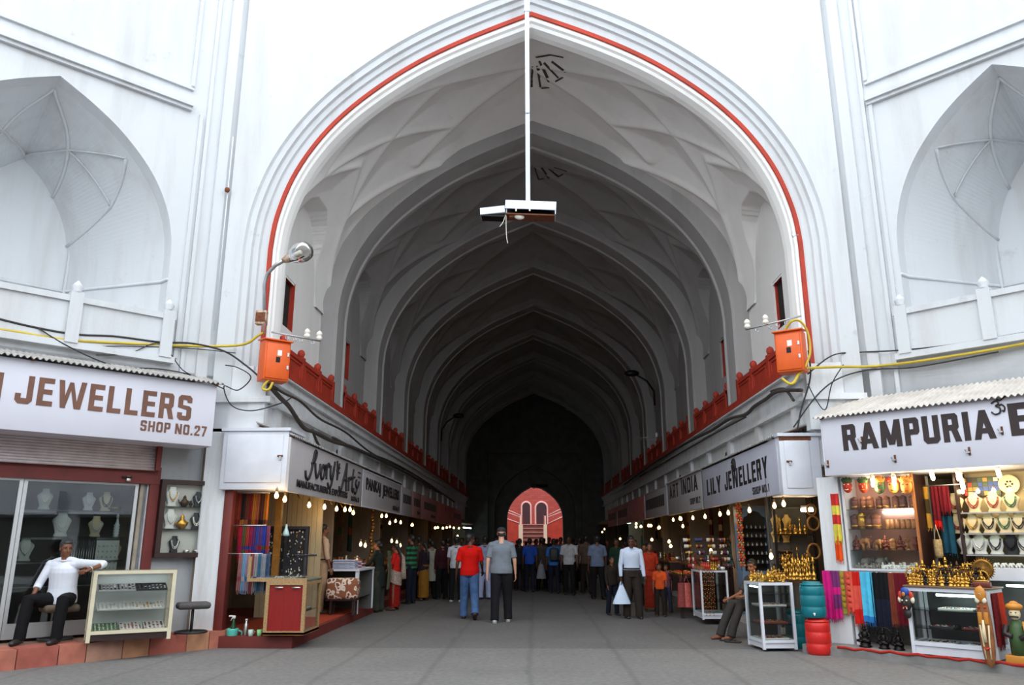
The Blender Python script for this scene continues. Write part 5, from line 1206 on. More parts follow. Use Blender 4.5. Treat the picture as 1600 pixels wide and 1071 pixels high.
# rail of scarves under the cabinet
SCM = {n: cloth_mat('scarf_' + n, srgb(*c)) for n, c in dict(magenta=(214, 30, 128), purple=(120, 50, 110), olive_gold=(160, 150, 66), coral=(206, 90, 66), red=(206, 30, 22), light_red=(222, 84, 70), cyan=(84, 190, 226), azure=(40, 120, 190), jet=(20, 20, 24), navy=(28, 30, 48), rust_brown=(128, 60, 44), maroon=(110, 22, 36), orange=(226, 80, 24), yellow=(214, 200, 80), checked_red=(200, 50, 50), black_gold=(60, 50, 28), gold=(176, 132, 50), teal_dark=(26, 74, 96)).items()}
t = thing('scarf_rail', 'rail carrying the bright scarves below the craft cabinet', 'rail', WR(-.34, .98, 1.135), RZR); b = MB(); b.tube([(0, 0, 0), (1.32, 0, 0)], .009, M_STEEL, 6); b.build('rod', t)
for k, (xa, xb, yb, bands, lab, fo) in enumerate(((1285, 1299, 966, [('magenta', .3), ('magenta', .4), ('magenta', .3)], 'magenta scarf at the barrel end of the bright scarf rail', 2), (1297, 1310, 966, [('purple', .35), ('magenta', .15), ('purple', .3), ('magenta', .2)], 'purple and magenta checked scarf second on the bright rail', 2), (1308, 1322, 958, [('olive_gold', 1.0)], 'olive gold scarf with rings on the bright rail', 2), (1318, 1330, 956, [('coral', .2), ('light_red', .15), ('coral', .25), ('light_red', .4)], 'coral spotted scarf on the bright rail', 2), (1328, 1344, 974, [('red', .28), ('light_red', .45), ('red', .27)], 'red scarf with paler middle on the bright rail', 2), (1343, 1361, 972, [('cyan', .88), ('azure', .12)], 'cyan scarf with blue fringe on the bright rail', 2), (1359, 1373, 978, [('jet', .5), ('navy', .5)], 'black scarf next to the cyan one on the bright rail', 2), (1371, 1386, 980, [('jet', .5), ('navy', .5)], 'black and navy scarf second from the cyan one', 2), (1384, 1398, 975, [('rust_brown', 1)], 'rust brown scarf on the bright rail', 2), (1396, 1416, 976, [('maroon', 1)], 'maroon scarf at the showcase end of the bright rail', 3))):
    n = .99 + .01 * (k % 2); s0, zt_ = onW(xa, 896, n, 1); s1, _ = onW(xb, 896, n, 1); zb_ = onW(xa, yb, n, 1)[1]
    st = scarf(lab, WR((s0 + s1) / 2, n, 1.14), RZR, (s1 - s0) * 1.05, 1.14 - zb_, [(SCM[a], f_) for a, f_ in bands], amp=.014, folds=fo, group='bright scarves on the rail', seed=k)
    if 'olive' in lab or 'coral' in lab:
        b = MB(); m = SCM['gold'] if 'olive' in lab else SCM['light_red']
        for j in range(6):
            for i in (0,): b.lathe([(.032, 0), (.03, .004), (0, .005)], m, (0, 0, 0), 12); 
        b = MB()
        for j in range(6): b.ell((0, -.012, -.07 - j * .082), (.030, .006, .034), m, 12, 6)
        b.build('dots', st)
for k, (px, pt, pb, n, ww, bands, lab) in enumerate(((1303, 772, 846, .99, .12, [('checked_red', .25), ('yellow', .2), ('checked_red', .2), ('yellow', .35)], 'red and yellow checked scarf hanging high on the white pillar'), (1308, 838, 876, .98, .10, [('orange', 1)], 'orange scarf hanging on the white pillar below the checked one'))):
    p = putR(px, pt, n); q = putR(px, pb, n); scarf(lab, p, RZR, ww, p[2] - q[2], [(SCM[a], f_) for a, f_ in bands], folds=2, seed=40 + k)
# doorway hangings
t = thing('scarf_rail', 'rail across the doorway of the craft shop', 'rail', WR(1.0, .55, 2.34), RZR); b = MB(); b.tube([(0, 0, 0), (.52, 0, 0)], .008, M_STEEL, 6); b.build('rod', t)
for k, (px, pb, bands, lab, ww) in enumerate(((1440, 826, [('gold', .3), ('black_gold', .35), ('gold', .35)], 'black and gold patterned scarf in the craft shop doorway', .14), (1459, 824, [('maroon', .85), ('red', .15)], 'narrow red scarf second in the craft shop doorway', .1), (1474, 800, [('maroon', 1)], 'dark red cloth third in the craft shop doorway', .13), (1472, 865, [('jet', .45), ('teal_dark', .55)], 'long black and dark teal cloth at the back of the doorway', .17), (1440, 870, [('navy', 1)], 'long dark cloth behind the black and gold scarf', .15))):
    n = .55 if k < 3 else .42; p = putR(px, 762, n); q = putR(px, pb, n); scarf(lab, (p[0], p[1], 2.33), RZR, ww, 2.33 - q[2], [(SCM[a], f_) for a, f_ in bands], folds=2, seed=60 + k)
t = thing('hanging_ornament', 'beige beaded tassel ornament hanging in the craft shop doorway', 'ornament', putR(1463, 832, .62), RZR); b = MB(); b.lathe([(.05, -.35), (.055, -.3), (.055, -.12), (.05, -.1)], mat('beige_beads', srgb(190, 160, 110), .7, var=.5, scale=40), n=12); b.build('drum', t); b = MB(); b.tube([(-.04, 0, -.1), (0, 0, .1), (.04, 0, -.1)], .008, M_CREAMF, 5); b.build('strap', t)
# wall of necklace busts
BN = .30
shB = [onW(1540, y, BN, 1)[1] for y in (801, 834, 867, 887)]
for k, z in enumerate(shB[:3]):
    t = thing('glass_shelf', ('upper', 'middle', 'lower')[k] + ' glass shelf of the necklace busts in the craft shop', 'shelf', WR(1.42, BN + .12, z - .012), RZR); b = MB(); b.b2((0, 0, 0), (2.0, .35, .008), M_GSH); b.build('pane', t); b = MB(); b.b2((0, -.004, -.006), (2.0, 0, .012), M_STEEL); b.build('edge_strip', t)
t = thing('display_wall_panel', 'yellowish back board behind the rows of necklace busts', 'panel', WR(1.40, -.02, KZ), RZR); b = MB(); b.b2((0, 0, .9), (2.4, .03, 2.4), mat('back_board', srgb(176, 160, 128), .7, var=.15)); b.b2((-.03, -.42, 0), (.0, .03, 2.4), M_DARKWOOD); b.build('board', t)
neck = [M_CORAL, M_CORAL, M_CORAL, M_GREENB, M_CORAL, M_GOLD, M_DARKB, M_GREENB, M_DARKB, M_SILVER, M_SILVER, M_DARKB, M_BLACKM, M_DARKB]
bl = [(1497, 0), (1526, 0), (1557, 0), (1585, 0), (1497, 1), (1520, 1), (1545, 1), (1570, 1), (1592, 1), (1504, 2), (1526, 2), (1551, 2), (1575, 2), (1596, 2)]
rown = ('upper', 'middle', 'lower'); ordn = ('first', 'second', 'third', 'fourth', 'fifth')
cnt = [0, 0, 0]
for k, (px, r) in enumerate(bl):
    s, _ = onW(px, 820, BN, 1); m = M_WHITEF if r == 2 else M_CREAMF
    if k == 12: m = M_BLACKF
    bust('%s bust on the %s shelf of the craft shop, %s from the doorway' % ('black' if k == 12 else 'white' if r == 2 else 'cream', rown[r], ordn[cnt[r]]), WR(s, BN - .02, shB[r]), RZR, m, neck[k], .92 if r < 2 else .95, strands=2, wide=1.15); cnt[r] += 1
for i in range(8): figurine('elephant', M_WHS, 'marble_elephant', 'tiny white elephant on the ledge under the necklace busts', 'figurine', WR(1.75 + i * .09, .34, shB[3] + .0), RZR + 1.2, .5, 'white elephants on the ledge')
t = thing('shop_counter', 'white shop counter with a lit tube behind the brass covered showcase', 'display counter', WR(1.55, .62, KZ), RZR); b = MB(); z1 = shB[3] - KZ; b.b2((0, 0, z1 - .16), (2.2, .55, z1), M_WOODW); b.b2((0, .3, 0), (2.2, .34, z1 - .16), M_IN); b.b2((0, 0, 0), (.05, .3, z1 - .16), M_WOODW); b.build('body', t); b = MB(); b.tube([(.35, .05, z1 - .22), (1.6, .05, z1 - .22)], .016, M_TUBEL, 8); b.build('tube_light', t)
for i in range(5):
    p = WR(1.42 + i * .2, .22, shB[0] + .30); t = thing('spot_bulb', 'small warm bulb above the upper row of necklace busts', 'light bulb', p, 0, 'warm bulbs above the busts'); b = MB(); b.lathe([(0, -.03), (.022, -.02), (.026, 0), (.012, .03)], M_CFL, n=10); b.build('glass', t); b = MB(); b.lathe([(.014, .028), (.016, .05), (.01, .06)], M_CAPB, n=8); b.build('cap', t)
l = bpy.data.lights.new('bust_light', 'AREA'); l.energy = 1.8; l.color = (1, .84, .56); l.shape = 'RECTANGLE'; l.size = 1.2; l.size_y = .1; o = bpy.data.objects.new('bust_light', l); C.objects.link(o); o.location = WR(1.9, .5, 2.42); o.rotation_euler = Euler((0.5, 0, RZR), 'XYZ')
t = thing('picture_panel', 'panel of small coloured pictures above the necklace busts', 'picture', putR(1497, 777, .05), RZR); b = MB(); b.b2((0, 0, 0), (.56, .02, .27), M_DARKB); b.build('frame', t); b = MB(); rr = random.Random(4)
for i in range(8):
    for j in range(4): b.b2((.012 + i * .068, -.006, .012 + j * .064), (.012 + i * .068 + .056, 0, .012 + j * .064 + .052), rr.choice([YEM, GRM, BLM, RGM, DKM, WHM]))
b.build('pictures', t)
t = thing('wall_plate', 'round pale plate with a flower on the shop wall', 'plate', putR(1577, 757, .05), RZR); b = MB(); b.x = Matrix.Rotation(PI / 2, 4, 'X'); b.lathe([(0, 0), (.11, .005), (.135, .02), (.13, .025), (.1, .012), (0, .01)], M_CREAMF, n=22); b.build('plate', t); b = MB()
for k in range(6): b.ell((math.cos(k) * .04, -.02, math.sin(k * 1.05) * .04), (.015, .004, .015), DKM, 7, 4)
b.build('flower', t)
# ---- white showcase with brass figures
s0 = onW(1415, 916, 1.36, 1)[0]; MS = MR(.90, 1.37, KZ); SWd = 1.02; SHt = .85
sc = showcase('white framed glass showcase with lit tube carrying brass figures', WR(.90, 1.37, KZ), RZR, SWd, .50, SHt, M_WOODW, base=.12, shelves=(.33, .56), post=.045, basem=M_WOODW, back=M_BLACKF, top=mat('brown_counter_top', srgb(120, 90, 66), .5, var=.2), rail=.05, panel_mat=M_GSH)
b = MB(); b.tube([(.36, .08, SHt - .09), (.90, .08, SHt - .09)], .016, M_TUBEL, 8); b.build('tube_light', sc)
l = bpy.data.lights.new('tube_glow', 'POINT'); l.energy = 1.6; l.color = (.7, 1, .9); l.shadow_soft_size = .1; o = bpy.data.objects.new('tube_glow', l); C.objects.link(o); o.location = Pl(MS, .6, .2, SHt - .14)
for k, (x, z, w_, m, lab) in enumerate(((.55, .569, .42, M_WHITEF, 'pale tray on the upper shelf of the white showcase'), (.35, .339, .3, M_BLACKF, 'dark tray on the middle shelf of the white showcase'), (.75, .339, .3, mat('red_felt', srgb(120, 40, 34), .8), 'dull red tray on the middle shelf of the white showcase'), (.3, .14, .36, M_WHITEF, 'pale tray on the floor of the white showcase, pillar side'), (.76, .14, .3, M_WHITEF, 'pale tray on the floor of the white showcase, mask side'))):
    tray(lab, Pl(MS, x, .27, z), RZR, w_, .28, m, [M_SILVER, M_PEARL, M_DARKB, M_CORAL], seed=20 + k)
TOPZ = SHt + .025
rr = random.Random(11); kinds = ['seated', 'standing', 'halo', 'elephant', 'seated', 'vase']
k = 0
for row, (y, s_, nn_) in enumerate(((.06, .72, 18), (.18, .95, 14), (.34, 1.3, 10))):
    for i in range(nn_):
        x = .03 + (SWd - .3 if row == 2 else SWd - .12) * (i + .5) / nn_; kd = kinds[(i * 5 + row * 2 + k) % 6]; m = M_GOLD if rr.random() < (.72 if row == 0 else .42) else (M_BRONZE if rr.random() < .6 else M_BLACKM)
        figurine(kd, m, 'brass_figure' if m is M_GOLD else 'bronze_figure', ('bright brass' if m is M_GOLD else 'dark bronze') + ' figure in the %s row on the white showcase' % ('front', 'middle', 'back')[row], 'figurine', Pl(MS, x, y + .03 * rr.random(), TOPZ), RZR + rr.uniform(-.4, .4), s_ * rr.uniform(.85, 1.15), ('brass' if m is M_GOLD else 'bronze') + ' figures, %s row on the showcase' % ('front', 'middle', 'back')[row]); k += 1
figurine('standing', M_GOLD, 'brass_deity', 'largest polished brass standing figure near the back of the white showcase', 'figurine', Pl(MS, .43, .36, TOPZ), RZR, 1.25)
figurine('halo', M_GOLD, 'brass_deity', 'brass figure with a round halo at the middle of the white showcase back row', 'figurine', Pl(MS, .68, .40, TOPZ), RZR, 1.3)
M_AGED = mat('aged_brass', srgb(150, 108, 48), .45, .85, var=.5, scale=18)
t = thing('brass_ornament', 'round brass wheel shaped plate on a stand at the mask end of the showcase', 'ornament', Pl(MS, .91, .25, TOPZ), RZR); t.scale = (.84, .84, .84); b = MB(); b.lathe([(.07, 0), (.075, .02), (.03, .05), (.025, .1), (.04, .12)], M_AGED, n=14); b.build('stand', t); b = MB(); b.x = Matrix.Translation((0, 0, .26)) @ Matrix.Rotation(PI / 2, 4, 'X')
b.lathe([(0, -.005), (.08, -.005), (.15, 0), (.15, .02), (.12, .03), (.10, .015), (.08, .03), (.05, .015), (.03, .035), (0, .04)], M_AGED, n=28)
for q in range(28): a = 2 * PI * q / 28; b.tube([(math.cos(a) * .145, math.sin(a) * .145, .01), (math.cos(a) * .175, math.sin(a) * .175, .01)], [.012, .004], M_AGED, 5)
b.build('wheel', t)
t = thing('wooden_elephant_box', 'reddish carved box beside the brass wheel on the showcase', 'box', Pl(MS, .92, .09, TOPZ), RZR); b = MB(); b.box((0, 0, .035), (.2, .1, .07), M_CARVER, bev=.012); b.build('box', t); b = MB(); b.box((0, 0, .078), (.16, .08, .02), M_GOLD, bev=.006); b.build('lid', t)
# painted mask at the left corner
p = Pl(MS, .02, -.05, .66); t = thing('painted_mask', 'blue crowned painted mask hanging at the scarf side corner of the white showcase', 'mask', p, RZR - .2)
b = MB(); b.ell((0, 0, 0), (.075, .05, .11), DKM, 14, 9); b.ell((0, -.045, -.02), (.02, .03, .04), DKM, 8, 6); b.ell((0, 0, -.15), (.05, .035, .06), DKM, 10, 7); b.build('face', t)
b = MB(); b.ell((0, -.01, .13), (.06, .035, .06), BLM, 10, 7); b.ell((-.075, 0, .08), (.035, .02, .06), RGM, 8, 5); b.ell((.075, 0, .08), (.035, .02, .06), RGM, 8, 5); b.ell((.09, 0, .03), (.03, .02, .045), WHM, 8, 5); b.ell((-.09, 0, .03), (.03, .02, .045), WHM, 8, 5); b.ell((0, -.05, .1), (.025, .01, .03), YEM, 8, 5); b.build('crown', t)
b = MB()
for sg in (-1, 1): b.ell((sg * .03, -.045, .02), (.016, .01, .012), WHM, 8, 5); b.tube([(sg * .02, -.045, -.07), (sg * .03, -.05, -.09)], [.008, .002], WHM, 5)
b.ell((0, -.045, -.06), (.035, .012, .012), RGM, 8, 5); b.build('features', t)
# tall carved mask at the right corner
p = Pl(MS, SWd - .07, -.10, .0); t = thing('tall_carved_mask', 'tall narrow carved wooden mask leaning on the end of the white showcase', 'mask', (p[0], p[1], .06), RZR - .1)
b = MB(); hz = .98
def tm(u, v):
    a = -PI + 2 * PI * u; z = v * hz; r = math.sin(PI * min(1, max(0, v)) ** .8) ** .45 * .085
    return (math.sin(a) * r, -math.cos(a) * r * .42, z)
b.grid(tm, 16, 24, M_WOODC, True); b.build('face', t)
b = MB(); b.ell((0, -.02, hz - .12), (.07, .035, .10), YEM, 12, 8)
b.build('gilt_forehead', t)
for sg in (-1, 1): b = MB(); b.box((sg * .036, -.033, .58), (.05, .015, .14), YEM, bev=.006); b.build('gilt_patch', t); b = MB(); b.ell((sg * .04, -.035, .79), (.03, .012, .035), WHM, 9, 6); b.build('eye_patch', t)
b = MB(); b = MB(); b.tube([(0, -.05, .56), (.0, -.065, .42), (.0, -.055, .30)], [.012, .022, .02], M_CREAMF, 8); b.build('nose', t); b = MB(); b.tube([(-.035, -.036, .24), (0, -.045, .215), (.035, -.036, .24)], .012, RGM, 7); b.build('mouth', t)
for sg in (-1, 1): b = MB(); b.ell((sg * .036, -.04, .71), (.016, .01, .014), RGM, 8, 5); b.build('cheek_spot', t); b = MB(); b.tube([(sg * .05, -.03, .5), (sg * .035, -.035, .3), (sg * .03, -.03, .1)], .01, M_CREAMF, 6); b.build('cheek_stripe', t)
b = MB(); b.ell((0, -.045, .86), (.02, .012, .02), WHM, 9, 6); b.ell((0, -.056, .86), (.009, .006, .009), DKM, 7, 5); b.build('eye', t)
# red textiles hung on the end of the showcase, painted guard figure
for k, (y, ln, m, lab) in enumerate(((.10, .62, cloth_mat('red_paisley', srgb(120, 28, 32), var=.5, scale=30), 'dark red patterned textile hung on the end of the white showcase'), (.30, .5, cloth_mat('scarf_orange_red', srgb(190, 58, 34)), 'orange red textile behind the dark red one on the showcase end'))):
    scarf(lab, Pl(MS, SWd + .03, y, SHt - .04), RZR + PI / 2, .22, ln, [(m, 1)], folds=2, seed=80 + k)
pz = putR(1598, 1040, 1.30); t = thing('painted_guard_figure', 'painted wooden guard figure with yellow turban at the right edge', 'figurine', (pz[0], pz[1], KZ), RZR); b = MB(); b.box((0, 0, .05), (.3, .2, .1), YEM, bev=.01); b.build('base', t)
b = MB(); b.tube([(0, 0, .1), (0, 0, .3), (0, 0, .42), (0, 0, .5)], [.1, .1, .085, .05], GRM, 12); b.tube([(-.1, -.02, .44), (-.13, -.05, .34), (-.04, -.1, .32)], [.04, .035, .03], DKM, 8); b.tube([(.1, -.02, .44), (.13, -.05, .34), (.04, -.1, .3)], [.04, .035, .03], DKM, 8); b.build('body', t)
b = MB(); b.ell((0, -.01, .58), (.065, .06, .08), M_CREAMF, 12, 8); b.ell((0, -.065, .57), (.012, .015, .02), M_CREAMF, 6, 5); b.build('head', t); b = MB(); b.ell((0, 0, .66), (.1, .09, .05), YEM, 12, 7); b.ell((0, 0, .70), (.05, .05, .03), YEM, 10, 6); b.build('turban', t); b = MB(); b.tube([(-.05, -.06, .545), (0, -.075, .55), (.05, -.06, .545)], .01, DKM, 6)
for sg in (-1, 1): b.ell((sg * .025, -.062, .595), (.012, .006, .007), DKM, 6, 4)
b.build('features', t); b = MB(); b.tube([(.12, -.1, .1), (.1, -.1, .5)], .012, YEM, 6); b.build('staff', t)
# dark statues on the floor under the scarves
for k, (px, kd, s_, lab) in enumerate(((1353, 'seated', 1.5, 'dark metal seated statue on the kerb under the cyan scarf'), (1382, 'halo', 1.3, 'dark metal statue on the kerb under the black scarves'), (1405, 'seated', 1.25, 'dark metal statue on the kerb beside the white showcase'))): figurine(kd, M_BLACKM, 'dark_statue', lab, 'figurine', WR(onW(px, 1012, 1.1, 1)[0], 1.1, KZ), RZR, s_)
# water barrels
def barrel(label, p, r, h, m, lid=True, tap=None):
    t = thing('water_barrel', label, 'barrel', p, 0); b = MB(); b.lathe([(r * .86, 0), (r * .9, .01), (r * .98, h * .1), (r, h * .3), (r * .96, h * .33), (r * .96, h * .36), (r, h * .39), (r, h * .66), (r * .96, h * .69), (r * .96, h * .72), (r, h * .75), (r * .97, h * .95), (r * .9, h)], m, n=24); b.build('body', t)
    if lid: b = MB(); b.lathe([(r * .93, h), (r * .95, h + .02), (r * .7, h + .035), (r * .68, h + .055), (0, h + .06)], m, n=24); b.build('lid', t)
    if tap: b = MB(); b.tube([(-r * .3, -r * .9, h * .14), (-r * .32, -r * 1.12, h * .14)], .014, M_WHITEP, 7); b.tube([(-r * .32, -r * 1.1, h * .17), (-r * .32, -r * 1.1, h * .08)], .010, M_WHITEP, 7); b.build('tap', t)
M_TEALB = mat('teal_barrel_plastic', srgb(0, 112, 124), .4, var=.1); M_REDB = mat('red_barrel_plastic', srgb(206, 36, 30), .4, var=.1)
pb = atZ(1281, 1023, 0); barrel('red plastic barrel standing on the paving by the kerb', (pb.x, pb.y, 0), .175, .44, M_REDB, True)
barrel('teal water cooler with white tap standing on the red barrel', (pb.x - .03, pb.y, .50), .175, .44, M_TEALB, True, True)
pb2 = atZ(1250, 1016, 0); barrel('teal barrel on the paving behind the red one', (pb2.x + .03, pb2.y + .22, 0), .15, .5, M_TEALB, True)

# ================================================================ LILY stall
fl = atZ(1193, 1016, .03); fr_ = atZ(1247, 1015.5, .03); LW = (fr_ - fl).length; LH = atY(1192, 911, fl.y).z - .03
sl = showcase('white framed glass showcase at the street corner of the banner stall', (fl.x, fl.y, .03), .10, LW, .62, LH, M_WOODW, base=.09, shelves=(LH * .36, LH * .62, LH * .82), post=.04, rail=.04, panel_mat=M_GSH, back=mat('grey_back', srgb(70, 66, 64), .7))
ML_ = Matrix.Translation((fl.x, fl.y, .03)) @ Matrix.Rotation(.10, 4, 'Z')
b = MB(); b.tube([(.05, .12, LH - .07), (.05, .5, LH - .07)], .012, M_TUBEL, 6); b.build('tube_light', sl)
for k, (z, m, lab) in enumerate(((LH * .62, M_WHITEF, 'pale tray on the second shelf of the banner stall corner showcase'), (LH * .36, mat('red_felt', srgb(120, 40, 34), .8), 'red tray on the third shelf of the banner stall corner showcase'), (.11, M_WHITEF, 'pale tray on the floor of the banner stall corner showcase'))): tray(lab, Pl(ML_, LW / 2, .32, z + .01), .1, LW * .75, .4, m, [M_GOLD, M_CORAL, M_SILVER], 30 + k)
t = thing('display_board', 'dark stall board right of the banner stall corner showcase carrying brass', 'table', (fl.x + LW + .04, fl.y + .12, 0)); b = MB(); b.b2((0, 0, LH - .02), (.42, .6, LH + .03), M_DARKWOOD); b.build('table_top', t)
for x in (.02, .36):
    for y in (.25, .54): b = MB(); b.b2((x, y, 0), (x + .04, y + .04, LH - .02), M_DARKWOOD); b.build('leg', t)
rr = random.Random(21)
for i in range(26):
    x = rr.uniform(.03, LW - .03); y = rr.uniform(.04, .58); kd = rr.choice(['seated', 'elephant', 'standing', 'vase', 'seated']); figurine(kd, M_GOLD, 'brass_figure', 'small bright brass piece crowded on the banner stall corner showcase', 'figurine', Pl(ML_, x, y, LH + .007), rr.uniform(-1, 1), rr.uniform(.5, .8), 'small brass on the banner stall showcase')
for i in range(12):
    x = fl.x + LW + .07 + (i % 4) * .1; y = fl.y + .18 + (i // 4) * .18; figurine('hookah' if i < 8 else 'standing', M_GOLD, 'brass_candlestick' if i < 8 else 'brass_figure', 'tall turned brass piece on the dark stall board' if i < 8 else 'brass standing figure at the back of the dark stall board', 'ornament', (x, y, LH + .06), 0, rr.uniform(.65, 1.0) if i < 8 else 1.1, 'tall brass on the stall board' if i < 8 else 'brass figures on the stall board')
# blue arched cabinet
M_BLUEC = mat('pale_blue_paint', srgb(120, 146, 176), .6, var=.15); YC = 16.3
pA = atY(1160, 893, YC); pB = atY(1202, 795, YC); BW = pB.x - pA.x; BH = pB.z - pA.z
t = thing('arched_cabinet', 'pale blue cabinet with a scalloped arch in the banner stall', 'cabinet', (pA.x, YC, pA.z), 0); b = MB()
prof = [(.10 * BW, 0), (.10 * BW, .78 * BH), (.16 * BW, .86 * BH), (.26 * BW, .88 * BH), (.32 * BW, .93 * BH), (.5 * BW, .965 * BH), (.68 * BW, .93 * BH), (.74 * BW, .88 * BH), (.84 * BW, .86 * BH), (.9 * BW, .78 * BH), (.9 * BW, 0)]
n = len(prof); vs = [(x, 0, z) for x, z in prof] + [(0 if i < n / 2 - .5 else BW, 0, z) if (i < 2 or i > n - 3) else (x, 0, BH) for i, (x, z) in enumerate(prof)]
vs2 = [(x, .05, z) for x, y, z in vs]; fs = [(i, i + 1, n + i + 1, n + i) for i in range(n - 1)]
b.add(vs + vs2, fs + [(i + 2 * n, n + i + 2 * n, n + i + 1 + 2 * n, i + 1 + 2 * n) for i in range(n - 1)] + [(i, 2 * n + i, 2 * n + i + 1, i + 1) for i in range(n - 1)], M_BLUEC); b.b2((0, .05, 0), (.03, .4, BH), M_BLUEC); b.b2((BW - .03, .05, 0), (BW, .4, BH), M_BLUEC); b.b2((0, 0, BH), (BW, .42, BH + .05), M_BLUEC); b.b2((0, .38, 0), (BW, .42, BH), M_IN); b.b2((0, .0, -pA.z + .17), (BW, .4, 0), M_BLUEC); b.build('body', t)
for k in range(5): b = MB(); b.b2((.03, .06, .14 + k * .17), (BW - .03, .36, .148 + k * .17), M_DARKWOOD); b.build('shelf', t)
for k in range(5):
    for i in range(6): figurine('seated', M_SILVER, 'silver_figure', 'tiny silver piece on a shelf of the pale blue arched cabinet', 'figurine', (pA.x + .09 + i * (BW - .18) / 5, YC + .12, pA.z + .149 + k * .17), 0, .32, 'silver pieces in the arched cabinet')
# bust board and shelves between the blue cabinet and the brass corner
YD = 14.3; pC = atY(1205, 800, YD); pD = atY(1238, 890, YD)
t = thing('bust_board', 'dark board hung with cream necklace busts in the banner stall', 'display board', (pC.x, YD, .17)); b = MB(); b.b2((0, 0, 0), (pD.x - pC.x, .04, 2.4), M_IN); b.build('board', t)
for k in range(4): b = MB(); b.b2((0, -.12, .9 + k * .11), (pD.x - pC.x, 0, .91 + k * .11), M_WOODC); b.build('ledge', t)
for k, (px, py, lab) in enumerate(((1212, 826, 'upper cream bust nearest the blue cabinet'), (1230, 826, 'upper cream bust nearest the brass corner'), (1213, 848, 'lower cream bust nearest the blue cabinet'), (1229, 848, 'lower cream bust nearest the brass corner'))):
    p = atY(px, py, YD - .07); bust(lab + ' in the banner stall', p, .0, mat('tan_felt', srgb(206, 168, 100), .8), M_GOLD, .78)
t = thing('glass_cupboard', 'glass fronted cupboard of brass at the pillar side of the banner stall', 'display cabinet', (4.12, 13.95, .17)); b = MB()
for x in (0, .66): b.b2((x, 0, 0), (x + .04, .04, 2.3), M_BLACKM)
for z in (1.0, 1.5, 1.95, 2.26): b.b2((.04, 0, z), (.66, .02, z + .02), M_BLACKM)
b.b2((0, .4, 0), (.7, .44, 2.3), M_IN); b.build('frame', t)
for z in (1.02, 1.52): b = MB(); b.b2((.03, .03, z - .01), (.67, .4, z), M_GSH); b.build('shelf', t)
for i in range(14): figurine(['hookah', 'vase', 'standing', 'seated'][i % 4], M_GOLD, 'brass_vessel', 'brass piece inside the cupboard at the pillar side of the banner stall', 'ornament', (4.2 + (i % 7) * .085, 14.15, .17 + (1.02 if i < 7 else 1.52)), 0, .8, 'brass in the banner stall cupboard')
for k, (px, py, r, lab) in enumerate(((1272, 862, .095, 'brass ring wreath hung low at the pillar of the banner stall'), (1271, 818, .09, 'brass ring wreath hung at mid height at the pillar'), (1268, 797, .07, 'brass ring wreath hung high at the pillar'))):
    p = atY(px, py, 12.95); t = thing('bead_wreath', lab, 'necklace', p); b = MB(); b.tube([(math.cos(a) * r, 0, math.sin(a) * r * 1.2) for a in [2 * PI * q / 20 for q in range(20)]], .018, mat('brass_beads', srgb(150, 104, 50), .5, .5, var=.6, scale=60), 6, closed=True); b.build('beads', t); b = MB(); b.tube([(0, .0, r * 1.2), (0, .03, r * 1.2 + .12)], .004, M_BLACK, 4); b.build('loop', t)
for k, (px, lab) in enumerate(((1151, 'orange and gold bead strand left of the blue cabinet'), (1156, 'gold bead strand touching the frame of the blue cabinet'))):
    p = atY(px, 787, 15.9); q = atY(px, 888, 15.9); t = thing('bead_strand', lab, 'bead strand', p); b = MB(); n = 26
    for i in range(n): b.ell((.02 * math.sin(i * 2.1), 0, -(p.z - q.z) * i / n), (.028, .022, .028), [YEM, M_GOLD, RGM, SCM['orange']][(i * 7 + k) % 4], 7, 5)
    tag(b.build('beads', t), kind='stuff'); b = MB(); b.tube([(0, 0, 0), (0, .02, 2.63 - p.z)], .006, M_BLACK, 5); b.build('cord', t)
# second showcase with hanging bead strings
f2 = atZ(1098, 969, .1); W2 = atZ(1141, 969, .1).x - f2.x; H2 = atY(1098, 892, f2.y).z - .1
s2 = showcase('grey framed glass showcase farther in, hung with bead strings', (f2.x, f2.y, .1), .0, W2, .9, H2, M_WOODW, base=.08, shelves=(H2 * .36, H2 * .68), post=.035, panel_mat=M_GSH, back=M_BLACKF)
for i in range(7):
    x = f2.x + .04 + i * .035; ln = H2 * (.95 if i % 2 else .82); t = thing('bead_string', 'long string of gold and dark beads hung on the front of the farther showcase', 'bead strand', (x, f2.y - .025, .1 + H2 - .0), 0, 'bead strings on the farther showcase'); b = MB()
    for j in range(22): b.ell((.004 * math.sin(j + i), 0, -ln * j / 22), (.010, .009, .012), [M_GOLD, M_BRONZE, YEM, M_CORAL][(j * 3 + i) % 4], 6, 4)
    tag(b.build('beads', t), kind='stuff')
for i in range(16): figurine(['box', 'vase', 'seated', 'box'][i % 4], [M_WOODC, RGM, M_GOLD, M_SILVER][i % 4], 'trinket', 'small trinket on the glass top of the farther showcase', 'trinket', (f2.x + .06 + (i % 4) * (W2 - .12) / 3, f2.y + .1 + (i // 4) * .2, .1 + H2 + .008), i, .7, 'trinkets on the farther showcase')
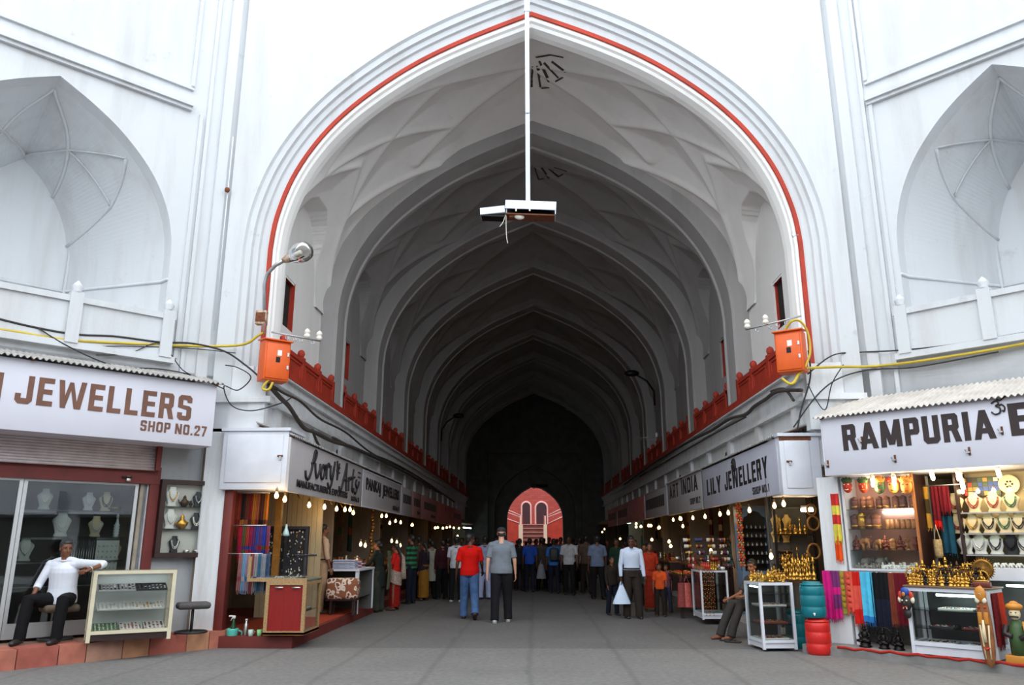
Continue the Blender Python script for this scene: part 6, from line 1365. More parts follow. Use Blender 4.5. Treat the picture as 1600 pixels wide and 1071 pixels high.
# bangle rack
pr = atY(1072, 888, 16.9); t = thing('bangle_rack', 'tiered rack of red and white bangles under the tall lettered sign', 'rack', pr); rr = random.Random(2); W3 = atY(1148, 888, 16.9).x - pr.x
b = MB()
for k in range(5): b.tube([(-.0, k * .1, .04 + k * .13), (W3, k * .1, .04 + k * .13)], .01, M_DARKWOOD, 6)
for x in (.0, W3): b.tube([(x, 0, 0), (x, .45, .6)], .012, M_DARKWOOD, 6); b.tube([(x, .45, -.2), (x, .45, .6)], .012, M_DARKWOOD, 6)
b.build('stand', t)
BG = [mat('bangle_red', srgb(150, 30, 30), .3), mat('bangle_white', srgb(220, 210, 200), .3), M_GOLD, mat('bangle_maroon', srgb(90, 20, 30), .3), mat('bangle_blue', srgb(50, 60, 110), .3)]
for k in range(5):
    for c_ in range(4):
        b = MB(); bangle_row(b, (.04 + c_ * W3 / 4, k * .1, .04 + k * .13), 5 if W3 < 1.1 else 7, .042, BG if c_ % 2 else BG[:3], rr); b.build('bangle_roll', t)
t = thing('goods_table', 'stall table of garlands and trinkets beyond the farther showcase', 'table', (3.05, 17.4, 0)); b = MB(); b.b2((0, 0, .82), (.9, 2.4, .87), M_DARKWOOD); b.build('table_top', t)
for x in (.02, .82):
    for y in (.02, 2.3): b = MB(); b.b2((x, y, 0), (x + .06, y + .06, .82), M_DARKWOOD); b.build('leg', t)
for i in range(20):
    q = ['garland_red', 'garland_gold'][i % 2]; t = thing('garland', 'small coiled red or gold garland on the table beyond the farther showcase', 'garland', (3.15 + (i % 4) * .2, 17.5 + (i // 4) * .45, .875), i * .7, 'garlands on the far table'); b = MB(); b.tube([(math.cos(a) * .07, math.sin(a) * .05, .02) for a in [2 * PI * j / 12 for j in range(12)]], .02, RGM if i % 2 else M_GOLD, 5, closed=True); b.build('coil', t)
for k, (px, py, m, lab) in enumerate(((1073, 925, mat('pink_sequin', srgb(214, 104, 96), .5, var=.4, scale=30), 'pink embroidered bag hanging under the garland table'), (1066, 920, mat('red_sequin', srgb(150, 60, 56), .5, var=.4, scale=30), 'dull red bag hanging behind the pink one'))):
    p = atY(px, py, 17.36 + .0 * k) + Vector((0, 0, 0)); p.z = .50; t = thing('hanging_bag', lab, 'bag', (p.x, p.y, p.z)); b = MB(); b.grid(lambda u, v: (math.cos(2 * PI * u) * .12 * (1 - .25 * v), math.sin(2 * PI * u) * .05, lerp(-.27, .22, v)), 14, 8, m, True); b.box((0, 0, -.26), (.22, .08, .02), m); b.build('body', t); b = MB(); b.tube([(-.06, 0, .2), (0, 0, .36), (.06, 0, .2)], .01, m, 5); b.build('strap', t)
# ================================================================ people
def remesh(mb, name, voxel, mats=None, smooth=1):
    """turn overlapping closed shapes into one continuous surface"""
    me = mb.mesh(name + '_shape'); o = bpy.data.objects.new(name, me); C.objects.link(o)
    md = o.modifiers.new('r', 'REMESH'); md.mode = 'VOXEL'; md.voxel_size = voxel; md.use_smooth_shade = True
    if smooth:
        ms = o.modifiers.new('s', 'SMOOTH'); ms.factor = .5; ms.iterations = smooth
    bpy.context.view_layer.update()
    r = bpy.data.meshes.new_from_object(o.evaluated_get(bpy.context.evaluated_depsgraph_get()))
    bpy.data.objects.remove(o); bpy.data.meshes.remove(me); r.name = name
    r.materials.clear(); r.materials.append(mb.mats[0])
    r.polygons.foreach_set('material_index', [0] * len(r.polygons)); r.polygons.foreach_set('use_smooth', [True] * len(r.polygons)); r.update()
    return r
def link(me, name, parent, label=None):
    o = bpy.data.objects.new(name, me); C.objects.link(o); o.parent = parent
    if label: o['label'] = label
    return o
SKIN = {'brown': mat('skin_brown', srgb(126, 78, 54), .55, var=.08, scale=10), 'dark': mat('skin_dark', srgb(92, 56, 40), .55, var=.08, scale=10), 'pale': mat('skin_pale', srgb(222, 168, 142), .55, var=.08, scale=10), 'tan': mat('skin_tan', srgb(156, 102, 72), .55, var=.08, scale=10)}
HAIR = mat('black_hair', (0.012, 0.010, 0.010, 1), .5, var=.3, scale=60); HAIRG = mat('greying_hair', (0.05, 0.048, 0.048, 1), .55, var=.6, scale=60)
SHOE = mat('black_shoe', (0.02, 0.018, 0.017, 1), .45); SHOEB = mat('brown_shoe', srgb(74, 50, 38), .5); SHOEL = mat('light_shoe', srgb(190, 196, 196), .6)
M_EYE = mat('eye', (0.02, 0.015, 0.015, 1), .2)
def rotx(v, a):
    c, s = math.cos(a), math.sin(a); return Vector((v.x, v.y * c - v.z * s, v.y * s + v.z * c))
def rotz_(v, a):
    c, s = math.cos(a), math.sin(a); return Vector((v.x * c - v.y * s, v.x * s + v.y * c, v.z))
R_ = math.radians
def pose(h=1.72, legs=((0, 0, 4), (0, 0, 4)), arms=((0, 8, 10), (0, 8, 10)), lean=0, build=1.0, fem=False, root=None, wr=(None, None), el=(None, None), torso_yaw=0):
    """joints for a figure facing +y. legs: (hip flexion, knee flexion, abduction); arms: (flexion, abduction, elbow); degrees; index 0 is the left side (-x)"""
    k = h / 1.72; J = {}
    hz = .90 * k; J['pelvis'] = Vector((0, 0, .95 * k))
    up = rotx(Vector((0, 0, 1)), -R_(lean)); J['up'] = up
    J['waist'] = J['pelvis'] + up * .13 * k; J['chest'] = J['pelvis'] + up * .34 * k; J['neck'] = J['pelvis'] + up * .515 * k
    J['head'] = J['neck'] + up * .05 * k + Vector((0, .02 * k, .095 * k))
    sw = (.165 if fem else .185) * k * (build * .5 + .5)
    for i, sx in ((0, -1), (1, 1)):
        f, kn, ab = legs[i]
        hip = Vector((sx * .088 * k, 0, hz)); d = Vector((sx * math.sin(R_(ab)), math.sin(R_(f)) * math.cos(R_(ab)), -math.cos(R_(f)) * math.cos(R_(ab)))); knee = hip + d * .425 * k
        f2 = f - kn; d2 = Vector((sx * math.sin(R_(ab * .4)), math.sin(R_(f2)), -math.cos(R_(f2)))).normalized(); ank = knee + d2 * .40 * k
        J['hip%d' % i], J['knee%d' % i], J['ank%d' % i] = hip, knee, ank; J['pitch%d' % i] = R_(f2) if abs(f2) > 12 else 0
        af, ab_, e = arms[i]
        sh = J['pelvis'] + up * .437 * k + rotz_(Vector((sx * sw, 0, 0)), R_(torso_yaw))
        if el[i] is None:
            d = Vector((sx * math.sin(R_(ab_)), math.sin(R_(af)) * math.cos(R_(ab_)), -math.cos(R_(af)) * math.cos(R_(ab_)))); elb = sh + d * .285 * k
        else: elb = Vector(el[i])
        if wr[i] is None:
            d2 = Vector((sx * math.sin(R_(ab_ * .3)), math.sin(R_(af + e)), -math.cos(R_(af + e)))).normalized(); w_ = elb + d2 * .25 * k
        else: w_ = Vector(wr[i])
        J['sh%d' % i], J['el%d' % i], J['wr%d' % i] = sh, elb, w_
    lo = min(J['ank0'].z, J['ank1'].z) - .075 * k
    off = Vector((0, 0, -lo)) if root is None else Vector(root) - J['pelvis']
    if root is not None and wr != (None, None): pass
    for q in J:
        if isinstance(J[q], Vector) and q != 'up': J[q] = J[q] + off
    J['k'] = k; J['b'] = build; J['fem'] = fem
    return J
def hand(mb, wrist, d, m, k, side, curl=25, thin=1.0):
    """palm, four unequal bent fingers and a thumb from the side of the palm"""
    d = d.normalized(); ref = Vector((0, 1, 0)) if abs(d.y) < .8 else Vector((0, 0, 1))
    fw = (ref - d * ref.dot(d)).normalized(); nr = d.cross(fw).normalized()      # fw: thumb side, nr: across the palm thickness
    pc = wrist + d * .045 * k
    mb.tube([wrist - d * .01 * k, wrist + d * .02 * k, wrist + d * .055 * k, wrist + d * .088 * k], [.022 * k, .030 * k, .037 * k, .034 * k], m, 10, flat=(1, .45) if abs(fw.dot(Vector((0, 0, 1)))) > .5 else (.45, 1))
    bend = nr * (-side)
    for j, (o, ln) in enumerate(((.026, .068), (.009, .078), (-.009, .072), (-.025, .056))):
        p = wrist + d * .085 * k + fw * o * k; c1 = R_(curl * (.6 + .15 * j)); c2 = R_(curl * (1.5 + .2 * j))
        a = p + (d * math.cos(c1) + bend * math.sin(c1)) * ln * .5 * k; b_ = a + (d * math.cos(c2) + bend * math.sin(c2)) * ln * .5 * k
        mb.tube([p - d * .012 * k, p, a, b_], [.0095 * k * thin, .0092 * k * thin, .0085 * k * thin, .007 * k * thin], m, 7)
    p = wrist + d * .028 * k + fw * .024 * k
    mb.tube([p, p + (fw * .8 + d * .7).normalized() * .036 * k, p + (fw * .55 + d * .95 + bend * .3).normalized() * .068 * k], [.013 * k, .0105 * k, .008 * k], m, 7)
def person(label, loc, rz, J, skin='brown', top=None, top_len=.02, sleeve='short', bottom=None, bottom_kind='trousers', hair='short', hairm=None, shoes=None, look=(0, 0), voxel=.012, collar=True, belt=None, group=None, flare=1.0, extra=None, hem=0.0, kurta=0.0):
    k = J['k']; b = J['b']; fem = J['fem']; sk = SKIN[skin]
    t = thing('person', label, 'person', loc, rz, group)
    up = J['up']; P = J['pelvis']; thin = 1.0 if voxel <= .008 else 1.25
    # ---- body
    mb = MB(); H = J['head']; ry, rp = R_(look[0]), R_(look[1])
    RH = Matrix.Rotation(ry, 3, 'Z') @ Matrix.Rotation(rp, 3, 'X')
    def hp(x, y, z): return tuple(H + RH @ (Vector((x, y, z)) * k))
    rot = RH.to_euler()
    mb.ell(hp(0, -.012, .028), (.074 * k, .094 * k, .086 * k), sk, 16, 12, rot); mb.ell(hp(0, .022, -.042), (.058 * k, .068 * k, .074 * k), sk, 14, 10, rot); mb.ell(hp(0, .05, -.088), (.030 * k, .030 * k, .024 * k), sk, 10, 8, rot)
    mb.tube([hp(0, .082, .012), hp(0, .098, -.012), hp(0, .108, -.03), hp(0, .09, -.038)], [.009 * k, .011 * k, .015 * k, .012 * k], sk, 8)
    for sx in (-1, 1):
        mb.ell(hp(sx * .074, -.008, -.012), (.010 * k, .019 * k, .030 * k), sk, 8, 6, rot); mb.ell(hp(sx * .028, .070, .026), (.026 * k, .014 * k, .011 * k), sk, 8, 6, rot); mb.ell(hp(sx * .036, .056, -.03), (.022 * k, .02 * k, .022 * k), sk, 8, 6, rot)
    mb.ell(hp(0, .078, -.060), (.024 * k, .014 * k, .007 * k), sk, 8, 6, rot); mb.ell(hp(0, .077, -.071), (.021 * k, .014 * k, .008 * k), sk, 8, 6, rot)
    mb.tube([tuple(J['neck'] - up * .07 * k), tuple(J['neck']), tuple(J['neck'].lerp(H, .55)), hp(0, -.02, -.02)], [.075 * k, .058 * k, .050 * k, .05 * k], sk, 12)
    tw = .155 * k * b; td = .105 * k * b
    def shoulders(mbx, g, m):
        for i in (0, 1):
            S = J['sh%d' % i]; mbx.tube([tuple(J['neck'] - up * .005 * k), tuple(J['neck'].lerp(S, .5) + up * .012 * k), tuple(S + up * .004 * k)], [.036 * k + g, .036 * k + g, .042 * k + g], m, 10); mbx.ell(tuple(S), (.052 * k + g, .056 * k + g, .056 * k + g), m, 12, 8)
    def torso(g, m, z0=-.06, top_=.47, mbx=mb, waist=.90, hips=1.0, dep=1.0):
        ks = [(z0, 1.02 * hips), (0.03, 1.02 * hips), (.13, waist), (.24, .98), (.34, 1.08), (.40, 1.04), (.44, .8), (top_, .55)]
        ks = [q for q in ks if q[0] >= z0]
        mbx.tube([tuple(P + up * z * k) for z, _ in ks], [(tw + g) * s for _, s in ks], m, 18, flat=(1.0, (td + g) / (tw + g) * dep))
        for i in (0, 1): mbx.tube([tuple(P + up * .40 * k), tuple(J['sh%d' % i].lerp(P + up * .425 * k, .4)), tuple(J['sh%d' % i])], [.055 * k + g, .052 * k + g, .048 * k * (.6 + .4 * b) + g], m, 12)
    torso(0, sk); shoulders(mb, 0, sk)
    ra = [.050 * k * (.7 + .3 * b), .042 * k * (.7 + .3 * b), .038 * k, .030 * k, .022 * k]
    for i in (0, 1):
        s, e, w_ = J['sh%d' % i], J['el%d' % i], J['wr%d' % i]
        mb.tube([tuple(s), tuple(s.lerp(e, .5)), tuple(e), tuple(e.lerp(w_, .35)), tuple(w_)], ra, sk, 10)
        hand(mb, w_, (w_ - e), sk, k, -1 if i == 0 else 1, thin=thin)
        hp_, kn, an = J['hip%d' % i], J['knee%d' % i], J['ank%d' % i]
        mb.tube([tuple(hp_ + Vector((0, 0, .05 * k))), tuple(hp_.lerp(kn, .35)), tuple(kn), tuple(kn.lerp(an, .3)), tuple(an)], [.088 * k * b, .078 * k * b, .055 * k, .054 * k, .036 * k], sk, 12)
        ft = Vector((0, .17, -.058)) * k; ft = rotx(ft, J['pitch%d' % i] * .8)
        mb.tube([tuple(an + rotx(Vector((0, -.05, -.045)) * k, J['pitch%d' % i] * .8)), tuple(an + rotx(Vector((0, .04, -.045)) * k, J['pitch%d' % i] * .8)), tuple(an + ft)], [.032 * k, .038 * k, .026 * k], sk, 10)
    link(remesh(mb, 'body', voxel, smooth=2), 'body', t)
    # eyes, brows
    if voxel <= .010:
        for sx in (-1, 1):
            e = MB(); e.ell(hp(sx * .029, .0745, .004), (.0105 * k, .007 * k, .006 * k), M_EYE, 8, 6, rot); e.build('eye', t)
            e = MB(); e.tube([hp(sx * .014, .084, .026), hp(sx * .03, .082, .031), hp(sx * .046, .07, .025)], .0042 * k, hairm or HAIR, 5); e.build('eyebrow', t)
    # ---- hair or cap
    hm = hairm or HAIR
    h = MB()
    if hair in ('short', 'long', 'bun', 'braid'):
        h.ell(hp(0, -.024, .040), (.083 * k, .095 * k, .088 * k), hm, 16, 12, rot)
        h.ell(hp(0, .028, .082), (.058 * k, .052 * k, .034 * k), hm, 12, 8, rot); h.ell(hp(0, -.06, -.012), (.066 * k, .045 * k, .062 * k), hm, 12, 8, rot)
        for sx in (-1, 1): h.ell(hp(sx * .068, -.016, .02), (.014 * k, .03 * k, .04 * k), hm, 8, 6, rot)
        if hair == 'bun': h.ell(hp(0, -.115, -.02), (.045 * k, .04 * k, .045 * k), hm, 10, 8, rot)
        if hair == 'braid': h.tube([hp(0, -.08, .0), hp(0, -.105, -.08), tuple(P + up * .40 * k + Vector((0, -td - .03, 0))), tuple(P + up * .2 * k + Vector((0, -td - .03, 0)))], [.05 * k, .04 * k, .032 * k, .02 * k], hm, 9)
        if hair == 'long': h.tube([hp(0, -.07, .02), hp(0, -.085, -.08), hp(0, -.09, -.2)], [.065 * k, .065 * k, .045 * k], hm, 10)
        link(remesh(h, 'hair', max(.006, voxel), smooth=1), 'hair', t)
    elif hair == 'cap':
        h.ell(hp(0, -.03, -.005), (.077 * k, .075 * k, .06 * k), hm, 14, 10, rot); link(remesh(h, 'hair', max(.006, voxel), smooth=1), 'hair', t)
        c = MB(); M_CAP = mat('dark_cap_cloth', srgb(44, 40, 42), .8, var=.2)
        def capf(u, v):
            a = 2 * PI * u; r = math.cos(v * PI / 2) ** .6; return hp(math.cos(a) * .086 * r, -.008 + math.sin(a) * .102 * r, .035 + .085 * math.sin(v * PI / 2))
        c.grid(capf, 20, 7, M_CAP); c.grid(lambda u, v: hp((u - .5) * .15, .08 + v * .07 * (1 - (2 * u - 1) ** 2) , .035 - .008 * v), 8, 4, M_CAP); c.build('cap', t)
    elif hair == 'scarf':
        m_s = extra['scarf']; h.ell(hp(0, -.018, .03), (.09 * k, .1 * k, .1 * k), m_s, 16, 12, rot); h.tube([hp(0, -.05, -.02), hp(0, -.06, -.12), tuple(P + up * .36 * k + Vector((0, -.06, 0)))], [.085 * k, .09 * k, .12 * k], m_s, 14); link(remesh(h, 'headscarf', max(.008, voxel), smooth=2), 'headscarf', t)
    # ---- lower garment
    g = .014 * k
    if bottom_kind == 'trousers':
        c = MB()
        c.tube([tuple(P + up * z * k) for z in (-.09, 0, .05, .095 if belt else .06)], [tw * .95 + g, tw * 1.0 + g, tw * .97 + g, tw * .93 + g], bottom, 18, flat=(1, (td + g) / (tw + g) * 1.02))
        for i in (0, 1):
            hp_, kn, an = J['hip%d' % i], J['knee%d' % i], J['ank%d' % i]
            c.tube([tuple(hp_ + Vector((0, 0, .06 * k))), tuple(hp_.lerp(kn, .3)), tuple(hp_.lerp(kn, .75)), tuple(kn), tuple(kn.lerp(an, .3)), tuple(kn.lerp(an, .75)), tuple(an + Vector((0, -.01, -.03 + hem)) * k)], [.095 * k * b + g * .6, .090 * k * b + g * .6, .072 * k * flare + g, .066 * k * flare + g, .062 * k * flare + g, .058 * k * flare + g, .060 * k * flare + g], bottom, 14)
        nm = 'trousers'; link(remesh(c, nm, voxel, smooth=3), nm, t)
    else:
        c = MB(); z0 = J['ank0'].z + .02 * k; n = 28
        def sk_(u, v):
            a = 2 * PI * u; z = lerp(P.z + .10 * k, z0, v); r = lerp(tw * .95 + g, tw * (1.25 if bottom_kind == 'skirt' else 1.08), min(1, v * 2.2)); f = 1 + .05 * v * math.sin(9 * a) + .02 * math.sin(5 * a + 4 * v)
            return (math.cos(a) * r * f, math.sin(a) * r * f * .80 + P.y * (1 - v), z)
        c.grid(sk_, 44, 14, bottom); c.grid(lambda u, v: tuple(Vector(sk_(u, 1)) * (1 - v) + Vector((0, 0, z0)) * v), 44, 2, bottom); c.build('skirt', t)
    # ---- upper garment
    if top is not None:
        c = MB(); z0 = -.07 - kurta if not (kurta == 0 and belt) else .055
        if kurta:
            c.tube([tuple(P + up * .10 * k), tuple(P), tuple(P - Vector((0, 0, kurta * .5)) * k), tuple(P - Vector((0, 0, kurta)) * k)], [tw * .95 + g, tw * 1.04 + g * 1.6, tw * 1.08 + g * 2, tw * 1.12 + g * 2.2], top, 18, flat=(1, (td + g) / (tw + g) * 1.1)); torso(g * 1.25, top, z0=0.03, waist=.93)
        else: pass
        for i in (0, 1):
            s, e, w_ = J['sh%d' % i], J['el%d' % i], J['wr%d' % i]
            if sleeve == 'short': c.tube([tuple(s), tuple(s.lerp(e, .45)), tuple(s.lerp(e, .78))], [.060 * k, .060 * k, .062 * k], top, 12)
            elif sleeve == 'rolled': c.tube([tuple(s), tuple(s.lerp(e, .5)), tuple(e), tuple(e.lerp(w_, .28))], [.062 * k, .058 * k, .055 * k, .050 * k], top, 12); 
            else: c.tube([tuple(s), tuple(s.lerp(e, .5)), tuple(e), tuple(e.lerp(w_, .5)), tuple(w_ - (w_ - e).normalized() * .0)], [.060 * k, .056 * k, .050 * k, .044 * k, .036 * k], top, 12)
        mbs = mb; c2 = c
        def torso2():
            gg = g * (1.4 if belt or kurta else 1.9); ks = [(max(z0, -.07), 1.04), (.03, 1.04), (.13, .94 if not fem else .84), (.24, .98), (.34, 1.05), (.40, .98), (.44, .74), (.48, .46)]
            ks = [q for q in ks if q[0] >= (z0 if not kurta else -.0)]
            c2.tube([tuple(P + up * z * k) for z, _ in ks], [(tw + (gg if z < .2 else g * 1.4)) * s for z, s in ks], top, 20, flat=(1.0, (td + gg) / (tw + gg)))
            for i in (0, 1): c2.tube([tuple(P + up * .40 * k), tuple(J['sh%d' % i].lerp(P + up * .425 * k, .4)), tuple(J['sh%d' % i])], [.055 * k + g, .053 * k + g, .050 * k + g * .6], top, 12)
            if fem:
                for sx in (-1, 1): c2.ell(tuple(P + up * .30 * k + Vector((sx * .07 * k, td * .75, 0))), (.06 * k, .055 * k, .06 * k), top, 10, 8)
        torso2(); shoulders(c, g * .8, top)
        o = link(remesh(c, 'shirt', voxel, smooth=6), 'shirt' if not kurta else 'kurta', t)
        if collar:
            q = MB(); nk = J['neck'] - up * .012 * k
            q.tube([tuple(nk + Vector((math.cos(a) * .068 * k, math.sin(a) * .062 * k, -.012 * k * math.sin(a)))) for a in [2 * PI * j / 18 for j in range(18)]], .014 * k, top, 6, closed=True); q.build('collar', o)
    if belt:
        q = MB(); q.tube([tuple(P + up * .085 * k + Vector((math.cos(a) * (tw * .97 + g * 1.5), math.sin(a) * (td + g * 1.6), 0))) for a in [2 * PI * j / 28 for j in range(28)]], .016 * k, belt, 6, closed=True, flat=(.5, 1.2)); q.build('belt', t)
    # ---- shoes
    if shoes is not None:
        for i in (0, 1):
            an = J['ank%d' % i]; pt = J['pitch%d' % i] * .8; q = MB()
            f_ = lambda x, y, z: tuple(an + rotx(Vector((x, y, z)) * k, pt))
            q.tube([f_(0, -.075, -.045), f_(0, -.02, -.035), f_(0, .08, -.048), f_(0, .17, -.056), f_(0, .20, -.06)], [.026 * k, .046 * k, .044 * k, .038 * k, .02 * k], shoes, 12, flat=(1, .85)); q.tube([f_(0, -.07, -.068), f_(0, .06, -.068), f_(0, .19, -.068)], [.036 * k, .044 * k, .03 * k], M_BLACK if shoes is not SHOEL else SHOEL, 10, flat=(1, .22)); q.build('shoe', t)
    return t
CL = lambda n, c, **kw: cloth_mat('cloth_' + n, srgb(*c), **kw)
def stripes_mat(name, c1, c2, sc=9.0):
    m = bpy.data.materials.new(name); m.use_nodes = True; nt = m.node_tree; N = nt.nodes; L = nt.links; b = N['Principled BSDF']; b.inputs['Roughness'].default_value = .85
    tc = N.new('ShaderNodeTexCoord'); sp = N.new('ShaderNodeSeparateXYZ'); L.new(tc.outputs['Object'], sp.inputs[0]); ml = N.new('ShaderNodeMath'); ml.operation = 'MULTIPLY'; ml.inputs[1].default_value = sc; L.new(sp.outputs[2], ml.inputs[0]); fr = N.new('ShaderNodeMath'); fr.operation = 'FRACT'; L.new(ml.outputs[0], fr.inputs[0])
    r = N.new('ShaderNodeValToRGB'); r.color_ramp.interpolation = 'CONSTANT'; r.color_ramp.elements[0].color = c1; r.color_ramp.elements[1].position = .5; r.color_ramp.elements[1].color = c2; L.new(fr.outputs[0], r.inputs[0]); L.new(r.outputs[0], b.inputs['Base Color']); return m
WHITE = CL('white', (226, 230, 240), var=.04); BLACKT = CL('black', (22, 21, 24)); JEAN = mat('denim', srgb(70, 104, 152), .85, var=.35, scale=9); KHAKI = CL('khaki', (176, 146, 116)); KHAKIS = CL('khaki_shirt', (206, 176, 146)); REDP = CL('red', (206, 18, 10), var=.08); GREYT = CL('grey_tee', (122, 130, 140), var=.12); LILAC = CL('lilac', (150, 156, 190)); DARKG = CL('dark_green', (34, 40, 36)); NAVY = CL('navy', (24, 28, 42)); DARKBR = CL('dark_brown', (42, 34, 30))
# 1 --- seated man in white (left). figure faces the street, pushed to face local +y
seat_top = SEAT.z + .47
Mseat_rz = math.radians(218)     # facing the viewer and a little to the left of the photo
def to_local(p, loc, rz):
    v = Vector(p) - Vector(loc); return rotz_(v, -rz)
loc1 = Vector((SEAT.x, SEAT.y, SZ)); rz1 = math.radians(186)
# forearm lies on the corner of the counter
celb = Pl(MC, .11, .12, DCH + .085); 
J = pose(1.74, legs=((82, 76, 14), (84, 84, 10)), root=(0, -.02, .47 + .085), lean=4, build=1.08)
el_t = to_local(celb, loc1, rz1); wr_t = to_local(Pl(MC, -.07, -.07, DCH + .02), loc1, rz1)
# in this frame +x is the photo's left; the arm on the counter is the -x one (index 0)
J['el0'] = el_t; J['wr0'] = wr_t; J['sh0'] = J['sh0'] + Vector((-.02, .02, .015))
J['el1'] = J['sh1'] + Vector((.09, .06, -.26)); J['wr1'] = J['el1'] + Vector((.0, .16, -.19))
for i in (0, 1):
    J['ank%d' % i].z = .075
J['knee0'] = Vector((-.20, .36, .56)); J['knee1'] = Vector((.24, .38, .56)); J['ank0'] = Vector((-.17, .36, .08)); J['ank1'] = Vector((.27, .42, .08)); J['pitch0'] = J['pitch1'] = 0
p1 = person('person in white shirt seated on a stool, arm resting on the cream counter', loc1, rz1, J, 'brown', WHITE, sleeve='rolled', bottom=BLACKT, hairm=HAIRG, shoes=SHOE, look=(42, -8), voxel=.007, belt=None)
q = MB(); wv = (J['wr0'] - J['el0']).normalized(); c0_ = J['wr0'] - wv * .03; a1 = wv.cross(Vector((0, 0, 1))).normalized(); a2 = a1.cross(wv)
q.tube([tuple(c0_ + a1 * math.cos(a) * .030 + a2 * math.sin(a) * .030) for a in [2 * PI * j / 16 for j in range(16)]], .007, M_SILVER, 6, closed=True); q.ell(tuple(c0_ + a2 * .034), (.016, .016, .010), M_SILVER, 10, 6); q.build('wristwatch', p1)
# 2 --- guard in khaki
g0 = atZ(499, 959, .182)
person('person in pale khaki shirt and trousers standing at the edge of the red carpet', (g0.x, g0.y, .182), math.radians(-58), pose(1.72, legs=((3, 2, 3), (-4, 2, 3)), arms=((-4, 8, 12), (6, 8, 12)), lean=-2, build=1.04), 'brown', KHAKIS, sleeve='rolled', bottom=KHAKI, shoes=SHOEB, look=(-8, 0), voxel=.008, belt=SHOE, flare=1.2)
# 3, 4 --- the two visitors walking away
a = atZ(783, 973); person('person in grey tee and dark cap walking away down the middle', (a.x, a.y, 0), math.radians(2), pose(1.86, legs=((-8, 4, 3), (14, 10, 4)), arms=((-6, 11, 8), (4, 11, 10)), build=1.12), 'pale', GREYT, sleeve='short', bottom=CL('charcoal_black', (26, 26, 30)), hair='cap', hairm=HAIRG, shoes=SHOEL, voxel=.008, collar=False, flare=1.1)
a = atZ(733, 968); person('person in bright red polo and blue jeans walking away', (a.x, a.y, 0), math.radians(4), pose(1.74, legs=((14, 8, 3), (-14, 22, 3)), arms=((0, 14, 22), (10, 12, 40)), build=1.1), 'dark', REDP, sleeve='short', bottom=JEAN, shoes=SHOEB, look=(-60, 0), voxel=.008, flare=1.15)
# 5 --- lilac kurta
a = atZ(757, 937); person('person in long pale lilac shirt and loose trousers walking away beyond the red polo', (a.x, a.y, 0), .05, pose(1.72, legs=((-6, 2, 5), (6, 4, 5)), arms=((0, 9, 10), (0, 9, 10))), 'dark', LILAC, sleeve='long', bottom=CL('pale_lilac_trousers', (160, 168, 204)), shoes=SHOEB, voxel=.010, kurta=.22, flare=1.5)
# 6, 7, 8, 9 left shoppers
a = atZ(590, 957); t = person('person in dark tunic with olive shawl down the back at the goods table', (a.x, a.y, 0), math.radians(75), pose(1.60, arms=((30, 8, 50), (20, 8, 50)), lean=6, fem=True), 'brown', DARKG, sleeve='long', bottom=CL('dark_olive', (52, 56, 48)), hair='bun', shoes=SHOEB, voxel=.010, kurta=.35, flare=1.5)
b = MB(); OL_ = CL('olive_shawl', (88, 90, 70)); b.grid(lambda u, v: ((u - .5) * .15 + .08, -.20 - .02 * math.sin(6 * u) - .03 * math.sin(v * PI), lerp(1.36, .50, v)), 8, 16, OL_); b.grid(lambda u, v: ((u - .5) * .15 + .08, -.188 - .02 * math.sin(6 * u) - .03 * math.sin(v * PI), lerp(1.36, .50, v)), 8, 16, OL_, True, True); b.build('shawl', t)
a = atZ(616, 954); t = person('person in red blouse and patterned red sari beside the goods table', (a.x, a.y, 0), math.radians(80), pose(1.52, arms=((14, 6, 40), (24, 8, 30)), fem=True), 'brown', CL('red_blouse', (196, 34, 26)), sleeve='short', bottom=CL('red_sari', (150, 26, 20), var=.3, scale=30), bottom_kind='sari', hair='braid', shoes=SHOEB, voxel=.010)
b = MB(); M_PAT = mat('printed_sari_drape', srgb(186, 164, 150), .8, var=.75, scale=50); b.grid(lambda u, v: (math.cos(u * 2 * PI) * (.185 + .01 * math.sin(12 * u)), math.sin(u * 2 * PI) * .15, lerp(.92, .62, v) + .06 * math.sin(u * 2 * PI)), 30, 6, M_PAT); b.tube([(-.16, .06, .86), (-.05, .15, 1.02), (.1, .12, 1.22), (.14, .0, 1.34), (.12, -.13, 1.2), (.1, -.16, .9), (.1, -.17, .7)], [.05, .05, .045, .04, .05, .06, .07], M_PAT, 10, flat=(1, .35)); b.build('sari_drape', t)
a = atZ(641, 944); person('person in green and black striped sweater standing in the left row', (a.x, a.y, 0), math.radians(70), pose(1.74, arms=((0, 8, 10), (4, 8, 12))), 'brown', stripes_mat('green_black_stripes', srgb(24, 110, 68), srgb(16, 18, 18), 8.0), sleeve='long', bottom=NAVY, shoes=SHOE, look=(10, 0), voxel=.010)
person('person in dark sweater with red and white bands behind the goods table', (-5.1, 18.3, .17), math.radians(-110), pose(1.66, arms=((36, 8, 30), (30, 8, 40)), lean=8), 'brown', stripes_mat('dark_banded_sweater', srgb(24, 24, 30), srgb(40, 30, 34), 5.0), sleeve='long', bottom=BLACKT, shoes=SHOE, voxel=.011)
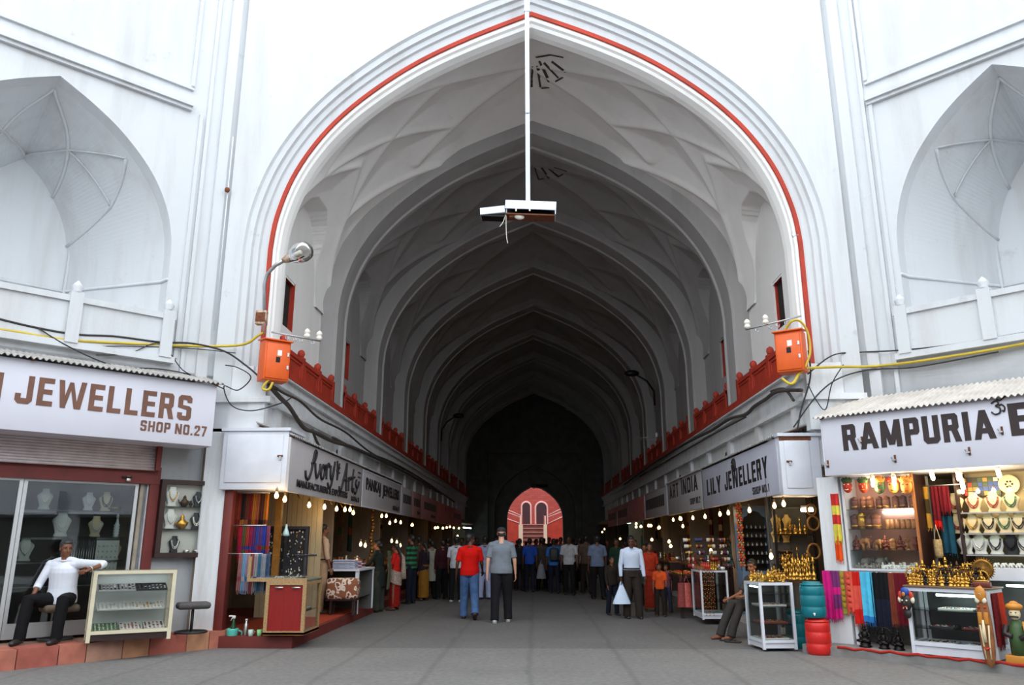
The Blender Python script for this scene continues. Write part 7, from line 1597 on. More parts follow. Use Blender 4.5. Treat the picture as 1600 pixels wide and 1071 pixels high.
# 12 --- man with the plastic bag
a = atZ(990, 967); wl = math.radians(186)
Jb = pose(1.68, legs=((2, 1, 4), (-3, 2, 4)), arms=((3, 9, 12), (2, 12, 14)), build=1.06)
t = person('person in white shirt and dark trousers walking forward with a carrier bag', (a.x, a.y, 0), wl, Jb, 'dark', CL('bluish_white', (206, 218, 240), var=.05), sleeve='long', bottom=CL('umber_trousers', (50, 42, 38)), shoes=SHOE, look=(-14, -14), voxel=.008, belt=SHOE, flare=1.2)
w1 = Jb['wr1']; hw_ = Vector((a.x, a.y, 0)) + rotz_(w1 + Vector((.0, .02, -.085)), wl)
t = thing('plastic_bag', 'bluish white plastic carrier bag hanging from the hand of the man in white', 'bag', hw_, math.radians(10)); M_BAG = mat('thin_white_plastic', srgb(206, 224, 246), .4, var=.06, bump=.4, scale=9)
b = MB(); b.grid(lambda u, v: (math.cos(2 * PI * u) * lerp(.035, .19, min(1, v * 1.05) ** .9) * (1 + .05 * math.sin(10 * u + 3 * v)), math.sin(2 * PI * u) * lerp(.02, .10, v) * (1 + .1 * math.sin(14 * u)), -lerp(.08, .46, v)), 28, 10, M_BAG); b.grid(lambda u, v: (math.cos(2 * PI * u) * .19 * (1 - v), math.sin(2 * PI * u) * .10 * (1 - v), -.46 - .01 * v), 28, 2, M_BAG); b.build('bag', t)
b = MB()
for sg in (-1, 1): b.tube([(sg * .035, 0, -.14), (sg * .022, 0, -.06), (0, 0, .0), (-sg * .0, .0, .005)], [.02, .015, .012, .01], M_BAG, 6, flat=(1, .4))
b.build('handle', t)
# 13, 14 children
a = atZ(958, 962); person('child in dark top and jeans with patches standing left of the man with the bag', (a.x, a.y, 0), math.radians(200), pose(1.24, legs=((4, 4, 3), (-4, 4, 3)), arms=((6, 6, 30), (4, 6, 20)), build=.95), 'brown', DARKBR, sleeve='long', bottom=NAVY, shoes=SHOE, voxel=.010)
a = atZ(1033, 964); person('child in bright orange top standing right of the man with the bag', (a.x, a.y, 0), math.radians(170), pose(1.10, arms=((10, 8, 60), (6, 6, 20)), build=.95), 'brown', CL('orange_top', (216, 84, 34)), sleeve='short', bottom=DARKBR, shoes=SHOEB, look=(-10, -5), voxel=.010)
a = atZ(1048, 960); person('child in pinkish striped top half behind the orange child', (a.x, a.y + .35, 0), math.radians(140), pose(1.05, build=.95), 'brown', CL('dusty_pink', (120, 70, 86)), sleeve='short', bottom=CL('dull_blue', (60, 60, 84)), shoes=SHOEB, voxel=.011)
a = atZ(1018, 956); person('person in orange red sari walking behind the man with the bag', (a.x, a.y, 0), math.radians(190), pose(1.54, fem=True, arms=((6, 6, 30), (6, 6, 30))), 'brown', CL('orange_red_blouse', (170, 52, 30)), sleeve='short', bottom=CL('orange_red_sari', (140, 40, 24), var=.3), bottom_kind='sari', hair='bun', shoes=SHOEB, voxel=.011)
# 16.. mid distance
a = atZ(935, 937); person('person in blue grey tee walking away on the right side', (a.x, a.y, 0), math.radians(8), pose(1.74, legs=((6, 6, 3), (-8, 6, 3)), arms=((0, 10, 8), (4, 10, 12)), build=1.1), 'dark', CL('blue_grey_tee', (110, 124, 150)), sleeve='short', bottom=BLACKT, shoes=SHOE, voxel=.011, collar=False)
a = atZ(890, 930); person('person in white shirt and dark trousers walking toward the court, middle distance', (a.x, a.y, 0), math.radians(178), pose(1.74, legs=((6, 4, 3), (-6, 6, 3)), arms=((4, 9, 10), (-4, 9, 10))), 'dark', CL('grey_white_shirt', (186, 186, 190)), sleeve='short', bottom=BLACKT, shoes=SHOE, voxel=.012)
a = atZ(828, 925); person('person in strong blue shirt walking away in the middle distance', (a.x, a.y, 0), math.radians(-4), pose(1.68, legs=((8, 8, 3), (-8, 8, 3))), 'dark', CL('strong_blue', (36, 76, 170)), sleeve='short', bottom=NAVY, shoes=SHOE, voxel=.012)
a = atZ(866, 928); t = person('person in blue shirt with a black backpack walking away', (a.x, a.y, 0), math.radians(2), pose(1.66, legs=((6, 6, 3), (-8, 6, 3))), 'dark', CL('mid_blue', (50, 110, 180)), sleeve='short', bottom=NAVY, shoes=SHOE, voxel=.012)
b = MB(); b.box((0, -.19, 1.18), (.28, .15, .4), M_BLACK, bev=.05); b.build('backpack', t)
a = atZ(846, 926); ta = thing('shopping_bag', 'pale translucent bag carried low between the two people in blue', 'bag', (a.x, a.y, .42)); b = MB(); b.grid(lambda u, v: (math.cos(2 * PI * u) * lerp(.05, .16, v ** .6), math.sin(2 * PI * u) * lerp(.03, .1, v ** .6), lerp(.46, 0, v)), 18, 8, CL('pale_bag', (130, 132, 140))); b.grid(lambda u, v: (math.cos(2 * PI * u) * .16 * (1 - v), math.sin(2 * PI * u) * .1 * (1 - v), 0), 18, 2, CL('pale_bag', (130, 132, 140))); b.build('bag', ta)
b = MB(); b.tube([(-.04, 0, .44), (0, 0, .58), (.04, 0, .44)], .012, CL('pale_bag', (130, 132, 140)), 6); b.build('handle', ta)
a = atZ(846, 925.5); person('person in dark striped kurta carrying the pale bag', (a.x + .02, a.y + .6, 0), math.radians(3), pose(1.70, legs=((6, 6, 3), (-6, 6, 3))), 'dark', CL('grey_brown_kurta', (70, 62, 58)), sleeve='long', bottom=BLACKT, shoes=SHOE, voxel=.013, kurta=.3)
a = atZ(690, 937); person('person in maroon jacket over a pale knee length skirt in the left crowd', (a.x, a.y, 0), math.radians(30), pose(1.62, fem=True), 'brown', CL('maroon_jacket', (58, 22, 30)), sleeve='long', bottom=BLACKT, hair='bun', shoes=SHOE, voxel=.012, kurta=0)
o = atZ(690, 937); tk = None
a = atZ(682, 938); t = person('person in dark jacket and pale tunic beside the maroon jacket', (a.x - .2, a.y + .3, 0), math.radians(25), pose(1.60, fem=True), 'brown', CL('beige_tunic', (150, 146, 134)), sleeve='short', bottom=BLACKT, hair='bun', shoes=SHOE, voxel=.012, kurta=.42)
a = atZ(661, 939); person('person in dark top and mustard skirt in the left crowd', (a.x, a.y, 0), math.radians(60), pose(1.56, fem=True), 'brown', CL('dark_plum', (40, 28, 36)), sleeve='long', bottom=CL('mustard', (140, 94, 30)), bottom_kind='skirt', hair='braid', shoes=SHOEB, voxel=.012)
a = atZ(712, 941); person('person in white and pale blue shirt half hidden behind the red polo', (a.x, a.y, 0), math.radians(-10), pose(1.70), 'dark', CL('white_cotton', (200, 204, 214)), sleeve='short', bottom=BLACKT, shoes=SHOEL, voxel=.012)
# seated stall keeper on the right between the showcases, and one behind goods
js = pose(1.66, legs=((80, 60, 8), (84, 50, 8)), root=(0, 0, .52), arms=((40, 10, 40), (30, 10, 40)), lean=6)
for i in (0, 1): js['pitch%d' % i] = 0
js['knee0'] = Vector((-.12, .42, .60)); js['knee1'] = Vector((.12, .44, .56)); js['ank0'] = Vector((-.12, .68, .085)); js['ank1'] = Vector((.12, .72, .08))
sk_p = atZ(1166, 985, .0); person('seated stall keeper in dark clothes between the two glass showcases', (3.75, 13.95, .0), math.radians(112), js, 'brown', CL('dark_grey_shirt', (70, 66, 62)), sleeve='short', bottom=CL('grey_trousers', (58, 54, 52)), shoes=None, voxel=.010, look=(20, -10))
t = thing('stool', 'low dark stool under the stall keeper on the right', 'stool', (3.78, 13.95, .17)); b = MB(); b.b2((-.18, -.18, .2), (.18, .18, .26), M_DARKWOOD); b.build('seat', t)
for x in (-.15, .12):
    for y in (-.15, .12): b = MB(); b.b2((x, y, 0), (x + .03, y + .03, .2), M_DARKWOOD); b.build('leg', t)
t = thing('sandals', 'pair of dark sandals lying on the paving by the banner stall showcase', 'sandals', atZ(1142, 1004)); 
for dx in (-.05, .07): b = MB(); b.x = Matrix.Rotation(1.1, 4, 'Z'); b.box((dx * 1.2, dx, .015), (.09, .25, .02), M_BLACK, bev=.008); b.tube([(dx * 1.2 - .04, dx + .04, .02), (dx * 1.2, dx + .06, .055), (dx * 1.2 + .04, dx + .04, .02)], .012, M_BLACK, 6); b.build('sandal', t)
person('person in teal shirt inside the stall beyond the garland table', (4.75, 19.4, .17), math.radians(100), pose(1.6), 'brown', CL('teal_shirt', (52, 100, 96)), sleeve='short', bottom=BLACKT, shoes=SHOE, voxel=.013)
# the rest of the crowd: built as a few poses and clothes, then copied with their parts
cr = random.Random(17)
prot = []
specs = [('short', CL('crowd_dark', (38, 36, 40)), BLACKT, 'dark', 'trousers', False, .0), ('short', CL('crowd_brown', (84, 70, 60)), DARKBR, 'dark', 'trousers', False, .0), ('bun', CL('crowd_rust', (110, 54, 40)), CL('crowd_rust2', (84, 40, 34)), 'brown', 'sari', True, 0), ('short', CL('crowd_grey', (120, 122, 126)), NAVY, 'dark', 'trousers', False, 0), ('braid', CL('crowd_green', (40, 66, 52)), CL('crowd_green2', (44, 50, 44)), 'brown', 'trousers', True, .35), ('short', CL('crowd_white', (168, 168, 172)), BLACKT, 'dark', 'trousers', False, 0)]
wordsc = ('dark shirt', 'brown shirt', 'rust sari', 'grey shirt', 'green tunic', 'off white shirt')
spots = [(700, 25.5, 0), (722, 27.5, 3), (745, 30, 0), (775, 26.5, 1), (800, 30.5, 4), (812, 27, 0), (838, 33, 1), (858, 34.5, 0), (876, 31, 3), (905, 27.5, 5), (915, 25.5, 1), (948, 28, 0), (962, 24.5, 4), (975, 26.5, 2), (990, 22.2, 0), (905, 33, 0), (925, 36, 2), (790, 37, 0), (822, 38.5, 2), (850, 41, 0), (870, 38.5, 1), (895, 42, 0), (760, 40, 5), (735, 36, 0), (672, 24.6, 0), (655, 22.8, 1), (1005, 20.6, 4), (783, 33, 0), (845, 29.5, 4), (940, 44, 0), (808, 44, 0), (836, 45.5, 3)]
first = {}
for i, (px, Y, kd) in enumerate(spots):
    x = (px - 836) / 1257.0 * Y; back = cr.random() < .6; rz = (0 if back else PI) + cr.uniform(-.5, .5)
    side = 'left' if px < 760 else 'right' if px > 910 else 'middle'; dist = 'near' if Y < 27 else 'farther' if Y < 34 else 'far'
    lab = 'person in %s walking %s, %s in the dim crowd, %s' % (wordsc[kd], 'away' if back else 'toward the court', side, {'near': 'nearer ranks', 'farther': 'middle ranks', 'far': 'distant ranks'}[dist])
    if kd not in first:
        hr, tp, bt, skn, bk, fm, ku = specs[kd]
        first[kd] = person(lab, (x, Y, 0), rz, pose(1.58 if fm else 1.70, legs=((7, 6, 3), (-7, 8, 3)), arms=((-5, 8, 12), (6, 8, 12)), fem=fm), skn, tp, sleeve='long' if kd in (0, 4) else 'short', bottom=bt, bottom_kind=bk, hair=hr, shoes=SHOE, voxel=.014, kurta=ku, group='people in the dim crowd')
    else: dup(first[kd], (x, Y, 0), rz, lab, 'people in the dim crowd', scale=cr.uniform(.95, 1.05))
# ================================================================ red balustrades in the bays of the gallery
def balustrade(label, sx, ya, yb):
    t = thing('balustrade', label, 'balustrade', (sx * 4.42, ya, 4.40), 0, 'red balustrades of the gallery'); L_ = yb - ya
    b = MB(); b.b2((-.05, 0, 0), (.05, L_, .42), M_RED); b.b2((-.07, 0, .42), (.07, L_, .50), M_RED); b.b2((-.07, 0, 0), (.07, L_, .06), M_RED)
    n = 3
    for i in range(n):
        y0 = L_ * i / n + .16; y1 = L_ * (i + 1) / n - .16; 
        for s in (-1, 1):
            for (p, q, z0, z1) in ((y0, y1, .10, .13), (y0, y1, .35, .38), (y0, y0 + .03, .13, .35), (y1 - .03, y1, .13, .35)): b.b2((s * .05, p, z0), (s * .065, q, z1), M_RED)
    b.build('panel', t)
    for i in range(n + 1):
        y = min(max(L_ * i / n, .07), L_ - .07); p = MB(); p.b2((-.075, y - .07, 0), (.075, y + .07, .54), M_RED); p.build('post', t)
        p = MB(); p.lathe([(.05, .54), (.06, .57), (.075, .62), (.06, .67), (.02, .70), (0, .71)], M_RED, (0, y, 0), 10); p.build('finial', t)
ordw = ('first', 'second', 'third', 'fourth', 'fifth', 'sixth', 'seventh', 'eighth', 'ninth')
for sx, nm in ((-1, 'left'), (1, 'right')):
    for k, (ya, yb) in enumerate(bays):
        balustrade('red painted balustrade in the %s bay of the %s gallery' % (ordw[k], nm), sx, ya + .03, yb - .03)
# ================================================================ electrical boxes, brackets, lamps
M_ORANGE = mat('orange_enamel', srgb(226, 92, 14), .45, var=.12, scale=6); M_PORC = mat('porcelain', srgb(226, 222, 210), .35); M_YCAB = mat('yellow_cable', srgb(206, 178, 52), .5, var=.25, scale=5); M_BCAB = mat('black_cable', (0.02, 0.02, 0.022, 1), .6); M_GCAB = mat('dusty_cable', srgb(76, 68, 64), .8, var=.4, scale=8)
def ebox(label, p, rz, w, d, h, door_x):
    t = thing('electrical_box', label, 'electrical box', p, rz); b = MB(); b.box((0, 0, h / 2), (w, d, h), M_ORANGE, bev=.012); b.build('body', t)
    b = MB(); b.x = Matrix.Translation((0, -.01, h)) @ Matrix.Rotation(.12, 4, 'X'); b.box((0, 0, .02), (w + .05, d + .07, .025), M_ORANGE, bev=.006); b.build('roof', t)
    b = MB(); b.box((0, -d / 2 - .008, h / 2 - .01), (w - .05, .018, h - .08), M_ORANGE, bev=.006); dd = b.build('door', t)
    for z in (.3, .62): b = MB(); b.b2((w / 2 - .06, -d / 2 - .03, h * z), (w / 2 - .03, -d / 2 - .016, h * z + .06), M_STEEL); b.build('catch', dd)
    for x, z, m in ((.02, .62, M_SILVER), (-.0, .45, M_BLACKM)): b = MB(); b.b2((x - .03, -d / 2 - .02, h * z), (x + .04, -d / 2 - .016, h * z + .09), m); b.build('plate', dd)
    b = MB(); b.b2((-.1, d / 2, .1), (.1, d / 2 + .25, .14), M_STEEL); b.b2((-.1, d / 2, h - .15), (.1, d / 2 + .25, h - .11), M_STEEL); b.build('bracket', t)
pL = atY(427, 598, 12.32); ebox('orange electrical box on the left pier of the gateway', (pL.x, 12.28, pL.z), math.radians(38), .42, .30, .66, 1)
pR = atY(1238, 584, 12.32); ebox('orange electrical box on the right pier of the gateway', (pR.x, 12.28, pR.z), math.radians(-32), .42, .30, .66, 1)
def insulator_bar(label, pa, pb_, n_ins, y):
    t = thing('insulator_bracket', label, 'bracket', pa, 0); v = Vector(pb_) - Vector(pa); b = MB(); b.tube([(0, 0, 0), tuple(v)], .022, M_STEEL, 6, flat=(1, .6)); b.build('bar', t)
    for f in n_ins: p = v * f; b = MB(); b.lathe([(.03, .0), (.055, .03), (.05, .07), (.035, .08), (.055, .10), (.045, .14), (.02, .17), (0, .18)], M_PORC, tuple(p), 12); b.build('insulator', t)
    for f in (.3, .45, .58, .82): p = v * f; b = MB(); b.tube([tuple(p), tuple(p + Vector((0, -.01, -.07))), tuple(p + Vector((.04, -.01, -.09))), tuple(p + Vector((.05, -.01, -.04)))], .007, M_STEEL, 5); b.build('hook', t)
insulator_bar('steel bracket with hooks and two white insulators beside the left orange box', atY(424, 519, 12.45), atY(492, 525, 12.45) + Vector((0, .35, 0)), (.72, .97), 12.5)
insulator_bar('steel bracket with two white insulators above the right orange box', atY(1252, 494, 12.45), atY(1172, 508, 12.45) + Vector((0, .3, 0)), (.63, .96), 12.5)
t = thing('junction_box', 'small rusty white junction box on the left pier', 'electrical box', atY(408, 506, 12.45)); b = MB(); b.box((0, 0, .1), (.18, .12, .24), mat('rusted_white_enamel', srgb(206, 190, 170), .6, col2=srgb(140, 90, 50), scale=14), bev=.01); b.build('body', t); b = MB(); b.b2((-.08, -.065, .02), (.08, -.058, .18), M_RUST); b.build('cover', t)
# street lamp on the left pier
t = thing('street_lamp', 'glass globe street lamp on a bent pole at the left pier', 'street lamp', atY(413, 520, 12.42)); o_ = atY(413, 520, 12.42); 
def rl(px, py, y): return tuple(atY(px, py, y) - o_)
b = MB(); b.tube([(0, 0, 0), rl(413, 445, 12.42), rl(418, 428, 12.36), rl(430, 415, 12.3), rl(448, 405, 12.2)], .032, M_STEEL, 8); b.build('pole', t)
b = MB(); a_, c_ = Vector(rl(446, 406, 12.2)), Vector(rl(486, 388, 12.0)); d_ = (c_ - a_); n_ = 12
b.tube([tuple(a_ + d_ * f) for f in (0, .08, .22, .3, .5, .7, .86, .96, 1.0)], [.04, .06, .065, .12, .165, .175, .15, .09, .01], glass_mat('milky_globe', (.80, .80, .78), .8), 16); b.build('globe', t)
b = MB(); b.tube([tuple(a_ - d_ * .08), tuple(a_ + d_ * .1), tuple(a_ + d_ * .24)], [.045, .075, .06], mat('rusted_white_enamel', srgb(206, 190, 170), .6), 10); b.tube([tuple(a_ + d_ * .2), tuple(a_ + d_ * .62)], [.04, .05], M_PORC, 8); b.build('lamp_head', t)
b = MB(); b.tube([tuple(a_ + d_ * .25 + Vector((0, -.05, -.1))), tuple(a_ + d_ * .55 + Vector((0, -.08, -.14))), tuple(a_ + d_ * .8 + Vector((0, -.06, -.12)))], .012, M_BLACKM, 5); b.build('clip', t)
# hanging fluorescent fixture on the tall pole
px0 = atY(825, 322, 12.35); t = thing('hanging_light_fixture', 'white trough light hung from the crown of the arch on a long pole', 'lamp', px0)
b = MB(); b.box((0, 0, 2.6), (.075, .05, 5.2), mat('pole_white_paint', srgb(206, 220, 236), .5, var=.15, scale=4)); b.box((0, 0, 4.15), (.10, .07, .62), mat('pole_white_paint', srgb(206, 220, 236), .5)); b.tube([(0, 0, 1.75), (0, 0, 1.78)], .045, M_STEEL, 8); b.build('pole', t)
b = MB(); b.x = Matrix.Rotation(math.radians(3), 4, 'Y'); WHF = mat('fixture_white', srgb(214, 224, 238), .5, var=.1, scale=5)
b.b2((-.38, -.16, -.0), (.45, .16, .02), WHF); b.b2((-.38, -.17, -.13), (.48, -.155, .02), WHF); b.b2((-.38, .155, -.13), (.48, .17, .02), WHF); b.b2((.465, -.16, -.2), (.48, .16, .0), WHF)
b.b2((-.36, -.05, .02), (.42, .05, .06), WHF); b.build('housing', t)
b = MB(); b.x = Matrix.Rotation(math.radians(3), 4, 'Y'); b.prism([(-.80, -.12), (-.38, -.17), (-.38, .17), (-.80, .12)], .12, WHF, Matrix.Translation((0, 0, -.16)) @ Matrix.Rotation(math.radians(-6), 4, 'Y')); b.build('end_housing', t)
b = MB(); b.x = Matrix.Rotation(math.radians(3), 4, 'Y'); b.b2((-.78, -.11, -.26), (-.38, .11, -.20), M_BLACKM); b.b2((-.37, -.14, -.22), (.46, .14, -.20), M_RUST); b.b2((-.36, .1, -.2), (.46, .13, -.02), M_BLACKM); b.build('tray', t)
b = MB(); b.ell((-.15, -.06, -.22), (.09, .05, .055), M_PORC, 12, 8, (0, .2, 0)); b.build('bulb', t); b = MB(); b.box((-.28, -.06, -.2), (.07, .06, .07), M_WOODC, bev=.01); b.build('bulb_holder', t)
for x in (-.2, .03): b = MB(); b.b2((x - .012, -.18, -.17), (x + .012, -.165, -.05), M_PORC); b.build('clip', t)
for pts in ([(-.38, -.1, -.2), (-.42, -.1, -.33), (-.48, -.1, -.42)], [(-.37, -.1, -.2), (-.37, -.1, -.4), (-.36, -.1, -.62), (-.34, -.1, -.72)]): b = MB(); b.tube(crom(pts, 4), .006, M_PORC, 5); b.build('loose_wire', t)
# lamps and brackets deep in the passage
for lab, px, py, X, s in (('dark street lamp on an arm halfway down the left gallery', 690, 672, -4.2, -1), ('dark street lamp on an arm halfway down the right gallery', 1022, 612, 4.2, 1)):
    p = atX(px, py, X); t = thing('street_lamp', lab, 'street lamp', p); b = MB(); b.tube([(0, 0, -.5), (0, 0, 0), (-s * .25, -.1, .35), (-s * .6, -.2, .55)], .035, M_BLACKM, 7); b.build('pole', t); b = MB(); b.ell((-s * .78, -.25, .6), (.26, .12, .12), M_BLACKM, 12, 8, (0, 0, 0)); b.build('lamp_head', t)
p = atX(1030, 684, 4.3); insulator_bar('dim bracket with one white insulator along the right gallery', tuple(p), tuple(p + Vector((-.8, 0, 0))), (.1,), 0)
# hook on the red stripe at the right
t = thing('wire_hook', 'small steel hook on the red stripe right of the arch', 'hook', atY(1243, 368, 12.6)); b = MB(); b.tube([(.05, 0, 0), (-.0, -.03, 0), (-.06, -.05, -.05), (-.08, -.05, .03)], .012, M_STEEL, 6); b.build('hook', t)
# ================================================================ cables
def cable(label, pts, r, m, name='cable', cat='cable', n=6, group=None):
    b = MB(); b.tube(crom([tuple(p) for p in pts], 7), r, m, n); o = b.build(name); return tag(o, label, cat, group)
def Lw_(px, py, n=.10): return putL(px, py, n, 0) if False else WL(*(lambda q: (q[0], n, q[1]))(onW(px, py, n, -1)))
def Rw_(px, py, n=.10): return WR(*(lambda q: (q[0], n, q[1]))(onW(px, py, n, 1)))
def Fw_(px, py, Y=12.42): return tuple(atY(px, py, Y))
def Tl_(px, py, X=-4.24): return tuple(atX(px, py, X))
def Tr_(px, py, X=4.24): return tuple(atX(px, py, X))
cable('yellow cable running along the wall above the long white sign', [Lw_(-60, 508), Lw_(20, 518), Lw_(60, 525), Lw_(110, 532), Lw_(200, 537), Lw_(300, 541), Fw_(355, 541), Fw_(385, 537), Fw_(403, 525), Fw_(412, 520)], .022, M_YCAB)
cable('yellow cable running from the right orange box along the right wall', [Fw_(1222, 592, 12.2), Fw_(1238, 600, 12.12), Fw_(1256, 578, 12.2), Fw_(1300, 574, 12.3), Rw_(1360, 573), Rw_(1420, 567), Rw_(1500, 555), Rw_(1560, 545), Rw_(1650, 528)], .024, M_YCAB)
cable('yellow cable looped in an arch over the right orange box', [Fw_(1226, 518, 12.2), Fw_(1236, 503, 12.08), Fw_(1250, 502, 12.06), Fw_(1262, 520, 12.08), Fw_(1266, 550, 12.08), Fw_(1258, 575, 12.1)], .02, M_YCAB)
cable('yellow cable loop hanging under the left orange box', [Fw_(424, 590, 12.15), Fw_(414, 600, 12.1), Fw_(411, 608, 12.1), Fw_(420, 609, 12.1), Fw_(426, 598, 12.12)], .022, M_YCAB)
blk = [('thick black cable swagged across the left wall', [Lw_(-60, 483), Lw_(0, 499), Lw_(60, 513), Lw_(120, 523), Lw_(180, 526), Lw_(250, 535), Lw_(300, 537), Fw_(350, 549), Fw_(385, 572), Fw_(408, 592)], .017),
 ('thin black cable crossing down from the left wall to the pier', [Lw_(60, 513, .12), Lw_(100, 538, .14), Lw_(150, 562, .14), Lw_(190, 574, .14), Lw_(250, 577, .12), Lw_(300, 587, .12), Fw_(350, 608)], .010),
 ('second thin cable drooping from the left swag', [Lw_(150, 555, .12), Lw_(200, 553, .12), Lw_(250, 537, .12), Lw_(285, 578, .12), Lw_(318, 594, .12)], .008),
 ('thin cable looping over the left pier below the box', [Fw_(352, 571), Fw_(372, 575), Fw_(392, 590), Fw_(372, 610), Fw_(350, 604), Fw_(362, 634), Fw_(395, 642), Fw_(440, 630), Fw_(455, 622)], .010),
 ('long thin wire along the left wall under the yellow cable', [Lw_(-40, 517, .12), Lw_(40, 524, .12), Lw_(110, 541, .12), Lw_(200, 541, .12), Lw_(300, 545, .12), Fw_(368, 552)], .008)]
for lab, pts, r in blk: cable(lab, pts, r, M_BCAB)
for lab, pts, r in (('black cable along the right wall beside the yellow one', [Fw_(1262, 585, 12.3), Fw_(1300, 556), Rw_(1340, 551), Rw_(1400, 548), Rw_(1480, 540), Rw_(1600, 520)], .012), ('black cable rising from the locker to the right wall', [Fw_(1240, 668, 12.4), Fw_(1275, 620), Fw_(1310, 592), Rw_(1360, 578), Rw_(1430, 574), Rw_(1560, 550)], .012), ('thin black cable fanning down the right pier', [Fw_(1262, 600), Fw_(1275, 625), Fw_(1290, 640), Fw_(1300, 600), Fw_(1318, 570)], .009), ('black cable down the right pier behind the orange box', [Fw_(1263, 548, 12.4), Fw_(1266, 590), Fw_(1252, 640, 12.4), Fw_(1246, 672, 12.4)], .014)):
    cable(lab, pts, r, M_BCAB)
for lab, pts, r in (('thick dusty cable bundle running from the left box down along the ledge', [Fw_(420, 602, 12.3), Tl_(438, 622), Tl_(452, 636), Tl_(474, 668), Tl_(492, 676), Tl_(520, 690), Tl_(552, 700), Tl_(600, 722), Tl_(640, 742), Tl_(690, 772)], .040),
 ('dusty cable sagging above the script sign', [Fw_(426, 604, 12.3), Tl_(446, 616), Tl_(470, 628), Tl_(500, 655), Tl_(540, 676), Tl_(580, 708), Tl_(630, 735)], .022),
 ('short cable bundle dropping to the script sign', [Tl_(488, 672), Tl_(494, 688), Tl_(500, 700)], .03),
 ('thin dusty cable running on along the left ledge', [Tl_(520, 684), Tl_(560, 704), Tl_(610, 722), Tl_(660, 750), Tl_(710, 785)], .03)):
    cable(lab, pts, r, M_GCAB)
for lab, pts, r in (('thick dusty cable running along the right ledge to the box', [Fw_(1252, 610, 12.3), Tr_(1215, 612), Tr_(1195, 625), Tr_(1178, 636), Tr_(1165, 648), Tr_(1140, 655), Tr_(1110, 674), Tr_(1070, 694), Tr_(1020, 725), Tr_(975, 758)], .034), ('dusty cable stub standing off the right ledge', [Tr_(1205, 612), Tr_(1225, 608), Tr_(1240, 626)], .026), ('thin dusty cable along the lower right ledge', [Tr_(1165, 652), Tr_(1120, 676), Tr_(1060, 710), Tr_(1000, 745)], .02)):
    cable(lab, pts, r, M_GCAB)
t = thing('downpipe', 'thin grey pipe down the left side of the gateway pier', 'pipe', (-5.36, 12.50, 5.0)); b = MB(); b.tube([(0, 0, 0), (0, 0, 3.6)], .009, M_WOODW, 6); b.build('pipe', t); b = MB(); b.ell((0, -.03, 2.55), (.05, .04, .05), M_RUST, 8, 6); b.build('clamp', t)
# ================================================================ bulbs of the stalls
lb = [(432, 775, 1), (445, 781, 1), (483, 790, 0), (507, 793, 1), (526, 796, 0), (539, 797, 1), (547, 797, 0), (552, 802, 0), (563.6, 851, 1), (570.7, 853, 0), (596.6, 807, 0), (603.7, 807, 1), (609, 818, 1), (618, 815, 0), (626, 817, 0), (612, 846, 0), (620, 848, 1), (625.5, 853, 0), (644, 821, 1), (680, 825.5, 0), (684, 825, 0), (692, 826, 1), (698, 825, 0), (703, 824, 0), (709, 825.5, 1), (717, 826, 0), (715, 838, 1)]
rb = [(1224.5, 788, 1), (1210, 791, 0), (1171, 798, 1), (1138, 802, 0), (1125, 804, 1), (1101.7, 808, 0), (1082.6, 810, 1), (1062.4, 811, 0), (1052, 813, 1), (1067, 823, 0), (1029.4, 825.5, 1), (1045.6, 847, 0), (1048, 854, 1), (1110.8, 861, 1), (1205, 870, 1), (969, 842.5, 1), (941, 832, 0), (944.5, 827.5, 0), (994, 824, 0), (1001.5, 823.5, 1), (1013.6, 822, 0), (1017, 822, 1), (1030, 825, 0), (1018.5, 844, 0), (994, 819, 0), (1064, 811.5, 0)]
def bulbrow(lst, X, nm):
    for k, (px, py, on) in enumerate(lst):
        p = atX(px, py, X if not (px in (1205,)) else X); low = py > 835
        if px == 1205: p = atY(px, py, 13.4)
        if px == 1110.8: p = atY(px, py, 18.3)
        cord = max(.05, (2.375 if p.y < 13.0 else 2.635) - p.z - .09); Y = p.y
        big = Y > 24
        bulb('lit pear bulb %s in the %s row, %s' % ('on a long cord' if low else 'close under the signs', nm, 'front stall' if Y < 18 else 'second stall' if Y < 24 else 'far stalls'), (p.x, p.y, p.z + cord + .09), 1.8 if on else 0, 'lit bulbs of the %s row' % nm, cord, .034 if not big else .05, light=bool(on) and Y < 21)
bulbrow(lb, -4.02, 'left'); bulbrow(rb, 4.02, 'right')
for lab, pa, pb_, m in (('cool white tube light far down the left row', atX(724, 825, -4.05), atX(736, 826, -4.05), M_TUBEL), ('cool white tube light far down the right row', atX(967, 819, 4.05), atX(985, 817, 4.05), M_TUBEL), ('warm tube light over the banner stall brass cupboard', atY(1252, 797.5, 13.6), atY(1270, 797, 13.6), M_CFL)):
    t = thing('tube_light', lab, 'tube light', pa); v = pb_ - pa; b = MB(); b.tube([(0, 0, 0), tuple(v)], .03, m, 8); b.build('lit_tube', t); b = MB(); b.tube([(0, 0, .05), tuple(v + Vector((0, 0, .05)))], .03, M_WHITEP, 6); b.tube([tuple(v * .5 + Vector((0, 0, .05))), tuple(Vector((v.x * .5, v.y * .5, 2.62 - pa.z)))], .01, M_BLACK, 5); b.build('batten', t)
# flat lamp strips and cross wires under the left sign
for k, px in enumerate((470, 518, 535)):
    p = atX(px, 783 + k * 5, -4.1); t = thing('lamp_arm', ('short lamp arm under the script sign, nearest the locker', 'second lamp arm under the script sign', 'third lamp arm under the script sign')[k], 'lamp arm', p); b = MB(); b.tube([(0, 0, 0), (-.12, .1, .16), (-.2, .2, 2.62 - p.z)], .012, M_GOLD, 6); b.build('arm', t)
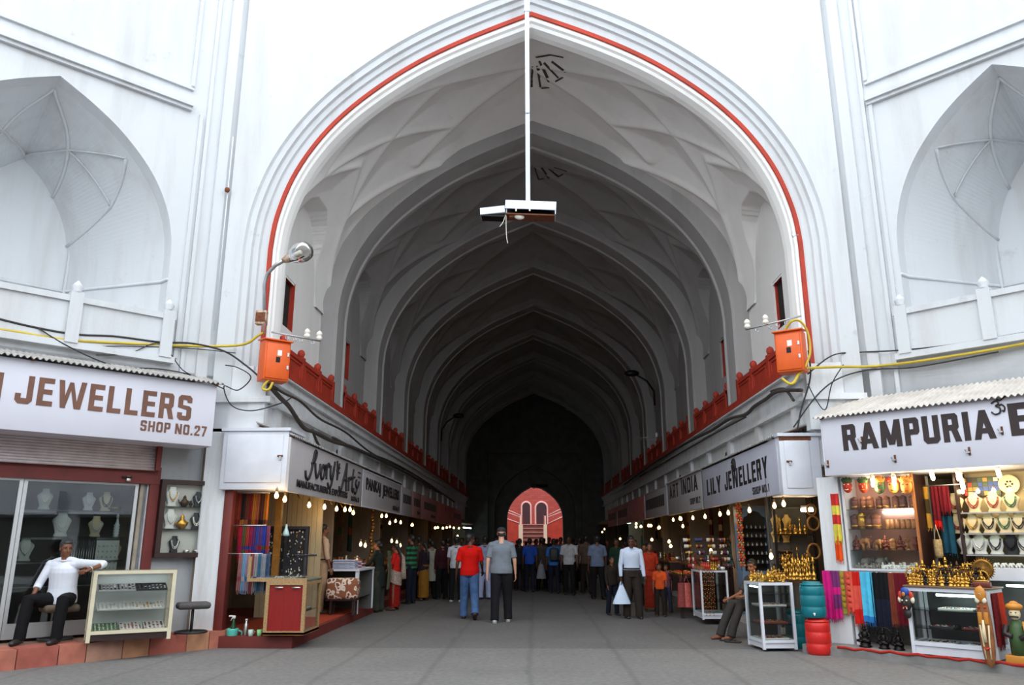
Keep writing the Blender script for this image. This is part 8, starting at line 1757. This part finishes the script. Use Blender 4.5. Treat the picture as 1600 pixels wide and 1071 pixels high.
# ================================================================ goods hanging in the dim stalls
hc = random.Random(31)
HGC = [cloth_mat('stall_' + n, srgb(*c)) for n, c in (('rust', (130, 60, 34)), ('ochre', (160, 110, 50)), ('wine', (90, 26, 34)), ('brown', (84, 56, 40)), ('cream', (180, 160, 124)), ('bottle', (36, 60, 48)), ('indigo', (44, 46, 84)))]
for sx, nm in ((-1, 'left'), (1, 'right')):
    for c in range(1, 7):
        y0, y1 = CELLY[sx][c] + .3, CELLY[sx][c + 1] - .3 if c + 1 < len(CELLY[sx]) else YEND - .3
        t = thing('stall_counter', 'dark counter piled with goods in the %s stall of the %s row' % (ordw[c], nm), 'counter', (sx * 4.0, y0 + .4, .17)); b = MB(); b.b2((0 if sx > 0 else -.7, 0, .0), (.7 if sx > 0 else 0, y1 - y0 - 1.2, .80), M_DARKWOOD); b.build('body', t); b = MB(); b.b2((-.03 if sx > 0 else -.73, -.03, .80), (.73 if sx > 0 else .03, y1 - y0 - 1.17, .84), M_WOODC); b.build('counter_top', t)
        t = thing('shelf_unit', 'wooden shelves against the back of the %s stall of the %s row' % (ordw[c], nm), 'shelves', (sx * 6.55, y0 + .2, .17)); b = MB()
        for z in (0.5, 1.0, 1.5, 2.0): b.b2((0, 0, z), (-sx * .35, y1 - y0 - .4, z + .03), M_WOODC)
        for q in range(4): yy = (y1 - y0 - .44) * q / 3; b.b2((0, yy, 0), (-sx * .35, yy + .04, 2.3), M_WOODC)
        b.build('frame', t)
        if c < 4:
            for i in range(8):
                figurine(hc.choice(['vase', 'box', 'tub', 'seated']), hc.choice([M_GOLD, M_WOODC, M_CORAL, M_SILVER, M_CARVE]), 'stall_trinket', 'small trinket on the counter of the %s stall of the %s row' % (ordw[c], nm), 'trinket', (sx * (4.15 + .35 * (i % 2)), y0 + .7 + i * .4, 1.015), i, 1.2, 'trinkets of the %s stall, %s row' % (ordw[c], nm))
        for i in range(6):
            yy = lerp(y0 + .2, y1 - .2, (i + .5) / 6); ci = hc.randrange(len(HGC))
            scarf('%s cloth hung under the ceiling of the %s stall of the %s row' % (HGC[ci].name.replace('stall_', ''), ordw[c], nm), (sx * (4.9 + .5 * hc.random()), yy, 2.58), PI / 2 * sx, .4, hc.uniform(.7, 1.3), [(HGC[ci], .5), (HGC[(ci + 2) % 7], .15), (HGC[ci], .35)], folds=3, group='cloths of the %s stall, %s row' % (ordw[c], nm), seed=i + c * 9, fringe=False)
# hanging shoe strings and sashes beside the left second stall
p = atX(588, 800, -4.0); t = thing('bead_curtain', 'gold string of hanging goods at the start of the second left stall', 'bead strand', (p.x - .15, p.y + .3, 2.6)); b = MB()
for i in range(18): b.ell((.02 * math.sin(i), 0, -i * .085), (.05, .05, .05), [M_GOLD, M_WOODC, M_CARVE][i % 3], 8, 5)
tag(b.build('beads', t), kind='stuff')
# ================================================================ far building beyond the gate
def fy(px, py, Y): return atY(px, py, Y)
M_FRAME = mat('pink_white_stone', srgb(236, 196, 190), .7)
def far_door(n, xa, xb, yt, ybm):
    a = fy(xa, ybm, YB); c = fy(xb, ybm, YB); tp = fy(xa, yt, YB).z; r = (c.x - a.x) / 2; xm = (a.x + c.x) / 2; zs = tp - r
    w = MB(); pts = [(a.x, a.z)] + [(xm - math.cos(q) * r, zs + math.sin(q) * r) for q in [PI * j / 14 for j in range(15)]] + [(c.x, a.z)]
    w.tube([(x, YB - .06, z) for x, z in pts], .10, M_FRAME, 6, smooth=False)
    w.prism(pts, .1, M_SDARK, Matrix.Translation((0, YB - .02, 0)) @ Matrix.Rotation(PI / 2, 4, 'X')); struct(w, 'door_%d' % n)
far_door(10, 815.2, 829.4, 785, 819.6); far_door(11, 837, 855.4, 785, 819.6)
la = fy(817, 819.8, 77); lb_ = fy(849.5, 819.8, 77); lz = la.z
w = MB(); w.b2((la.x - 6.5, 76.6, 0), (lb_.x + 6.5, YB, lz), mat('red_ramp_wall', srgb(196, 70, 52), .8, var=.25, scale=2))
nst = 9; y0 = 73.2
for i in range(nst): w.b2((la.x, y0 + (76.6 - y0) * i / nst, 0), (lb_.x, 76.7, lz * (i + 1) / nst), mat('stair_stone', srgb(120, 72, 64), .8, var=.2, scale=3)); w.b2((la.x, y0 + (76.6 - y0) * i / nst - .05, lz * (i + 1) / nst - .07), (lb_.x, y0 + (76.6 - y0) * i / nst, lz * (i + 1) / nst + .01), mat('stair_nosing', srgb(206, 150, 136), .8))
struct(w, 'floor_far_stairs')
for k, (xa, xb, lab) in enumerate(((810.5, 817, 'cream pillar left of the far stairs'), (849.5, 855, 'cream pillar right of the far stairs'))):
    a = fy(xa, 845, 74); c = fy(xb, 845, 74); t = thing('stair_pillar', lab, 'pillar', ((a.x + c.x) / 2, 74, 0)); W = c.x - a.x; b = MB(); b.b2((-W / 2, -.3, 0), (W / 2, .3, fy(812, 820, 74).z), M_CREAM); b.build('shaft', t); b = MB(); b.b2((-W * .22, -.2, fy(812, 820, 74).z), (W * .2, .2, fy(812, 806.5, 74).z), M_CREAM); b.b2((-W * .5 if k else W * .28, -.15, fy(812, 820, 74).z), (-W * .3 if k else W * .5, .15, fy(812, 806, 74).z), M_SAND); b.build('newel', t)
for sg, xs, lab in ((1, (856, 882), 'pale railing rising to the right on the far building'), (-1, (814, 795), 'pale railing rising to the left on the far building')):
    t = thing('stair_railing', lab, 'railing', (0, 76.2, 0)); 
    for ya, yb_ in ((805.5, 793), (808.5, 798.5)) if sg > 0 else ((806, 798), (809, 802)):
        a = fy(xs[0], ya, 76.2); c = fy(xs[1], yb_, 76.2); e = a + (c - a) * 1.5; b = MB(); b.tube([(a.x, 0, a.z), (e.x, 0, e.z)], .05, M_FRAME, 6); b.build('rail', t)
    a = fy(xs[0] + .0, 819, 76.2); c = fy(xs[1], 806.5 if sg > 0 else 812, 76.2); e = a + (c - a) * 1.5; b = MB(); b.add([(a.x, .1, 0), (e.x, .1, 0), (e.x, .1, e.z), (a.x, .1, a.z), (a.x, .35, 0), (e.x, .35, 0), (e.x, .35, e.z), (a.x, .35, a.z)], [(0, 1, 2, 3), (4, 7, 6, 5), (0, 3, 7, 4), (1, 5, 6, 2), (3, 2, 6, 7), (0, 4, 5, 1)], mat('red_ramp_wall', srgb(196, 70, 52), .8)); b.tube([(a.x, .1, a.z), (e.x, .1, e.z)], .06, M_FRAME, 6); b.build('ramp_wall', t)
t = thing('hanging_beam', 'dark ragged beam hung across the head of the far gate', 'beam', fy(843, 760, 52.6)); b = MB(); b.box((0, 0, 0), (1.1, .2, .2), M_BLACKM); rr = random.Random(1)
for i in range(14): x = -.5 + i * .077; b.tube([(x, 0, -.05), (x, 0, -.12 - .06 * rr.random())], .035, M_BLACKM, 5)
b.build('beam', t); b = MB()
for x in (-.45, .45): b.tube([(x, 0, .1), (x, 0, .5)], .02, M_BLACKM, 5)
b.build('hanger', t)

# soot rosettes painted on the crown of the first two bays (old ornament, laid on the vault surface)
bpy.context.view_layer.update(); _dg = bpy.context.evaluated_depsgraph_get()
M_SOOT = mat('old_ornament_paint', srgb(70, 62, 58), .9)
def on_vault(px, py):
    d = Vector(_ray(px, py)).normalized(); o = Vector((0, 0, EYE)); 
    for _ in range(12):
        hit, loc, nr, idx, ob, mx = SC.ray_cast(_dg, o, d)
        if not hit: return None
        if ob.name.startswith('ceiling'): return loc + (nr if nr.dot(d) < 0 else -nr) * .004
        o = loc + d * .02
for k, sts in enumerate(([[(843, 95), (858, 128)], [(850, 98), (872, 122)], [(840, 103), (845, 136)], [(862, 96), (884, 113)], [(846, 138), (858, 137)], [(868, 128), (880, 121)], [(833, 104), (830, 136)], [(838, 90), (860, 86), (880, 90)]], [[(836, 262), (842, 280)], [(846, 262), (858, 279)], [(858, 264), (872, 276)], [(866, 262), (886, 268)], [(842, 281), (850, 279)], [(872, 277), (880, 272)]])):
    w = MB(); ok = False
    for st in sts:
        pts = []
        for a in range(len(st) - 1):
            for j in range(6): q = on_vault(lerp(st[a][0], st[a + 1][0], j / 5), lerp(st[a][1], st[a + 1][1], j / 5)); pts += [tuple(q)] if q else []
        if len(pts) > 3: w.tube(pts, .03, M_SOOT, 5, flat=(1.2, .15)); ok = True
    if ok: struct(w, 'trim_%d' % (40 + k))
